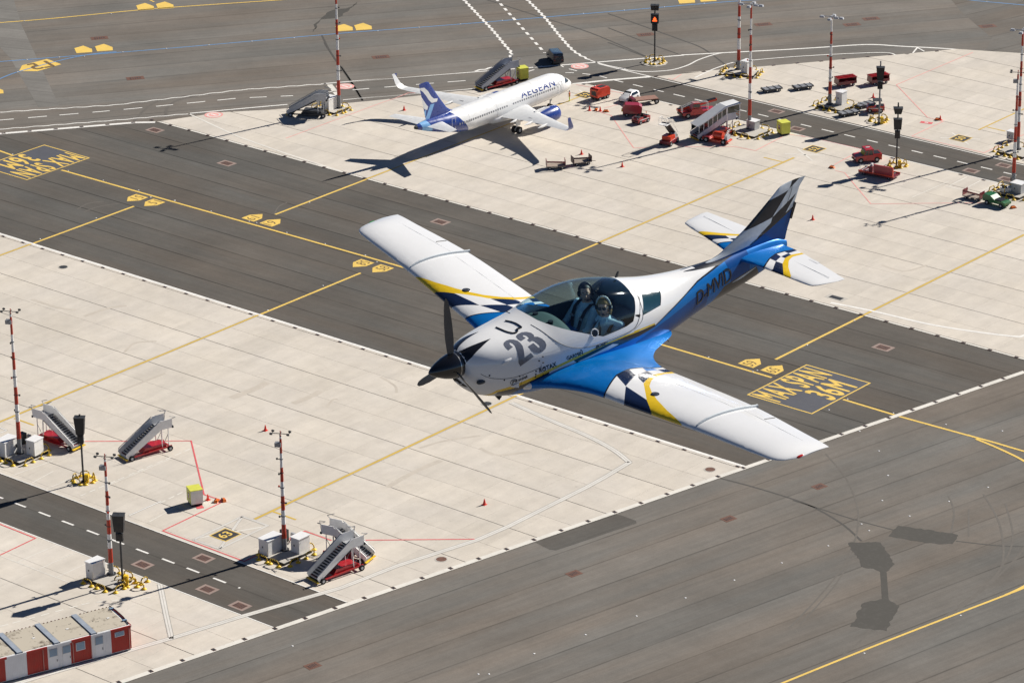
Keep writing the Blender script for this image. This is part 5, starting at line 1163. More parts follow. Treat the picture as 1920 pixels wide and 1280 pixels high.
# carts by the lead-in line
cart((27.21, -32.63), hd((27.92, -31.43), (25.99, -33.38)), 'brown open cart, left one of the two beside the wing shadow', mred, 'two open carts beside the wing shadow')
cart((25.32, -36.47), hd((26.48, -35.55), (24.88, -38.11)), 'dark open cart with a pink rail, right one of the two beside the wing shadow', M('dark_maroon_paint', (.05, .012, .02), .5), 'two open carts beside the wing shadow')
cart((-29.91, -59.84), hd((-28.64, -60.01), (-31.22, -60.17)), 'maroon open cart with sloping sides left of the green tug', mred)
P = (-33.98, -59.80)
t = thing('green_tug', 'dark green low tow unit at the foot of the near right mast', 'tug', (P[0], P[1], .03), hd((-31.99, -60.31), (-35.28, -60.13)))
m1 = MB(); m1.side([(-2.0, .5), (2.0, .5), (2.0, .85), (1.6, 1.0), (.2, 1.0), (-.6, 1.5), (-1.7, 1.6), (-2.0, 1.3)], -.8, .8, green); m1.build('body', t)
m1 = MB(); m1.box((.5, 0, 1.05), (1.6, 1.3, .08), black); m1.box((1.8, 0, .7), (.3, 1.5, .35), dgrey); m1.build('deck', t); wheels(t, [(-1.2, -.75), (-1.2, .75), (1.3, -.75), (1.3, .75)], .36, .24)
P = (-32.40, -65.20); t = thing('white_cart', 'small white cart with yellow frame behind the green tug', 'cart', (P[0], P[1], .03), hd((-31.54, -64.17), (-32.29, -66.18)))
m1 = MB(); m1.box((0, 0, .7), (2.0, 1.2, .6), offw); m1.box((.8, 0, 1.1), (.5, .6, .5), dgrey); m1.box((-.6, 0, 1.1), (.5, .6, .45), black); m1.build('body', t); m1 = MB(); m1.tube([(-1, -.6, .4), (-1, -.6, 1.5), (1, -.6, 1.5), (1, -.6, .4)], .05, yel); m1.build('frame', t); wheels(t, [(-.7, -.55), (-.7, .55), (.7, -.55), (.7, .55)], .26, .16)
# red pickup-like tug and low loader at the right
P = (-7.75, -64.48); R_ = hd((-9.08, -65.75), (-6.94, -62.96))
t = thing('red_tow_tractor', 'red tow tractor with a pink-red cab roof by the upper road', 'tug', (P[0], P[1], .03), R_)
m1 = MB(); m1.side([(-2.1, .35), (2.0, .35), (2.1, .9), (1.9, 1.1), (.7, 1.2), (-.6, 1.2), (-.7, 1.25), (-2.1, 1.3)], -.95, .95, red); m1.build('body', t)
m1 = MB(); m1.side([(-.75, 1.2), (.75, 1.2), (.4, 1.95), (-.6, 1.95)], -.86, .86, gluei); m1.build('cab_glass', t)
m1 = MB(); m1.box((2.08, .6, .8), (.08, .3, .16), offw); m1.box((2.08, -.6, .8), (.08, .3, .16), offw); m1.box((2.12, 0, .5), (.1, 1.7, .16), black); m1.build('front_bumper', t)
m1 = MB(); m1.box((-1.4, 0, 1.3), (1.1, 1.5, .06), black); m1.build('load_bed', t)
m1 = MB()
for q in (-.87, .87): m1.tube([(.72, q, 1.2), (.4, q, 1.95)], .05, red); m1.tube([(-.75, q, 1.2), (-.6, q, 1.95)], .05, red); m1.tube([(.0, q, 1.2), (-.05, q, 1.95)], .04, red)
m1.build('cab_pillar', t)
m1 = MB(); m1.side([(-.85, 1.95), (.6, 1.95), (.5, 2.1), (-.75, 2.12)], -.95, .95, red); m1.box((-.1, 0, 2.16), (.6, .25, .1), offw); m1.build('cab_roof', t); wheels(t, [(-1.3, -.85), (-1.3, .85), (1.25, -.85), (1.25, .85)], .42, .28)
P = (-13.05, -60.05); R_ = hd((-10.26, -59.16), (-16.37, -59.84))
t = thing('container_loader', 'long low red loader with a tall red side panel in front of the signal post', 'loader', (P[0], P[1], .03), R_)
m1 = MB(); m1.box((0, 0, .45), (5.9, 2.2, .25), mred); m1.side([(-2.95, .5), (2.95, .5), (2.95, .72), (-2.95, .72)], 1.02, 1.14, ored); m1.side([(-2.95, .5), (2.95, .5), (2.95, .72), (-2.95, .72)], -1.14, -1.02, ored); m1.build('chassis', t)
m1 = MB()
for k in range(9): m1.cyl((-2.5 + .6 * k, -.9, .66), (-2.5 + .6 * k, .9, .66), .07, grey if k < 4 else dgrey, n=8)
m1.build('roller_bed', t)
m1 = MB(); m1.box((1.2, -1.0, 1.25), (3.2, .18, 1.4), M('deep_red_paint')); m1.box((1.2, -1.0, 1.97), (3.3, .24, .07), red); m1.box((2.8, -1.0, 1.25), (.1, .22, 1.4), ored); m1.build('side_panel', t)
m1 = MB(); m1.box((-.9, -.8, 1.1), (.6, .6, .9), mred); m1.box((-.95, -.6, 1.8), (.35, .35, .3), offw); m1.tube([(-2.8, -.9, .7), (-2.8, -.9, 1.5), (-1.5, -.9, 1.5)], .04, offw); m1.build('control_stand', t); wheels(t, [(-2.1, -.85), (-2.1, .85), (2.1, -.85), (2.1, .85)], .32, .26)
# dollies of the far right apron
g_ = 'flat dollies on the far right apron'
dolly((23.91, -83.52), hd((23.11, -85.33), (24.87, -81.93)), 'black roller dolly, leftmost on the far right apron', g_, dgrey, lgrey)
dolly((20.68, -87.59), hd((19.76, -89.50), (21.71, -85.83)), 'black roller dolly, second from the left on the far right apron', g_, dgrey, lgrey)
dolly((16.36, -93.37), hd((15.31, -95.63), (17.27, -91.93)), 'red covered dolly right of the slim striped mast', g_, mred, roof=True)
dolly((12.83, -97.57), hd((12.27, -99.81), (14.14, -95.95)), 'red covered dolly behind the tall signal box', g_, mred, roof=True)
dolly((7.19, -81.03), hd((8.22, -79.53), (6.65, -83.54)), 'grey slatted dolly in front of the slim mast plinth', g_, dgrey, lgrey, L=3.6)
dolly((7.60, -85.96), hd((8.36, -84.66), (7.40, -88.24)), 'grey slatted dolly behind the dark red tug', g_, dgrey, lgrey, L=3.4)
baggage_tug((4.93, -85.25), hd((4.23, -86.49), (6.18, -84.96)), 'dark red tug with black cab beside the signal post pedestal', red, roof=dgrey)

# cones, chocks, small things
conem = M('cone_red', (.80, .05, .03), .5)
m1 = MB(); m1.box((0, 0, .03), (.5, .5, .06), conem); m1.cyl((0, 0, .06), (0, 0, .75), .2, conem, r2=.05, n=10); m1.cyl((0, 0, .32), (0, 0, .46), .139, white, r2=.108, n=10); cone_me = m1.build('traffic_cone', smooth=30)
cones = [((-7.89, 67.92), 'lone red traffic cone in the middle of the lower left apron'), ((-43.85, 67.87), 'red and white traffic cone near the double white line'), ((28.21, -40.09), 'red traffic cone above the pair of open carts'), ((19.70, -39.35), 'red traffic cone below the airliner nose, right of the carts'),
         ((-16.57, -37.94), 'red traffic cone right of the light aircraft fin'), ((63.96, -39.55), 'red traffic cone behind the airliner tail'), ((40.71, -57.62), 'red traffic cone below the orange power trailer'), ((39.17, -58.43), 'red and white cone beside the orange chocks'), ((9.14, -90.78), 'pale red cone beyond the slatted dollies'), ((14.83, 66.48), ''), ((-17.06, 87.55), 'red cone right of the lime box on the lower apron'), ((-5.55, -87.89), 'red cone beside the chocks on the far right apron')]
first = True
for P, lab in cones:
    if not lab: continue
    o = cone_me if first else cone_me.copy()
    if not first: COL.objects.link(o)
    first = False; o.location = (P[0], P[1], .035); tag(o, lab, 'traffic cone', 'traffic cones on the aprons')
m1 = MB(); m1.side([(-.5, 0), (.5, 0), (.3, .28), (-.3, .28)], -.2, .2, orange); m1.side([(-.35, .1), (.35, .1), (.28, .32), (-.28, .32)], -.22, -.1, black); ch0 = m1.build('wheel_chock')
for i, (P, lab) in enumerate((((-18.72, 86.57), 'orange chock right of the lime box'), ((-18.22, 87.26), 'dark orange chock between the red cone and the orange one'), ((39.95, -58.38), 'orange chock beside two cones near the airliner nose'), ((38.26, -58.75), 'orange chock nearest the pink line by the airliner'), ((-5.45, -58.59), 'orange chock left of the long red loader'), ((-5.20, -87.62), 'dark orange chock on the far right apron'), ((-36.62, -60.15), 'orange chock below the green tug'), ((-32.71, 87.93), 'orange chock behind the white cabinet and hose post'))):
    o = ch0 if i == 0 else ch0.copy()
    if i: COL.objects.link(o)
    o.location = (P[0], P[1], .035); o.rotation_euler.z = random.uniform(0, 3); tag(o, lab, 'wheel chock', 'wheel chocks on the aprons')

# ---------------------------------------------------------------- striped container row
def container():
    a = RAD(90 - 19.3); P = (-38.41, 121.28)      # bottom right front corner; the row runs away along +local x
    F = Vector((-33.49 + 38.41, 135.14 - 121.28, 0)).normalized(); rz = math.atan2(-F.y, -F.x)
    t = thing('site_container', 'long red and white striped site container with a stained flat roof at the lower left', 'container', (P[0], P[1], .03), rz)
    H = 3.0; D = 5.4; L = 17.6          # front wall on local y = 0 facing -y; the row lies towards +y
    roofm = MATS.get('roof')
    m, n, l, b = nt('stained_roof_felt'); g = n.new('ShaderNodeTexCoord'); f = noise(n, l, g.outputs['Object'], .55, 5, .7); f2 = noise(n, l, g.outputs['Object'], 3.5, 4, .75)
    c = mixc(n, l, remap(n, l, mth(n, l, 'ADD', f, mth(n, l, 'MULTIPLY', mth(n, l, 'SUBTRACT', f2, .5), .35)), .53, .66, 0, .9), (.47, .42, .34), (.11, .085, .06)); l.new(c, b.inputs['Base Color']); b.inputs['Roughness'].default_value = .9
    m1 = MB(); m1.box((L / 2, D / 2, H / 2 + .05), (L, D - .02, H - .1), offw); m1.build('inner_shell', t)
    cw = M('container_white', (.72, .73, .76), .45, var=.06); cr = M('container_red', (.38, .014, .008), .45, var=.1)
    # painted bays from the right end: (x0, x1, colour)
    bays = [(0, 2.35, cr), (2.35, 4.75, cw), (4.75, 7.2, cr), (7.2, 9.85, cw), (9.85, 12.3, cr), (12.3, 14.8, cw), (14.8, 17.6, cr)]
    for x0, x1, mm in bays:
        m1 = MB(); k = int((x1 - x0) / .2); m1.box(((x0 + x1) / 2, -.02, H / 2 + .1), (x1 - x0, .04, H - .2), mm)
        for q in range(k): m1.box((x0 + .1 + q * .2, -.05, H / 2 + .02), (.09, .03, H - .5), mm)
        m1.build('wall_bay', t)
    m1 = MB(); m1.box((-.02, D / 2, H / 2 + .1), (.04, D, H - .2), cr)
    for q in range(25): m1.box((-.05, .15 + q * .21, H / 2), (.03, .1, H - .5), cr)
    m1.build('end_wall', t)
    m1 = MB(); m1.box((L / 2, -.07, H - .12), (L + .1, .12, .24), cw); m1.box((1.2, -.075, H - .12), (2.4, .14, .25), cr); m1.box((5.9, -.075, H - .12), (2.3, .14, .25), cr); m1.box((11.1, -.075, H - .12), (2.4, .14, .25), cr); m1.box((16, -.075, H - .12), (2.8, .14, .25), cr); m1.box((-.07, D / 2, H - .12), (.12, D, .24), cr); m1.build('roof_edge_beam', t)
    for k in range(4):
        m1 = MB(); x0 = .12 + k * 4.36 - (0 if k == 0 else .0); m1.box((x0 + 2.0, D / 2 + .05, H + .01), (3.7, D - .3, .06), m); m1.build('roof_panel', t)
        m1 = MB(); x = 4.36 * (k + 1) - .05; m1.box((x, D / 2, H + .08), (.6, D, .14), M('roof_channel_blue_grey', (.30, .34, .40), .5)); m1.box((x - .33, D / 2, H + .02), (.09, D, .1), black); m1.build('roof_channel', t)
        m1 = MB()
        for q in range(9): m1.box((x0 + .3 + .45 * q, D - .12, H + .05), (.16 if q % 2 else .1, .1, .1), rust)
        for q in range(6): m1.box((x0 + .3 + random.random() * 3.3, .4 + random.random() * (D - 1), H + .05), (.1, .07, .03), dgrey)
        m1.box((x0 + 1.2 + random.random(), 2 + random.random(), H + .06), (.3, .2, .04), white); stuff(m1.build('roof_bolts', t))
    m1 = MB(); m1.tube([(.1, .2, H + .1), (-.12, 2.0, H + .1), (-.12, 4.0, H + .1), (.05, D - .1, H + .1)], .07, black); m1.box((.12, 4.6, H + .12), (.5, .25, .1), bglass); m1.box((.12, 1.2, H + .12), (.5, .25, .1), bglass); m1.build('roof_cable', t)
    def win(x, z, w_, h_, frame=cw):
        m1 = MB(); m1.box((x, -.075, z), (w_ + .12, .05, h_ + .12), frame); f_ = m1.build('window_frame', t)
        m1 = MB(); m1.box((x, -.11, z), (w_, .03, h_), bglass); m1.build('pane', f_)
    win(1.35, 2.3, 1.0, .45, cw); win(6.0, 2.05, .95, .85, cw); win(3.8, 2.15, .85, .85, lgrey); win(7.65, 2.1, .85, .8, lgrey); win(9.2, 2.1, .85, .8, lgrey)
    for x, mm in ((3.8, cw), (7.65, cw), (9.2, cw)):
        m1 = MB()
        m1.box((x, -.06, 1.1), (.95, .05, 1.9), mm); d = m1.build('door', t); m1 = MB(); m1.box((x - .38, -.11, 1.1), (.05, .06, .25), dgrey); m1.build('handle', d)
    for x in (.22, 5.0 + 1.9, 10.4, 4.75 + .0): m1 = MB(); m1.cyl((x, -.12, .2), (x, -.12, H - .25), .045, M('pinkish_pipe', (.5, .25, .22), .5), n=8); m1.build('down_pipe', t)
    m1 = MB(); m1.box((L / 2, D / 2, .06), (L - .1, D - .1, .12), dgrey); m1.build('base_frame', t)
    for o in t.children_recursive:      # drawn from the right-hand end leftwards
        o.data.transform(Matrix.Diagonal((-1, 1, 1, 1))); o.data.flip_normals()
container()
# ---------------------------------------------------------------- people
skin_m = M('skin', (.74, .44, .32), .6, var=.06, scale=8)
def remesh_join(parts, voxel, name, smooth=2):
    """parts: MB with overlapping closed solids -> one continuous surface"""
    o = parts.build(name, fix=True)
    md = o.modifiers.new('r', 'REMESH'); md.mode = 'VOXEL'; md.voxel_size = voxel; md.use_smooth_shade = True
    sm = o.modifiers.new('s', 'SMOOTH'); sm.iterations = smooth; sm.factor = .5
    me = bpy.data.meshes.new_from_object(o.evaluated_get(bpy.context.evaluated_depsgraph_get()))
    bpy.data.objects.remove(o); o = bpy.data.objects.new(name, me); COL.objects.link(o)
    return o
def limb(mb, pts, m):
    """tapered chain of (point, radius)"""
    for (a, ra), (b, rb) in zip(pts, pts[1:]): mb.cyl(a, b, ra, m, r2=rb, n=14)
    for p, r in pts: mb.ball(p, r, m, n=14, k=8)
def hand(mb, w, d, up, s, m, sc=1.0):
    """palm with five curled fingers; w wrist point, d forward, up back of the hand, s thumb side"""
    w = Vector(w); d = Vector(d).normalized(); up = Vector(up).normalized(); sd = d.cross(up).normalized() * s
    X = Matrix((( *sd, 0), (*d, 0), (*up, 0), (0, 0, 0, 1))).transposed(); X.translation = w + d * .045 * sc
    mb.ball((0, 0, 0), (.040 * sc, .048 * sc, .016 * sc), m, X=X)
    for k, (o_, L) in enumerate(((.030, .070), (.010, .080), (-.010, .074), (-.029, .058))):
        a = w + d * .085 * sc + sd * o_ * sc; b = a + (d * .8 - up * .35) * L * .5 * sc; c = b + (d * .35 - up * .9) * L * .5 * sc
        limb(mb, [(a - d * .03 * sc, .0095 * sc), (a, .0092 * sc), (b, .0085 * sc), (c, .0075 * sc)], m)
    a = w + d * .035 * sc + sd * .035 * sc; limb(mb, [(a, .012 * sc), (a + (d * .6 + sd * .7) * .035 * sc, .0105 * sc), (a + (d * .9 + sd * .5 - up * .4) * .062 * sc, .009 * sc)], m)
def person(joints, face, label, shirt, trousers, hairm, xf, scale=1.0, glasses=False, sleeve=.62, hair_len=.0, headset=False, vest=None, voxel=.012):
    """joints: dict of body-space points; face: direction the face looks"""
    J = {k: Vector(v) for k, v in joints.items()}; r = scale
    mb = MB(); mk = MATS['skin']
    limb(mb, [(J['pelvis'], .150 * r), (J['waist'], .135 * r), (J['chest'], .155 * r), (J['collar'], .095 * r)], mk)
    sh = (J['sh_l'] - J['sh_r']).normalized()
    for s, k in ((1, 'l'), (-1, 'r')):
        mb.ball(J['chest'] + sh * s * .075 * r, .13 * r, mk); mb.ball(J['pelvis'] + sh * s * .07 * r, .13 * r, mk)
        limb(mb, [(J['collar'] - Vector((0, 0, .02)), .07 * r), (J['sh_' + k], .066 * r), (J['el_' + k], .046 * r), (J['wr_' + k], .029 * r)], mk)
        d = J['wr_' + k] - J['el_' + k]; hand(mb, J['wr_' + k], d, d.cross(sh).cross(d) if False else sh.cross(d) * -1, s, mk, r)
        limb(mb, [(J['pelvis'] + sh * s * .09 * r, .105 * r), (J['kn_' + k], .066 * r), (J['an_' + k], .042 * r)], mk)
        f = Vector(joints.get('foot_dir', (1, 0, 0))); limb(mb, [(J['an_' + k] - Vector((0, 0, .03)), .045 * r), (J['an_' + k] + f * .15 * r - Vector((0, 0, .045)), .036 * r)], mk)
    H = J['head']; F_ = Vector(face).normalized(); U = (H - J['collar']).normalized(); U = (U - F_ * U.dot(F_)).normalized(); Sd = U.cross(F_)
    X = Matrix(((*F_, 0), (*Sd, 0), (*U, 0), (0, 0, 0, 1))).transposed(); X.translation = H      # x face, y left ear, z crown
    q = r
    limb(mb, [(J['collar'], .062 * r), (H - U * .09 * q - F_ * .02, .056 * r)], mk)
    mb.ball((-.012 * q, 0, .025 * q), (.098 * q, .078 * q, .100 * q), mk, X=X, n=20, k=12)      # cranium
    mb.ball((.030 * q, 0, -.045 * q), (.062 * q, .060 * q, .075 * q), mk, X=X, n=16, k=10)      # jaw
    mb.ball((.072 * q, 0, -.092 * q), (.022 * q, .026 * q, .020 * q), mk, X=X)                  # chin
    mb.cyl((.078 * q, 0, .02 * q), (.106 * q, 0, -.028 * q), .010 * q, mk, r2=.016 * q, X=X)    # nose
    mb.ball((.102 * q, 0, -.03 * q), .015 * q, mk, X=X)
    for s in (-1, 1):
        mb.ball((.062 * q, s * .045 * q, -.03 * q), .026 * q, mk, X=X); mb.ball((.080 * q, s * .03 * q, .034 * q), (.014 * q, .028 * q, .011 * q), mk, X=X)
        mb.ball((-.005 * q, s * .080 * q, -.005 * q), (.022 * q, .012 * q, .034 * q), mk, X=X)
    mb.ball((.086 * q, 0, -.063 * q), (.012 * q, .026 * q, .008 * q), mk, X=X); mb.ball((.084 * q, 0, -.075 * q), (.012 * q, .022 * q, .008 * q), mk, X=X)
    o = remesh_join(mb, voxel, 'person', 2)
    me = o.data; me.materials.clear()
    lip = M('lips', (.36, .12, .10), .4)
    for m_ in (mk, shirt, trousers, vest or shirt, lip): me.materials.append(m_)
    Xi = X.inverted()
    idx = []
    for p in me.polygons:
        c = p.center; k = 0; hc = Xi @ c
        up_neck = (c - J['collar']).dot(U)
        dsh = min((c - J['sh_l']).length, (c - J['sh_r']).length)
        arm = [(abs((c - J['el_' + a]).length)) for a in 'lr']
        if hc.z > -.12 * q and abs(hc.y) < .12 * q and abs(hc.x) < .14 * q: k = 4 if (abs(hc.z + .069 * q) < .007 * q and abs(hc.y) < .026 * q and hc.x > .08 * q) else 0
        elif up_neck > .055 * r and (c - J['collar']).length < .13 * r: k = 0
        else:
            k = 1; best = 9
            for a in 'lr':
                for i0, i1 in (('sh_', 'el_'), ('el_', 'wr_')):
                    A_, B_ = J[i0 + a], J[i1 + a]; t_ = max(0, min(1.25, (c - A_).dot(B_ - A_) / (B_ - A_).length_squared)); dd = (c - (A_ + (B_ - A_) * t_)).length
                    if dd < best:
                        best = dd; arm_t = t_ + (1 if i0 == 'el_' else 0)
            tors = min((c - J['chest']).length, (c - J['waist']).length, (c - J['pelvis']).length)
            if best < .085 * r and arm_t > sleeve * 2: k = 0
            lp = min(((c - (J['kn_' + a] + (J['pelvis'] - J['kn_' + a]) * t_)).length for a in 'lr' for t_ in (0, .3, .6, .8)))
            la = min(((c - (J['an_' + a] + (J['kn_' + a] - J['an_' + a]) * t_)).length for a in 'lr' for t_ in (0, .3, .6, 1)))
            if (lp < .14 * r and best > .06 * r) or la < .12 * r: k = 2
            if vest and k == 1 and best > .05 and tors < .3: k = 3
        idx.append(k)
    me.polygons.foreach_set('material_index', idx)
    o.matrix_world = xf; tag(o, label, 'person')
    # hair as a cap following the skull
    hb = MB(); hb.ball((-.022 * q, 0, .040 * q), (.101 * q, .086 * q, .098 * q), hairm, X=X, n=20, k=12)
    if hair_len:
        for s in (-1, 1): limb(hb, [(X @ Vector((-.02 * q, s * .07 * q, .03 * q)), .036), (X @ Vector((-.01 * q, s * .085 * q, -.06 * q)), .028), (X @ Vector((-.02 * q, s * .08 * q, -.06 * q - hair_len)), .018)], hairm)
        hb.ball((-.05 * q, 0, -.03 * q), (.065 * q, .08 * q, .10 * q + hair_len * .4), hairm, X=X)
    h = hb.build('hair', o, smooth=60)
    bm = bmesh.new(); bm.from_mesh(h.data)
    lim = .052 if not hair_len else .050
    dl = [v for v in bm.verts if (lambda c: c.x > lim * q and c.z < (.075 if not hair_len else .062) * q)(Xi @ v.co)]
    bmesh.ops.delete(bm, geom=dl, context='VERTS'); bm.to_mesh(h.data); bm.free()
    for s in (-1, 1):
        e = MB(); e.ball((.079 * q, s * .030 * q, .012 * q), (.012 * q, .014 * q, .009 * q), M('eye_white', (.6, .6, .58), .2), X=X); e.ball((.088 * q, s * .030 * q, .012 * q), .006 * q, black, X=X)
        if not glasses: e.build('eye', o, smooth=60)
        e = MB(); e.box((.090 * q, s * .031 * q, .033 * q), (.008 * q, .034 * q, .007 * q), hairm, X=X); e.build('eyebrow', o)
    if glasses:
        e = MB()
        for s in (-1, 1): e.ball((.094 * q, s * .032 * q, .008 * q), (.012 * q, .031 * q, .024 * q), gluei, X=X); e.cyl((.085 * q, s * .062 * q, .014 * q), (.0, s * .085 * q, .012 * q), .003, black, X=X, n=6)
        e.cyl((.104 * q, -.012 * q, .016 * q), (.104 * q, .012 * q, .016 * q), .004, black, X=X, n=6); e.build('sunglasses', o, smooth=60)
    if headset:
        e = MB(); pts = [(-.01 * q, .098 * q * cos(a), .02 * q + .135 * q * sin(a)) for a in [pi * k / 12 for k in range(13)]]; e.tube(pts, .012, headset, X=X, n=8)
        hs = e.build('headset', o, smooth=60)
        for s in (-1, 1): e = MB(); e.cyl((-.005 * q, s * .080 * q, -.005 * q), (-.005 * q, s * .118 * q, -.005 * q), .040 * q, black, r2=.034 * q, n=16, X=X); e.cyl((-.005 * q, s * .118 * q, -.005 * q), (-.005 * q, s * .122 * q, -.005 * q), .018 * q, lgrey, n=12, X=X); e.build('ear_cup', hs, smooth=40)
        e = MB(); e.tube([(0, .10 * q, -.02 * q), (.06 * q, .085 * q, -.075 * q), (.115 * q, .025 * q, -.075 * q)], .005, black, X=X); e.ball((.117 * q, .015 * q, -.072 * q), .013, black, X=X); e.build('microphone', hs, smooth=60)
    return o
# the marshaller beside the airliner nose
hv = M('hi_vis_yellow', (.62, .80, .03), .6); hv2 = M('hi_vis_trousers', (.55, .72, .05), .6)
P = (46.18, -59.35); xf = Matrix.Translation((P[0], P[1], .035)) @ Matrix.Rotation(RAD(40), 4, 'Z')
person(dict(pelvis=(0, 0, .95), waist=(0, 0, 1.10), chest=(0, 0, 1.30), collar=(0, 0, 1.48), head=(.02, 0, 1.67), sh_l=(0, .19, 1.44), sh_r=(0, -.19, 1.44), el_l=(.02, .26, 1.16), el_r=(.10, -.25, 1.17), wr_l=(.12, .25, .93), wr_r=(.30, -.16, 1.12),
            kn_l=(.03, .10, .50), kn_r=(-.02, -.10, .50), an_l=(0, .11, .09), an_r=(-.02, -.11, .09)), (1, 0, 0), 'ground crew member in yellow hi-vis clothing standing by the airliner nose', hv, hv2, M('brown_hair', (.06, .035, .02), .6), xf, 1.0, vest=M('hi_vis_orange', (.55, .12, .03), .6), voxel=.02)

# ---------------------------------------------------------------- the light aircraft
PL = Matrix(((0.19742422, -0.97808898, -0.0660728, -269.524405), (0.98005761, 0.19536915, 0.03630383, 329.516064), (-0.02259979, -0.07192241, 0.99715416, 159.239021), (0, 0, 0, 1)))
a_white = M('aircraft_white', (.83, .83, .83), .16, coat=.8, var=.02)
a_blue = M('aircraft_metallic_blue', (.0, .175, .56), .30, metal=.25, coat=.5, var=.12, scale=.8, spec=.3)
a_deep = M('aircraft_deep_blue', (.0, .075, .30), .28, metal=.2, coat=.5, var=.12, scale=.8, spec=.3)
a_navy = M('aircraft_navy', (.006, .014, .05), .2, coat=1.0)
a_black = M('aircraft_black', (.008, .008, .010), .18, coat=1.0)
a_yel = M('aircraft_yellow', (.85, .56, .005), .25, coat=.8)
a_gun = M('aircraft_gunmetal', (.016, .018, .026), .3, coat=.5)
a_wedge = M('aircraft_pale_wedge', (.70, .76, .82), .25, coat=.6)
plane = thing('light_aircraft', 'small white, blue and yellow low-wing aircraft flying low over the apron', 'light aircraft'); plane.matrix_world = PL
# fuselage stations: x, z of widest line, half width, height above, depth below, upper and lower squareness
FUS = [(1.55, .00, .20, .17, .27, 2.0, 2.0), (1.47, -.01, .27, .22, .34, 2.1, 2.1), (1.32, -.03, .355, .28, .43, 2.2, 2.1), (1.10, -.05, .43, .33, .49, 2.25, 2.2), (.80, -.06, .49, .37, .54, 2.3, 2.3), (.45, -.07, .53, .45, .555, 2.2, 2.5),
       (.15, -.07, .55, .565, .57, 2.1, 2.5), (-.16, -.07, .555, .635, .57, 2.1, 2.5), (-.50, -.07, .545, .63, .57, 2.1, 2.5), (-.86, -.07, .51, .56, .54, 2.1, 2.4), (-1.20, -.07, .455, .46, .53, 2.05, 2.3), (-1.60, -.07, .375, .375, .49, 2.0, 2.2), (-2.05, -.05, .28, .31, .41, 2.0, 2.1),
       (-2.5, -.02, .205, .275, .33, 2.0, 2.0), (-3.0, .02, .145, .255, .28, 2.0, 2.0), (-3.4, .06, .105, .23, .225, 2.0, 2.0), (-3.75, .10, .065, .17, .15, 2.0, 2.0), (-3.95, .13, .025, .07, .06, 2.0, 2.0)]
FT = interp(FUS[::-1], 150)[::-1]
def fus_at(x):
    for i in range(len(FT) - 1):
        if (FT[i][0] - x) * (FT[i + 1][0] - x) <= 0:
            t_ = (x - FT[i][0]) / (FT[i + 1][0] - FT[i][0] + 1e-12); return [a + (b - a) * t_ for a, b in zip(FT[i], FT[i + 1])]
    return FT[0] if x > FT[0][0] else FT[-1]
def fus_ring(x, off=0.0, n=72):
    _, zc, w, ht, hb, et, eb = fus_at(x); R = []
    for i in range(n):
        a = 2 * pi * i / n; c, s = cos(a), sin(a); e = et if s > 0 else eb
        R.append((x, (w + off) * math.copysign(abs(c) ** (2 / e), c), zc + ((ht if s > 0 else hb) + off) * math.copysign(abs(s) ** (2 / e), s)))
    return R
mb = MB(); mb.loft([fus_ring(r[0]) for r in FT], a_white); bm = bm_of(mb)
FM = [a_white, a_blue, a_black, a_yel, a_gun, a_wedge, a_deep, a_deep, a_deep, a_deep]
# side paint, drawn in the side view (x, z)
def band(top, bot, mat, test=None):
    for (a, b), (c, d) in zip(zip(top, top[1:]), zip(bot, bot[1:])): cut_region(bm, [a, b, d, c], (0, 2), mat, test)
def nose_cone_test(c): return c.z > -.3
def xz(*P): return [(p[0], p[2]) for p in P]
Y0 = xz((1.1820, 0.3246, -0.3467), (0.9922, 0.4130, -0.3005), (0.7569, 0.4811, -0.2336), (0.5033, 0.5213, -0.1708), (0.2544, 0.5435, -0.1314), (-0.0058, 0.5538, -0.0960), (-0.2084, 0.5544, -0.0784), (-0.4168, 0.5491, -0.0620), (-0.7101, 0.5271, -0.0622), (-0.9908, 0.4909, -0.0798), (-0.8916, 0.5054, -0.0586), (-1.2963, 0.4364, -0.0898))
Y1 = xz((1.1515, 0.3115, -0.3832), (0.9737, 0.3916, -0.3553), (0.7462, 0.4696, -0.2854), (0.4985, 0.5170, -0.2167), (0.2516, 0.5416, -0.1712), (-0.0075, 0.5532, -0.1292), (-0.2098, 0.5538, -0.1045), (-0.4178, 0.5490, -0.0855), (-0.7110, 0.5270, -0.0823), (-0.9921, 0.4903, -0.0968), (-0.8929, 0.5052, -0.0857), (-1.3044, 0.4343, -0.1107))
Y0 = [(Y0[0][0] + .22, -.70)] + Y0; Y1 = [(Y1[0][0] + .12, -.70)] + Y1
B0 = xz((0.8973, 0.3709, -0.4187), (0.6454, 0.4676, -0.3382), (0.4846, 0.5028, -0.2958), (0.2818, 0.5318, -0.2402), (0.0653, 0.5463, -0.2091), (-0.2841, 0.5496, -0.1766), (-0.6432, 0.5301, -0.1723), (-0.9990, 0.4857, -0.1661), (-1.3014, 0.4333, -0.1438), (-1.5699, 0.3803, -0.0505), (-1.8583, 0.3070, 0.0308), (-2.2185, 0.1991, 0.1369), (-2.5520, 0.1275, 0.1919), (-2.7503, 0.0840, 0.2302), (-2.8903, 0.0559, 0.2531), (-3.0957, 0.0205, 0.2763), (-3.2, 0, .29), (-4.2, 0, .30))
B0 = [(B0[0][0] + .15, -.72)] + B0
def yat0(x):
    for p, q in zip(B0, B0[1:]):
        if p[0] >= x >= q[0]: return p[1] + (q[1] - p[1]) * (p[0] - x) / max(1e-6, p[0] - q[0])
    return .29
K = lambda L, d: [(x, z + d) for x, z in L]
band(K(B0, .018), B0, 2)
band(Y1[1:5], [(x, -1.0) for x, z in Y1[1:5]], 2)
band(Y1[4:8], K(Y1[4:8], -.06), 5)
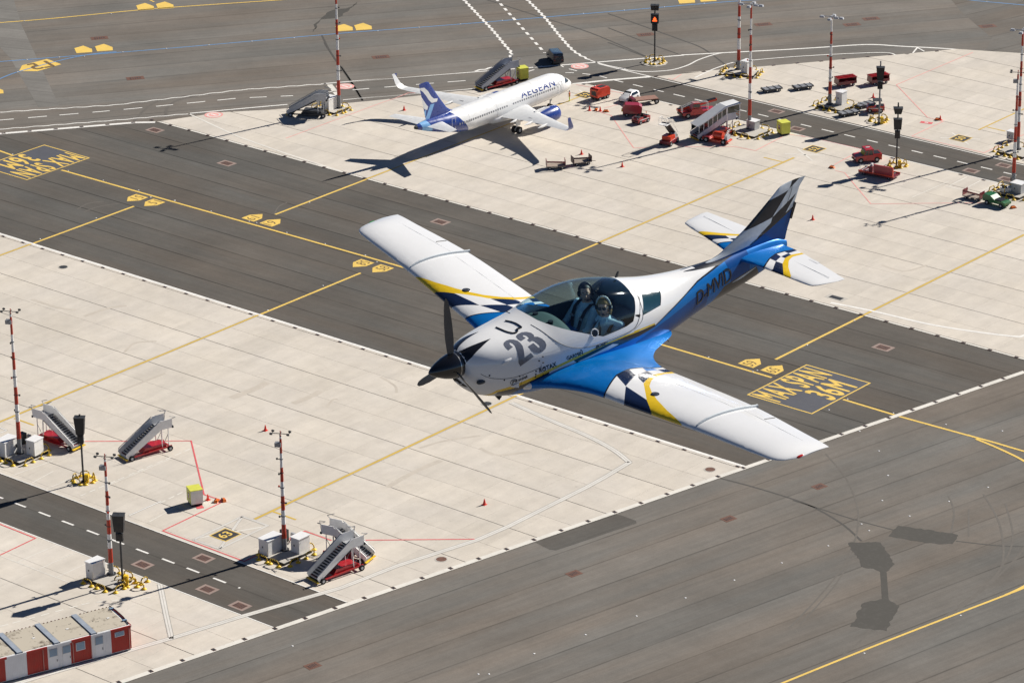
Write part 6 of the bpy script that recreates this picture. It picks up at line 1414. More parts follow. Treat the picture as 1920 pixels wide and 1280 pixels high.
KT = xz((0.1507, 0.5486, -0.1368), (-0.0075, 0.5532, -0.1292), (-0.2098, 0.5538, -0.1045), (-0.4178, 0.5490, -0.0855), (-0.7110, 0.5270, -0.0823), (-0.9921, 0.4903, -0.0968), (-1.3044, 0.4343, -0.1107))
KB = xz((0.0789, 0.5462, -0.2051), (-0.0137, 0.5486, -0.2001), (-0.2156, 0.5501, -0.1820), (-0.4242, 0.5455, -0.1749), (-0.7185, 0.5226, -0.1713), (-0.9990, 0.4857, -0.1661), (-1.3079, 0.4320, -0.1439))
band(KT, KB, 2)
cut_region(bm, xz((0.0606, 0.5480, -0.1901), (-0.5056, 0.5437, -0.1131), (-0.6183, 0.5341, -0.1518), (-0.0172, 0.5454, -0.2256)), (0, 2), 5)
band(Y0, Y1, 3)
band(B0, [(x, -1.2) for x, z in B0[:-1]] + [(-4.2, -1.2)], 1)
cut_region(bm, [(-.95, -.235), (-1.45, -.15), (-1.62, -.22), (-1.62, -1.2), (-.95, -1.2)], (0, 2), 9)
band([(-1.45, -.15), (-1.9, -.07), (-2.4, .03)], [(-1.45, -1.2), (-1.9, -1.2), (-2.4, -1.2)], 9)
cut_region(bm, [(-2.7, .6), (-4.3, .6), (-4.3, -1.2), (-3.1, -1.2)], (0, 2), 9, lambda c: c.z < yat0(c.x))
cut_region(bm, [(1.3, -.585), (.75, -.545), (.30, -.56), (.30, -.9), (1.3, -.9)], (0, 2), 2)
GT = xz((-2.1234, 0.0270, 0.2550), (-2.3168, 0.0351, 0.2499), (-2.5441, 0.0219, 0.2540), (-2.7396, -0.0034, 0.2629), (-2.8644, 0.0190, 0.2669), (-3.0695, -0.0152, 0.2764), (-3.2, 0, .30))
GB = xz((-2.1149, 0.0368, 0.2538), (-2.2865, 0.0701, 0.2403), (-2.4869, 0.0878, 0.2287), (-2.6961, 0.0968, 0.2188), (-2.8903, 0.0559, 0.2531), (-3.0957, 0.0205, 0.2763), (-3.2, 0, .29))
band(K(GT, .0), GB, 4)
band([(x, 1.0) for x, z in GT[1:4]], GT[1:4], 4)
GP = xz((-2.7396, -0.0034, 0.2629), (-2.8644, 0.0190, 0.2669), (-3.0695, -0.0152, 0.2764), (-3.2, 0, .29))
band([(x, 1.0) for x, z in GP[:-1]] + [(-3.2, 1.0)], GP, 5)
cut_region(bm, [(GP[-1][0], GP[-1][1]), (-4.2, .45), (-4.2, -.9), (GP[-1][0], -.9)], (0, 2), 1)
cut_region(bm, xz((-2.7166, 0.1733, -0.0646), (-2.9390, 0.1500, -0.0273), (-3.3202, 0.1129, 0.0400)) + [(-3.6, -.4), (-2.2, -.6)], (0, 2), 2)
cut_region(bm, xz((-2.8158, 0.1602, -0.0695), (-3.0373, 0.1383, -0.0288), (-3.3207, 0.1128, 0.0337), (-3.3232, 0.1114, 0.0146), (-3.0442, 0.1329, -0.0627)), (0, 2), 5)
# canopy glass, its frame and the rear side windows
CAN = [(.60, .42)] + xz((0.4637, 0.1401, 0.3649), (0.3941, 0.3363, 0.3101), (0.2929, 0.4599, 0.2185), (0.1917, 0.5138, 0.1366), (0.0596, 0.5390, 0.0713), (-0.1577, 0.5483, 0.0367), (-0.4547, 0.5406, 0.0406), (-0.7559, 0.5133, 0.0491), (-0.8833, 0.4923, 0.0729), (-0.9606, 0.4353, 0.1969), (-1.0178, 0.3406, 0.3063)) + [(-.955, .75), (.30, .85)]
FRM = [(.74, .42)] + xz((0.5561, 0.2026, 0.3296), (0.4974, 0.3418, 0.2807), (0.3981, 0.4677, 0.1784), (0.2581, 0.5270, 0.0775), (0.0660, 0.5497, -0.0027), (-0.2141, 0.5537, -0.0455), (-0.4833, 0.5451, -0.0402), (-0.8176, 0.5142, -0.0367), (-0.9534, 0.4906, 0.0212), (-1.0442, 0.4289, 0.1709), (-1.1134, 0.3160, 0.2952)) + [(-1.05, .75), (.35, .9)]
WIN = xz((-1.1887, 0.2630, 0.3129), (-1.5106, 0.2322, 0.2450), (-1.5298, 0.2608, 0.2170), (-1.4415, 0.3725, 0.0945), (-1.0641, 0.4566, 0.0886))
fr_f = cut_region(bm, FRM, (0, 2), 0)
gl_f = cut_region(bm, CAN, (0, 2), 6)
wi_f = cut_region(bm, WIN, (0, 2), 7)
def split_off(src, idxs, name, mats, parent, push=0.0):
    """take the faces with the given material numbers out of src as an object of their own"""
    b2 = src.copy(); bmesh.ops.delete(b2, geom=[f for f in b2.faces if f.material_index not in idxs], context='FACES')
    bmesh.ops.delete(src, geom=[f for f in src.faces if f.material_index in idxs], context='FACES')
    for f in b2.faces: f.material_index = 0
    if push:
        b2.normal_update()
        for v in b2.verts: v.co += v.normal * push
    return bm_obj(b2, name, mats, parent, 60)
g_m, n, l, _b = nt('canopy_tinted_glass'); n.remove(_b)
tr = n.new('ShaderNodeBsdfTransparent'); tr.inputs[0].default_value = (.78, .93, .955, 1)
gs = n.new('ShaderNodeBsdfGlossy'); gs.inputs['Roughness'].default_value = .035; gs.inputs[0].default_value = (.9, .95, 1, 1)
fz = n.new('ShaderNodeLayerWeight'); fz.inputs[0].default_value = .5; mx = n.new('ShaderNodeMixShader')
l.new(remap(n, l, mth(n, l, 'POWER', fz.outputs['Facing'], 3.5), 0, 1, .05, .75), mx.inputs[0]); l.new(tr.outputs[0], mx.inputs[1]); l.new(gs.outputs[0], mx.inputs[2]); l.new(mx.outputs[0], n['Material Output'].inputs[0])
FUSE_BM = bm.copy(); BV = BVHTree.FromBMesh(FUSE_BM)
can_o = split_off(bm, (6,), 'canopy_glass', [g_m], plane)
for f in bm.faces:
    if f.material_index == 7 and f.calc_center_median().y < 0: f.material_index = 8
for k_ in (7, 8): split_off(bm, (k_,), 'rear_side_window', [M('dark_teal_glass', (.01, .045, .06), .06, coat=1.0)], plane, -.006)
fuse = bm_obj(bm, 'fuselage', FM, plane, 60)
# panel seam round the canopy frame, as a hair-thin raised bead
def on_fus(x, z, s=1, off=.002):
    _, zc, w, ht, hb, et, eb = fus_at(x); q = (z - zc) / (ht if z > zc else hb); e = et if z > zc else eb
    y = w * max(0, 1 - min(1, abs(q)) ** e) ** (1 / e); return Vector((x, s * (y + off), z))
seam = M('panel_gap', (.04, .045, .05), .6)
def bead(pts, r=.0035, name='panel_seam', m=seam, par=None):
    m1 = MB(); m1.tube(pts, r, m, n=5); return m1.build(name, par or fuse, fix=False)
for s in (-1, 1):
    bead([on_fus(x, z, s) for x, z in smoothp(FRM[1:-2], 3)]) if True else bead([on_fus(x, z, s) for x, z in smoothp([(.70, .335), (.60, .250), (.40, .110), (.17, .020), (-.06, -.034), (-.42, -.052), (-.84, -.022), (-1.00, .055), (-1.048, .20), (-1.06, .38)], 5)])
    bead([on_fus(x, z, s) for x, z in smoothp([(-.90, -.035), (-1.06, .05), (-1.09, .25), (-1.09, .36)], 5)], .0025)
    bead([on_fus(x, z, s) for x, z in ((.60, .235), (.62, .10), (.63, -.10), (.62, -.30), (.60, -.40))], .003)
    bead([on_fus(x, z, s) for x, z in smoothp([(1.42, -.06), (1.30, -.13), (1.10, -.17), (.90, -.165), (.63, -.115)], 4)], .003)
    bead([on_fus(x, z, s) for x, z in ((.88, -.17), (.885, -.30), (.89, -.43))], .0025)
    for x, z in ((1.32, -.09), (1.13, -.185), (.93, -.17), (.70, -.155), (.70, -.20), (.70, -.235), (.66, -.02), (.60, .02), (.60, -.06), (.585, -.14), (.585, -.24)):
        m1 = MB(); p = on_fus(x, z, s, .001); m1.ball(p, .011, black, n=8, k=6); m1.build('rivet', fuse)
    # blister, air inlet and scoop of the cowling
    p = on_fus(1.08, .06, s, -.012); m1 = MB(); m1.loft([[(x, p.y + s * h * cos(2 * pi * i / 12) * .7, p.z + (x - 1.08) * -.22 + h * sin(2 * pi * i / 12)) for i in range(12)] for x, h in ((1.17, .004), (1.12, .030), (1.04, .028), (.90, .004))], a_white); m1.build('cowl_blister', fuse, smooth=60)
    p = on_fus(1.40, -.16, s, .0); m1 = MB(); m1.ball((1.395, p.y * .98, -.175), (.075, .035, .034), M('inlet_dark', (.05, .06, .075), .4), n=16, k=8); m1.build('air_inlet', fuse, smooth=60)
    p = on_fus(.95, -.30, s, .0); m1 = MB(); m1.add([(1.05, p.y, -.30), (.93, p.y + s * .03, -.265), (.93, p.y + s * .03, -.335), (.93, p.y - s * .02, -.30)], [(0, 1, 2), (0, 2, 3), (0, 3, 1), (1, 3, 2)], a_white); m1.add([(.928, p.y + s * .028, -.268), (.928, p.y + s * .028, -.332), (.928, p.y - s * .02, -.30)], [(0, 1, 2)], black); m1.build('vent_scoop', fuse)
m1 = MB(); m1.side([(.98, -.50), (.90, -.50), (.84, -.66), (.88, -.70), (.93, -.64)], -.012, .012, black); m1.build('exhaust_stub', fuse)
m1 = MB(); m1.side([(-.98, .47), (-1.02, .47), (-1.04, .545), (-1.02, .545)], -.008, .008, dgrey); m1.build('antenna', fuse)
m1 = MB(); m1.cyl((-1.55, .30, -.38), (-1.62, .36, -.47), .006, dgrey, n=6); m1.build('foot_step', fuse)
# propeller and spinner
sp = MB(); sp.loft([[(x, r * cos(2 * pi * i / 32), r * sin(2 * pi * i / 32)) for i in range(32)] for x, r in ((1.54, .165), (1.60, .168), (1.68, .158), (1.78, .130), (1.88, .088), (1.95, .048), (1.995, .008))], a_black); spin = sp.build('spinner', plane, smooth=60)
m1 = MB(); m1.loft([[(x, r * cos(2 * pi * i / 40), r * sin(2 * pi * i / 40)) for i in range(40)] for x, r in ((1.600, .1685), (1.606, .1692), (1.612, .1680))], M('polished_ring', (.6, .6, .58), .2, .9), caps=False); m1.build('spinner_ring', spin, smooth=60)
def blade(th):
    m1 = MB(); R = []
    for r, c, tw, tk in ((.10, .07, 60, .04), (.18, .085, 48, .028), (.35, .115, 34, .018), (.55, .115, 25, .013), (.72, .095, 20, .010), (.83, .065, 17, .007), (.87, .02, 16, .004)):
        a = RAD(tw); ring = []
        for i in range(12):
            q = 2 * pi * i / 12; u_ = c * cos(q) / 2; v_ = tk * sin(q) / 2
            ring.append((1.64 + u_ * sin(a) * -1 + v_ * cos(a), u_ * cos(a) + v_ * sin(a), r))
        R.append(ring)
    m1.loft(R, M('propeller_grey', (.11, .10, .09), .45, coat=.2)); X_ = Matrix.Rotation(th, 4, 'X'); m1.v = [tuple(X_ @ Vector(v)) for v in m1.v]; return m1
prop = bpy.data.objects.new('propeller', None)
for k in range(3):
    b_ = blade(RAD(8) + k * 2 * pi / 3).build('propeller_blade', plane, smooth=60)
bpy.data.objects.remove(prop)
# wings
def wz(y): return -.36 + .066 * abs(y)
WS = [(.20, .98, -1.78, -.40, .115), (.40, .84, -1.62, -.375, .110), (.55, .69, -1.34, -.35, .112), (.70, .585, -1.08, -.325, .120), (.90, .475, -.895, -.305, .128), (1.2, .365, -.80, wz(1.2), .128), (1.7, .30, -.815, wz(1.7), .122), (2.84, .155, -.845, wz(2.84), .118), (3.9, .065, -.755, wz(3.9), .105), (4.10, .020, -.745, wz(4.10) - .004, .085), (4.20, -.10, -.742, wz(4.2) - .012, .05), (4.245, -.28, -.74, wz(4.22) - .016, .03)]
def yat(L, x):
    """span position of an edge curve at chord position x (curves listed from the leading edge back)"""
    if x >= L[0][0]: return L[0][1] + (x - L[0][0]) * min(4.0, max(-4.0, (L[0][1] - L[1][1]) / max(1e-3, L[0][0] - L[1][0]))) * .5
    for p, q in zip(L, L[1:]):
        if p[0] >= x >= q[0]: return p[1] + (q[1] - p[1]) * (p[0] - x) / max(1e-6, p[0] - q[0])
    return L[-1][1]
def mono(L):
    out = [L[0]]
    for p in L[1:]:
        if p[0] < out[-1][0] - .004: out.append(p)
    return out
def paint_surface(bm, I_, Mi, Y_, Yo, s, xmax, xmin, root, cells):
    f = lambda p: (p[0], s * p[1]); I2, Y2, O2 = mono(I_), mono(Y_), mono(Yo); n_ = 30
    xs = [xmax + (xmin - xmax) * k / n_ for k in range(n_ + 1)]
    L0 = [(I_[0][0] + .3, I_[0][1])], [(Mi[0][0] + .3, Mi[0][1])], [(Y_[0][0] + .3, Y_[0][1] + .05)]
    L1 = [(I_[-1][0] - .4, I_[-1][1])], [(Mi[-1][0] - .4, Mi[-1][1])], [(Y_[-1][0] - .4, Y_[-1][1])]
    G_ = [L0[k] + list(q) + L1[k] for k, q in enumerate((I_, Mi, Y_))]
    for r, row_ in enumerate(cells):
        rr = [r + 1] + ([0] if r == 0 else []) + ([r + 2] if r == len(cells) - 1 else [])
        for i in rr:
            if i >= len(G_[0]) - 1: continue
            for c_ in (0, 1):
                if row_[c_]: cut_region(bm, [f(G_[c_][i]), f(G_[c_ + 1][i]), f(G_[c_ + 1][i + 1]), f(G_[c_][i + 1])], (0, 1), row_[c_])
    for x0, x1 in zip(xs, xs[1:]):
        cut_region(bm, [f((x0, root)), f((x1, root)), f((x1, yat(I2, x1))), f((x0, yat(I2, x0)))], (0, 1), 1)
        cut_region(bm, [f((x0, yat(I2, x0) - .012)), f((x1, yat(I2, x1) - .012)), f((x1, yat(I2, x1) + .012)), f((x0, yat(I2, x0) + .012))], (0, 1), 4)
        ya, yb, yc, yd = yat(Y2, x0), yat(Y2, x1), yat(O2, x1), yat(O2, x0)
        cut_region(bm, [f((x0, ya)), f((x1, yb)), f((x1, max(yc, yb + .01))), f((x0, max(yd, ya + .01)))], (0, 1), 3)
WI = [(0.418, 1.431), (-0.064, 1.137), (-0.328, 1.067), (-0.523, 1.095), (-0.644, 1.161), (-0.730, 1.157)]
WMI = [(0.385, 1.807), (0.047, 1.450), (-0.262, 1.272), (-0.493, 1.225), (-0.662, 1.236), (-0.755, 1.239)]
WY = [(0.319, 2.308), (0.104, 1.908), (-0.180, 1.517), (-0.470, 1.362), (-0.685, 1.344), (-0.802, 1.352)]
WYI = [(0.319, 2.308), (0.104, 1.908), (-0.078, 1.630), (-0.245, 1.465), (-0.445, 1.367), (-0.633, 1.333), (-0.802, 1.352)]
WYO = [(0.224, 2.884), (0.164, 2.585), (0.105, 2.274), (-0.019, 1.883), (-0.184, 1.622), (-0.357, 1.485), (-0.589, 1.399), (-0.815, 1.408)]
WM = [a_white, a_blue, a_navy, a_yel, a_black]
for s in (-1, 1):
    sec = []
    tab = interp([(w[0], w[1], w[2], w[3], w[4]) for w in WS], 70)
    mb = MB(); mb.loft(wing_rings([(s * r[0], r[1], r[2], r[3], r[4]) for r in tab], 22, .022), a_white); bm = bm_of(mb)
    paint_surface(bm, WI, WMI, WY, WYO, s, .75, -2.0, 0.0, [(0, 2), (2, 0), (0, 2), (1, 0), (0, 2)])
    w = bm_obj(bm, 'wing', WM, plane, 55)
    # fence following the aerofoil
    def top(y, fr):
        r = min(tab, key=lambda q: abs(q[0] - y)); c = r[1] - r[2]; A_ = airfoil(40, r[4], .022)[:41]; k = min(A_, key=lambda a: abs(a[0] - fr)); return Vector((r[1] - k[0] * c, s * y, r[3] + k[1] * c))
    for yy, w_ in ((2.84, .024),):
        m1 = MB(); lo = [top(yy, k / 20) for k in range(21)]; lo = lo + [lo[-1] + Vector((-.035, 0, 0))]
        R = []
        for i, p in enumerate(lo):
            h = .004 + .024 * min(1, i / 4); R.append([(p.x, p.y - w_ / 2, p.z - .01), (p.x, p.y + w_ / 2, p.z - .01), (p.x, p.y + w_ / 2, p.z + h), (p.x, p.y - w_ / 2, p.z + h)])
        m1.loft(R, M('fence_grey_white', (.70, .75, .78), .35)); m1.build('wing_fence', w)
    m1 = MB(); p = top(1.875, .30); m1.cyl(p - Vector((0, 0, .02)), p + Vector((0, 0, .003)), .052, a_black, n=20); m1.cyl(p, p + Vector((0, 0, .006)), .036, M('polished_ring'), n=20); m1.box((p.x, p.y, p.z + .008), (.05, .012, .008), dgrey); m1.build('fuel_cap', w)
    # hinge lines of flap and aileron, drawn as thin dark gaps; aileron set slightly proud at its ends
    for y0, y1, fr in ((1.15, 2.80, .74), (2.90, 3.98, .76)):
        m1 = MB(); m1.tube([top(y0 + (y1 - y0) * k / 8, fr) + Vector((0, 0, -.001)) for k in range(9)], .003, M('soft_gap', (.62, .64, .66), .6), n=5); m1.build('hinge_line', w)
    yy = 3.24; m1 = MB(); m1.tube([top(yy, fr) + Vector((0, 0, .001)) for fr in (.80, .86, .92, .98)], .006, black, n=5); m1.build('aileron_gap', w)
    m1 = MB(); m1.ball((-.30, s * 4.225, wz(4.2) - .01), (.07, .02, .02), M('nav_light_red', (.5, .02, .02), .15) if s > 0 else M('nav_light_green', (.02, .3, .08), .15)); m1.build('navigation_light', w, smooth=60)
# tailplane
TZ = .185
for s in (-1, 1):
    tab = interp([(.02, -3.02, -3.83, TZ, .10), (.30, -3.10, -3.86, TZ, .095), (.70, -3.17, -3.83, TZ, .09), (1.18, -3.235, -3.765, TZ, .085), (1.26, -3.30, -3.755, TZ, .06), (1.335, -3.62, -3.745, TZ, .04)], 40)
    mb = MB(); mb.loft(wing_rings([(s * r[0], r[1], r[2], r[3], r[4]) for r in tab], 16, 0), a_white); bm = bm_of(mb)
    TI = [(-3.159, 0.447), (-3.342, 0.340), (-3.523, 0.268), (-3.672, 0.258), (-3.817, 0.267)]
    TM = [(-3.180, 0.581), (-3.352, 0.449), (-3.512, 0.373), (-3.676, 0.337), (-3.832, 0.316)]
    TY = [(-3.193, 0.768), (-3.375, 0.552), (-3.523, 0.438), (-3.677, 0.390), (-3.846, 0.402)]
    TO = [(-3.222, 0.882), (-3.364, 0.674), (-3.512, 0.523), (-3.645, 0.453), (-3.855, 0.447)]
    paint_surface(bm, TI, TM, TY, TO, s, -2.9, -4.0, 0.0, [(0, 2), (2, 0), (0, 2), (2, 0)])
    w = bm_obj(bm, 'tailplane', WM, plane, 55)
    m1 = MB(); m1.tube([(-3.55 - .03 * k / 6, s * (.12 + 1.1 * k / 6), TZ + .022) for k in range(7)], .0025, M('soft_gap'), n=5); m1.build('hinge_line', w)
m1 = MB(); m1.box((-3.80, .70, TZ + .004), (.05, .17, .008), a_white); m1.build('trim_tab', plane)
# fin and rudder
Fl = [(.22, -2.35, -3.93), (.30, -2.72, -3.945), (.38, -2.88, -3.965), (.473, -3.05, -3.995), (.555, -3.19, -4.015), (.85, -3.583, -4.11), (.93, -3.687, -4.14), (1.003, -3.780, -4.20), (1.030, -3.88, -4.22), (1.048, -4.04, -4.238)]
mb = MB(); R = []
for z, xl, xt in [(r[0], r[1], r[2]) for r in interp(Fl, 40)]:
    c_ = xl - xt; k = .085 / .12 * min(c_, 1.0) / c_ * (1 if z < .95 else max(.25, (1.06 - z) / .11)); R.append([(xl - a * c_, b * c_ * k, z) for a, b in airfoil(14, .12, 0)])
mb.loft(R, a_wedge); bm = bm_of(mb)
FF = lambda P: P
def fcut(P, m_): cut_region(bm, P, (0, 2), m_)
GM = [a_wedge, a_deep, a_gun, a_black]
fcut([(-3.181, 0.539), (-3.566, 0.855), (-3.926, 0.925), (-3.650, 0.614)], 2)
fcut([(-3.566, 0.855), (-3.344, 0.756), (-3.037, 0.564), (-3.181, 0.539)], 2)
fcut([(-4.003, 1.056), (-4.156, 1.057), (-3.942, 0.941)], 2)
fcut([(-3.650, 0.614), (-4.086, 0.843), (-3.858, 0.552), (-3.586, 0.418)], 2)
fcut([(-3.650, 0.614), (-3.586, 0.418), (-3.305, 0.315), (-3.261, 0.333), (-3.433, 0.431)], 2)
fcut([(-4.128, 0.860), (-4.182, 0.935), (-4.251, 0.931), (-4.186, 0.879)], 2)
fcut([(-3.254, 0.322), (-4.131, 0.701), (-4.309, 0.613), (-4.012, -0.056), (-3.059, -0.073)], 1)
fcut([(-2.622, 0.253), (-3.254, 0.322), (-3.059, -0.073), (-2.718, 0.021)], 1)
fcut([(-3.253, 0.331), (-3.263, 0.309), (-4.141, 0.678), (-4.139, 0.706)], 3)
fin = bm_obj(bm, 'fin', GM, plane, 50)
m1 = MB(); m1.tube([(-3.886, 0.025, 0.705), (-3.962, 0.025, 0.883), (-3.998, 0.025, 1.059)], .003, seam, n=5); m1.build('rudder_hinge_line', fin)
m1 = MB(); m1.side([(-3.99, .50), (-4.025, .49), (-4.09, .70), (-4.05, .73)], -.009, .009, a_black); m1.build('rudder_trim_tab', fin)
# lettering and numbers wrapped onto the skin
BVF = BV
def decal(body, o, ux, uy, m, name, parent=None, inward=None, lift=.0022, **kw):
    """o bottom-left, ux/uy full width and height vectors, in aircraft space; dropped onto the fuselage skin"""
    o = Vector(o); ux = Vector(ux); uy = Vector(uy); nrm = ux.cross(uy).normalized() if inward is None else -Vector(inward).normalized()
    if isinstance(body, str): vs, fs = text_geo(body, cut=(ux.length, uy.length, .05), **kw)
    else: vs, fs = body
    out = []
    for v in vs:
        p = o + ux * v.x + uy * v.y; h = BVF.ray_cast(p + nrm * .6, -nrm)
        if h[0] is None: h = BVF.find_nearest(p)
        q = h[0]; nn = h[1] if h[1].dot(nrm) > 0 else -h[1]; out.append(q + nn * (lift + .0007 * v.z))
    m1 = MB(); m1.add(out, fs, m); return m1.build(name, parent or fuse, fix=False)
num_m = M('number_gunmetal', (.14, .155, .20), .25, coat=.8, var=.25, scale=3)
def dv(a, b, c):
    a, b, c = Vector(a), Vector(b), Vector(c); return a, b - a, c - a
decal('ROTAX', *dv((0.6448, 0.5041, -0.1912), (0.3994, 0.5322, -0.1583), (0.6592, 0.5073, -0.1286)), a_black, 'lettering', bold=.02)
decal('GARMIN', *dv((0.2397, 0.5446, -0.1213), (-0.0115, 0.5537, -0.1077), (0.2542, 0.5447, -0.0687)), a_black, 'lettering', bold=.015)
decal([Vector((0, 0, 0)), Vector((1, 0, 0)), Vector((.5, 1, 0))] and ([Vector((0, 0, 0)), Vector((1, 0, 0)), Vector((.5, 1, 0))], [(0, 1, 2)]), *dv((0.0361, 0.5531, -0.0567), (0.0058, 0.5537, -0.0543), (0.0413, 0.5520, -0.0271)), a_black, 'lettering_mark')
decal('BOSE', *dv((-0.2166, 0.5542, -0.0837), (-0.3909, 0.5502, -0.0807), (-0.2104, 0.5537, -0.0446)), a_black, 'lettering', bold=.03, shear=.35)
decal('JMB aircraft', *dv((1.0126, 0.4185, -0.2713), (0.8056, 0.4730, -0.2324), (1.0323, 0.4291, -0.2175)), a_navy, 'lettering', bold=.012, shear=.2)
decal('D-MVID', *dv((-2.1756, 0.2469, -0.1553), (-2.8594, 0.1602, -0.0095), (-2.1485, 0.2543, 0.0264)), a_black, 'registration_lettering', bold=.008, space=.95, shear=.1)
def on_skin(p, d=(0, .62, .78), lift=.002):
    d = Vector(d).normalized(); h = BVF.ray_cast(Vector(p) + d * .5, -d); return (h[0] + h[1] * lift * (1 if h[1].dot(d) > 0 else -1)) if h[0] else Vector(p)
def stroke(pts, r, m, name): bead([on_skin(p) for p in resample3(pts)], r, name, m)
def resample3(pts, step=.02):
    out = [Vector(pts[0])]
    for a, b in zip(pts, pts[1:]):
        a = Vector(a); b = Vector(b); k = max(1, int((b - a).length / step)); out += [a + (b - a) * (i + 1) / k for i in range(k)]
    return out
stroke([(0.9111, -0.0415, 0.2961), (0.9028, 0.0310, 0.2971), (0.8901, 0.0979, 0.2946), (0.8707, 0.1446, 0.2907), (0.8344, 0.1936, 0.2853), (0.7908, 0.2099, 0.2872), (0.7549, 0.1944, 0.2971), (0.7495, 0.1640, 0.3043), (0.7126, 0.1710, 0.3087), (0.6788, 0.1759, 0.3132), (0.6777, 0.1332, 0.3210), (0.6819, 0.0617, 0.3275), (0.6983, -0.0124, 0.3259), (0.7247, -0.0858, 0.3185)], .012, a_black, 'outline_graphic')
stroke([(0.9804, 0.4452, -0.2003), (1.0264, 0.4339, -0.2042), (1.0415, 0.4223, -0.2349), (1.0232, 0.4132, -0.2790), (0.9757, 0.4173, -0.3003)], .004, a_navy, 'lettering_mark')
stroke([(-0.1906, 0.5544, -0.0848), (-0.2328, 0.5538, -0.0929), (-0.3051, 0.5530, -0.0702), (-0.4117, 0.5493, -0.0584)], .003, a_black, 'lettering_mark')
def skin_patch(P, m, name, step=.03, lift=.0016, mirror=True):
    P = [Vector(p) for p in P]; c = sum(P, Vector()) / len(P); nrm = Vector()
    for a, b in zip(P, P[1:] + P[:1]): nrm += (a - c).cross(b - c)
    nrm.normalize()
    if nrm.dot(Vector((.3, .8, .6))) < 0: nrm = -nrm
    bm_ = bmesh.new(); bm_.faces.new([bm_.verts.new(p - nrm * (p - c).dot(nrm)) for p in P]); bmesh.ops.triangulate(bm_, faces=bm_.faces)
    for it in range(7):
        es = [e for e in bm_.edges if e.calc_length() > step]
        if not es: break
        bmesh.ops.subdivide_edges(bm_, edges=es, cuts=1); bmesh.ops.triangulate(bm_, faces=bm_.faces)
    vs = []
    for v in bm_.verts:
        h = BVF.ray_cast(v.co + nrm * .6, -nrm)
        if h[0] is None or (h[0] - v.co).length > .3: h = BVF.find_nearest(v.co)
        k = h[1] if h[1].dot(nrm) > 0 else -h[1]; vs.append(h[0] + k * lift)
    bm_.verts.index_update(); fs = [tuple(v.index for v in f.verts) for f in bm_.faces]; bm_.free()
    for s in ((1, -1) if mirror else (1,)):
        m1 = MB(); m1.add([(v.x, v.y * s, v.z) for v in vs], fs if s > 0 else [f[::-1] for f in fs], m); m1.build(name, fuse, fix=False, smooth=80)
SPEAR = [(1.5500, -0.0641, 0.0934), (1.5125, 0.0383, 0.1877), (1.3302, 0.0893, 0.2414), (1.1195, 0.1213, 0.2687), (1.3090, 0.1730, 0.2244), (1.4738, 0.1949, 0.1445), (1.5500, 0.1375, -0.0184), (1.5500, 0.0354, -0.1504), (1.5500, 0.0117, -0.0682), (1.5500, -0.0123, 0.0312)]
skin_patch(SPEAR, a_black, 'nose_graphic')
skin_patch([(1.0453, 0.2797, 0.2260), (1.0224, 0.2589, 0.2399), (0.9825, 0.2499, 0.2493), (0.9311, 0.2561, 0.2532), (0.8856, 0.2819, 0.2476), (0.8536, 0.3128, 0.2364), (0.8375, 0.3521, 0.2143), (0.8307, 0.3855, 0.1886), (0.8394, 0.4208, 0.1477), (0.8584, 0.4621, 0.0647), (0.7592, 0.4635, 0.1001), (0.7292, 0.4866, 0.0496), (0.9266, 0.4676, -0.0335), (0.9488, 0.4586, 0.0146), (0.9375, 0.4327, 0.0992), (0.9253, 0.3924, 0.1616), (0.9207, 0.3504, 0.2011), (0.9311, 0.3157, 0.2233), (0.9512, 0.2936, 0.2327), (0.9715, 0.3014, 0.2253), (0.9715, 0.3254, 0.2102), (0.9539, 0.3508, 0.1945), (1.0288, 0.3568, 0.1738), (1.0464, 0.3193, 0.2010)], num_m, 'race_number', mirror=False, lift=.0025)
skin_patch([(0.8326, 0.2566, 0.2658), (0.7958, 0.2399, 0.2774), (0.7304, 0.2407, 0.2875), (0.6750, 0.2660, 0.2870), (0.6314, 0.3062, 0.2761), (0.6179, 0.3428, 0.2577), (0.6279, 0.3614, 0.2432), (0.5851, 0.3791, 0.2377), (0.5453, 0.4127, 0.2147), (0.5199, 0.4469, 0.1797), (0.5206, 0.4725, 0.1407), (0.5463, 0.4876, 0.1048), (0.5968, 0.4921, 0.0803), (0.6589, 0.4867, 0.0758), (0.7062, 0.4743, 0.0930), (0.7383, 0.4545, 0.1232), (0.7641, 0.4148, 0.1725), (0.6810, 0.4110, 0.1919), (0.6452, 0.4561, 0.1418), (0.6279, 0.4644, 0.1318), (0.6092, 0.4609, 0.1414), (0.6166, 0.4436, 0.1655), (0.6516, 0.4035, 0.2050), (0.6770, 0.3877, 0.2144), (0.7106, 0.3885, 0.2081), (0.7342, 0.3585, 0.2278), (0.6972, 0.3476, 0.2415), (0.7045, 0.3150, 0.2597), (0.7302, 0.2879, 0.2688), (0.7502, 0.2869, 0.2661), (0.7536, 0.2996, 0.2597), (0.7355, 0.3304, 0.2459), (0.8112, 0.3367, 0.2294), (0.8343, 0.3003, 0.2465)], num_m, 'race_number', mirror=False, lift=.0025)
skin_patch([(1.5500, -0.0588, -0.2228), (1.5500, 0.0141, -0.2026), (1.5455, 0.1198, -0.2229), (1.4873, 0.1417, -0.2839), (1.5097, 0.1006, -0.2849), (1.5500, 0.0308, -0.2527)], black, 'chin_intake')

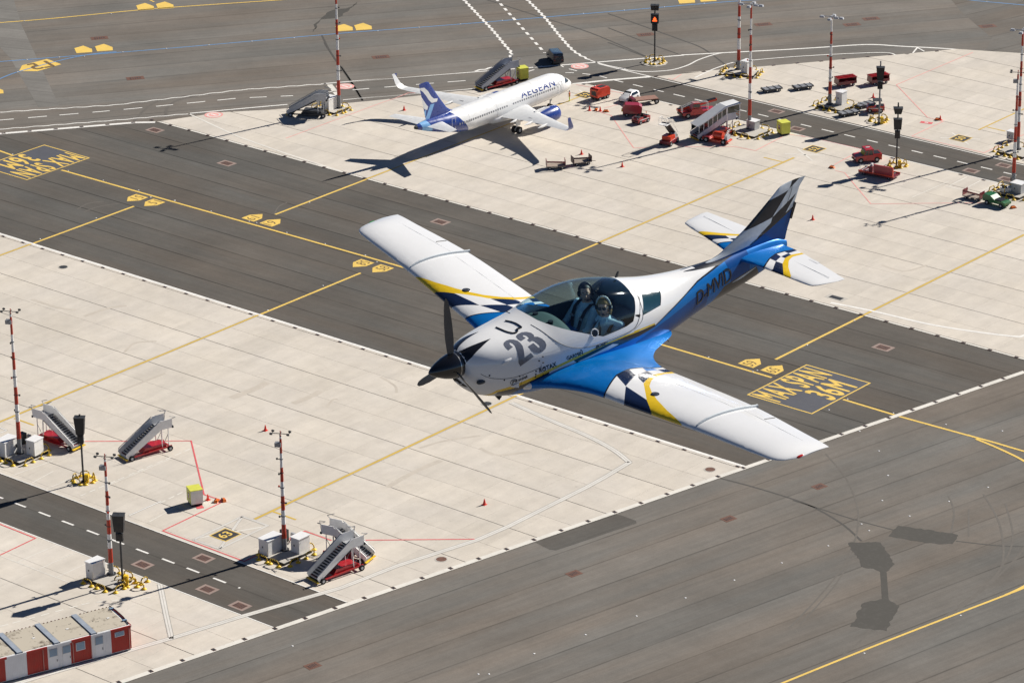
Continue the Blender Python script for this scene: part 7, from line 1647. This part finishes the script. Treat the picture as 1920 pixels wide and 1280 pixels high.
# ---------------------------------------------------------------- cockpit
trim = M('cockpit_dark_trim', (.045, .065, .08), .7)
dash = M('glareshield_green_black', (.022, .050, .046), .75)
R = []
for x in (.60, .4, .2, 0, -.2, -.4, -.6, -.8, -.95, -1.05):
    fr_ = fus_ring(x, -.02); R.append(fr_[34:] + fr_[:3])
mb = MB(); mb.loft(R, trim, caps=False, closed=False); mb.build('cockpit_tub', plane, smooth=60, fix=False)
mb = MB(); rg = [p for p in fus_ring(-1.06, -.03)]; mb.add(rg, [tuple(range(len(rg)))], M('bulkhead_blue_grey', (.10, .18, .23), .6)); mb.build('rear_bulkhead', plane)
mb = MB(); R = []
for x, w, zt in ((.62, .30, .22), (.50, .37, .245), (.30, .43, .255), (.12, .455, .245), (.02, .44, .225), (-.005, .42, .20)):
    R.append([(x, w * cos(pi * i / 20), -.06 + (zt + .06) * sin(pi * i / 20) ** .8) for i in range(21)])
mb.loft(R, dash); mb.build('glareshield', plane, smooth=50)
for y in (-.14, .16): mb = MB(); mb.cyl((.20, y, .20), (.20, y, .262), .035, black, n=12); mb.build('dash_vent', plane)
for y in (-.27, .27):
    mb = MB(); mb.side([(-.40, -.52), (-.80, -.56), (-1.02, .12), (-.94, .14), (-.72, -.44), (-.40, -.42)], y - .20, y + .20, black); mb.build('seat', plane)
mb = MB(); mb.box((-.35, 0, -.42), (.9, .10, .18), trim); mb.build('centre_console', plane)
# vent rings in the canopy
def ring(p, s):
    c = Vector(p); n_ = Vector((0.15, s * .95, .35)).normalized(); a = n_.orthogonal().normalized(); b = n_.cross(a); m1 = MB(); m1.tube([c + n_ * .006 + (a * cos(2 * pi * k / 20) + b * sin(2 * pi * k / 20)) * .052 for k in range(21)], .008, a_white, n=6); m1.add([c + n_ * .003 + (a * cos(2 * pi * k / 20) + b * sin(2 * pi * k / 20)) * .047 for k in range(20)], [tuple(range(20))], M('vent_disc', (.02, .03, .05), .3)); m1.build('canopy_vent', can_o)
ring((-0.2062, 0.5331, 0.1196), 1)
shirt = M('pale_shirt', (.66, .88, .97), .8, var=.08, scale=12); trs = M('dark_trousers', (.03, .035, .05), .8)
def seated(y, H, face, label, hair, shs, **kw):
    J = dict(pelvis=(-.62, y, -.42), waist=(-.68, y, -.26), chest=(-.74, y * .98, -.08), collar=(H[0] - .035, H[1], H[2] - .175), head=H,
             sh_l=(-.75, y + .165 * shs, .025), sh_r=(-.75, y - .165 * shs, .025), el_l=(-.60, y + .20 * shs, -.20), el_r=(-.58, y - .20 * shs, -.20), wr_l=(-.36, y + .12, -.24), wr_r=(-.34, y - .12, -.22),
             kn_l=(-.15, y + .10, -.30), kn_r=(-.15, y - .10, -.30), an_l=(.22, y + .09, -.44), an_r=(.22, y - .09, -.44))
    o = person(J, face, label, shirt, trs, hair, PL, .90, headset=kw.pop('hs'), **kw)
    # shoulder harness lying on the chest
    for s in (-1, 1):
        m1 = MB(); pts = [Vector((-.86, y + s * .10, .08)), Vector((-.74, y + s * .105, .095)), Vector((-.645, y + s * .10, .03)), Vector((-.595, y + s * .085, -.07)), Vector((-.575, y + s * .06, -.20)), Vector((-.53, y + s * .03, -.33))]
        R = []
        for i, p in enumerate(pts): R.append([(p.x - .006, p.y - .022, p.z), (p.x + .008, p.y - .022, p.z + .004), (p.x + .008, p.y + .022, p.z + .004), (p.x - .006, p.y + .022, p.z)])
        m1.loft(R, black); m1.box((pts[3].x + .012, pts[3].y, pts[3].z), (.012, .05, .03), lgrey); m1.build('harness_strap', o)
    m1 = MB()
    for s in (-1, 1): m1.add([(H[0] + .03, H[1] + s * .02, H[2] - .155), (H[0] + .01, H[1] + s * .085, H[2] - .14), (H[0] + .055, H[1] + s * .095, H[2] - .195), (H[0] + .085, H[1] + s * .04, H[2] - .205)], [(0, 1, 2, 3)], shirt)
    m1.build('shirt_collar', o)
    return o
seated(-.27, (-.735, -.275, .222), (.66, .74, .12), 'man with short dark hair and a headset in the far cockpit seat', M('dark_hair', (.03, .022, .018), .6), 1.0, hs=black)
seated(.25, (-.600, .235, .262), (.78, .60, -.02), 'woman with blond hair, sunglasses and a white-banded headset in the near cockpit seat', M('blond_hair', (.40, .25, .11), .85, spec=.1), .88, hs=M('headset_white', (.7, .7, .7), .4), glasses=True, hair_len=.05)
for o in list(COL.objects):
    if o.parent is None and o.type == 'EMPTY' and not o.children: bpy.data.objects.remove(o)
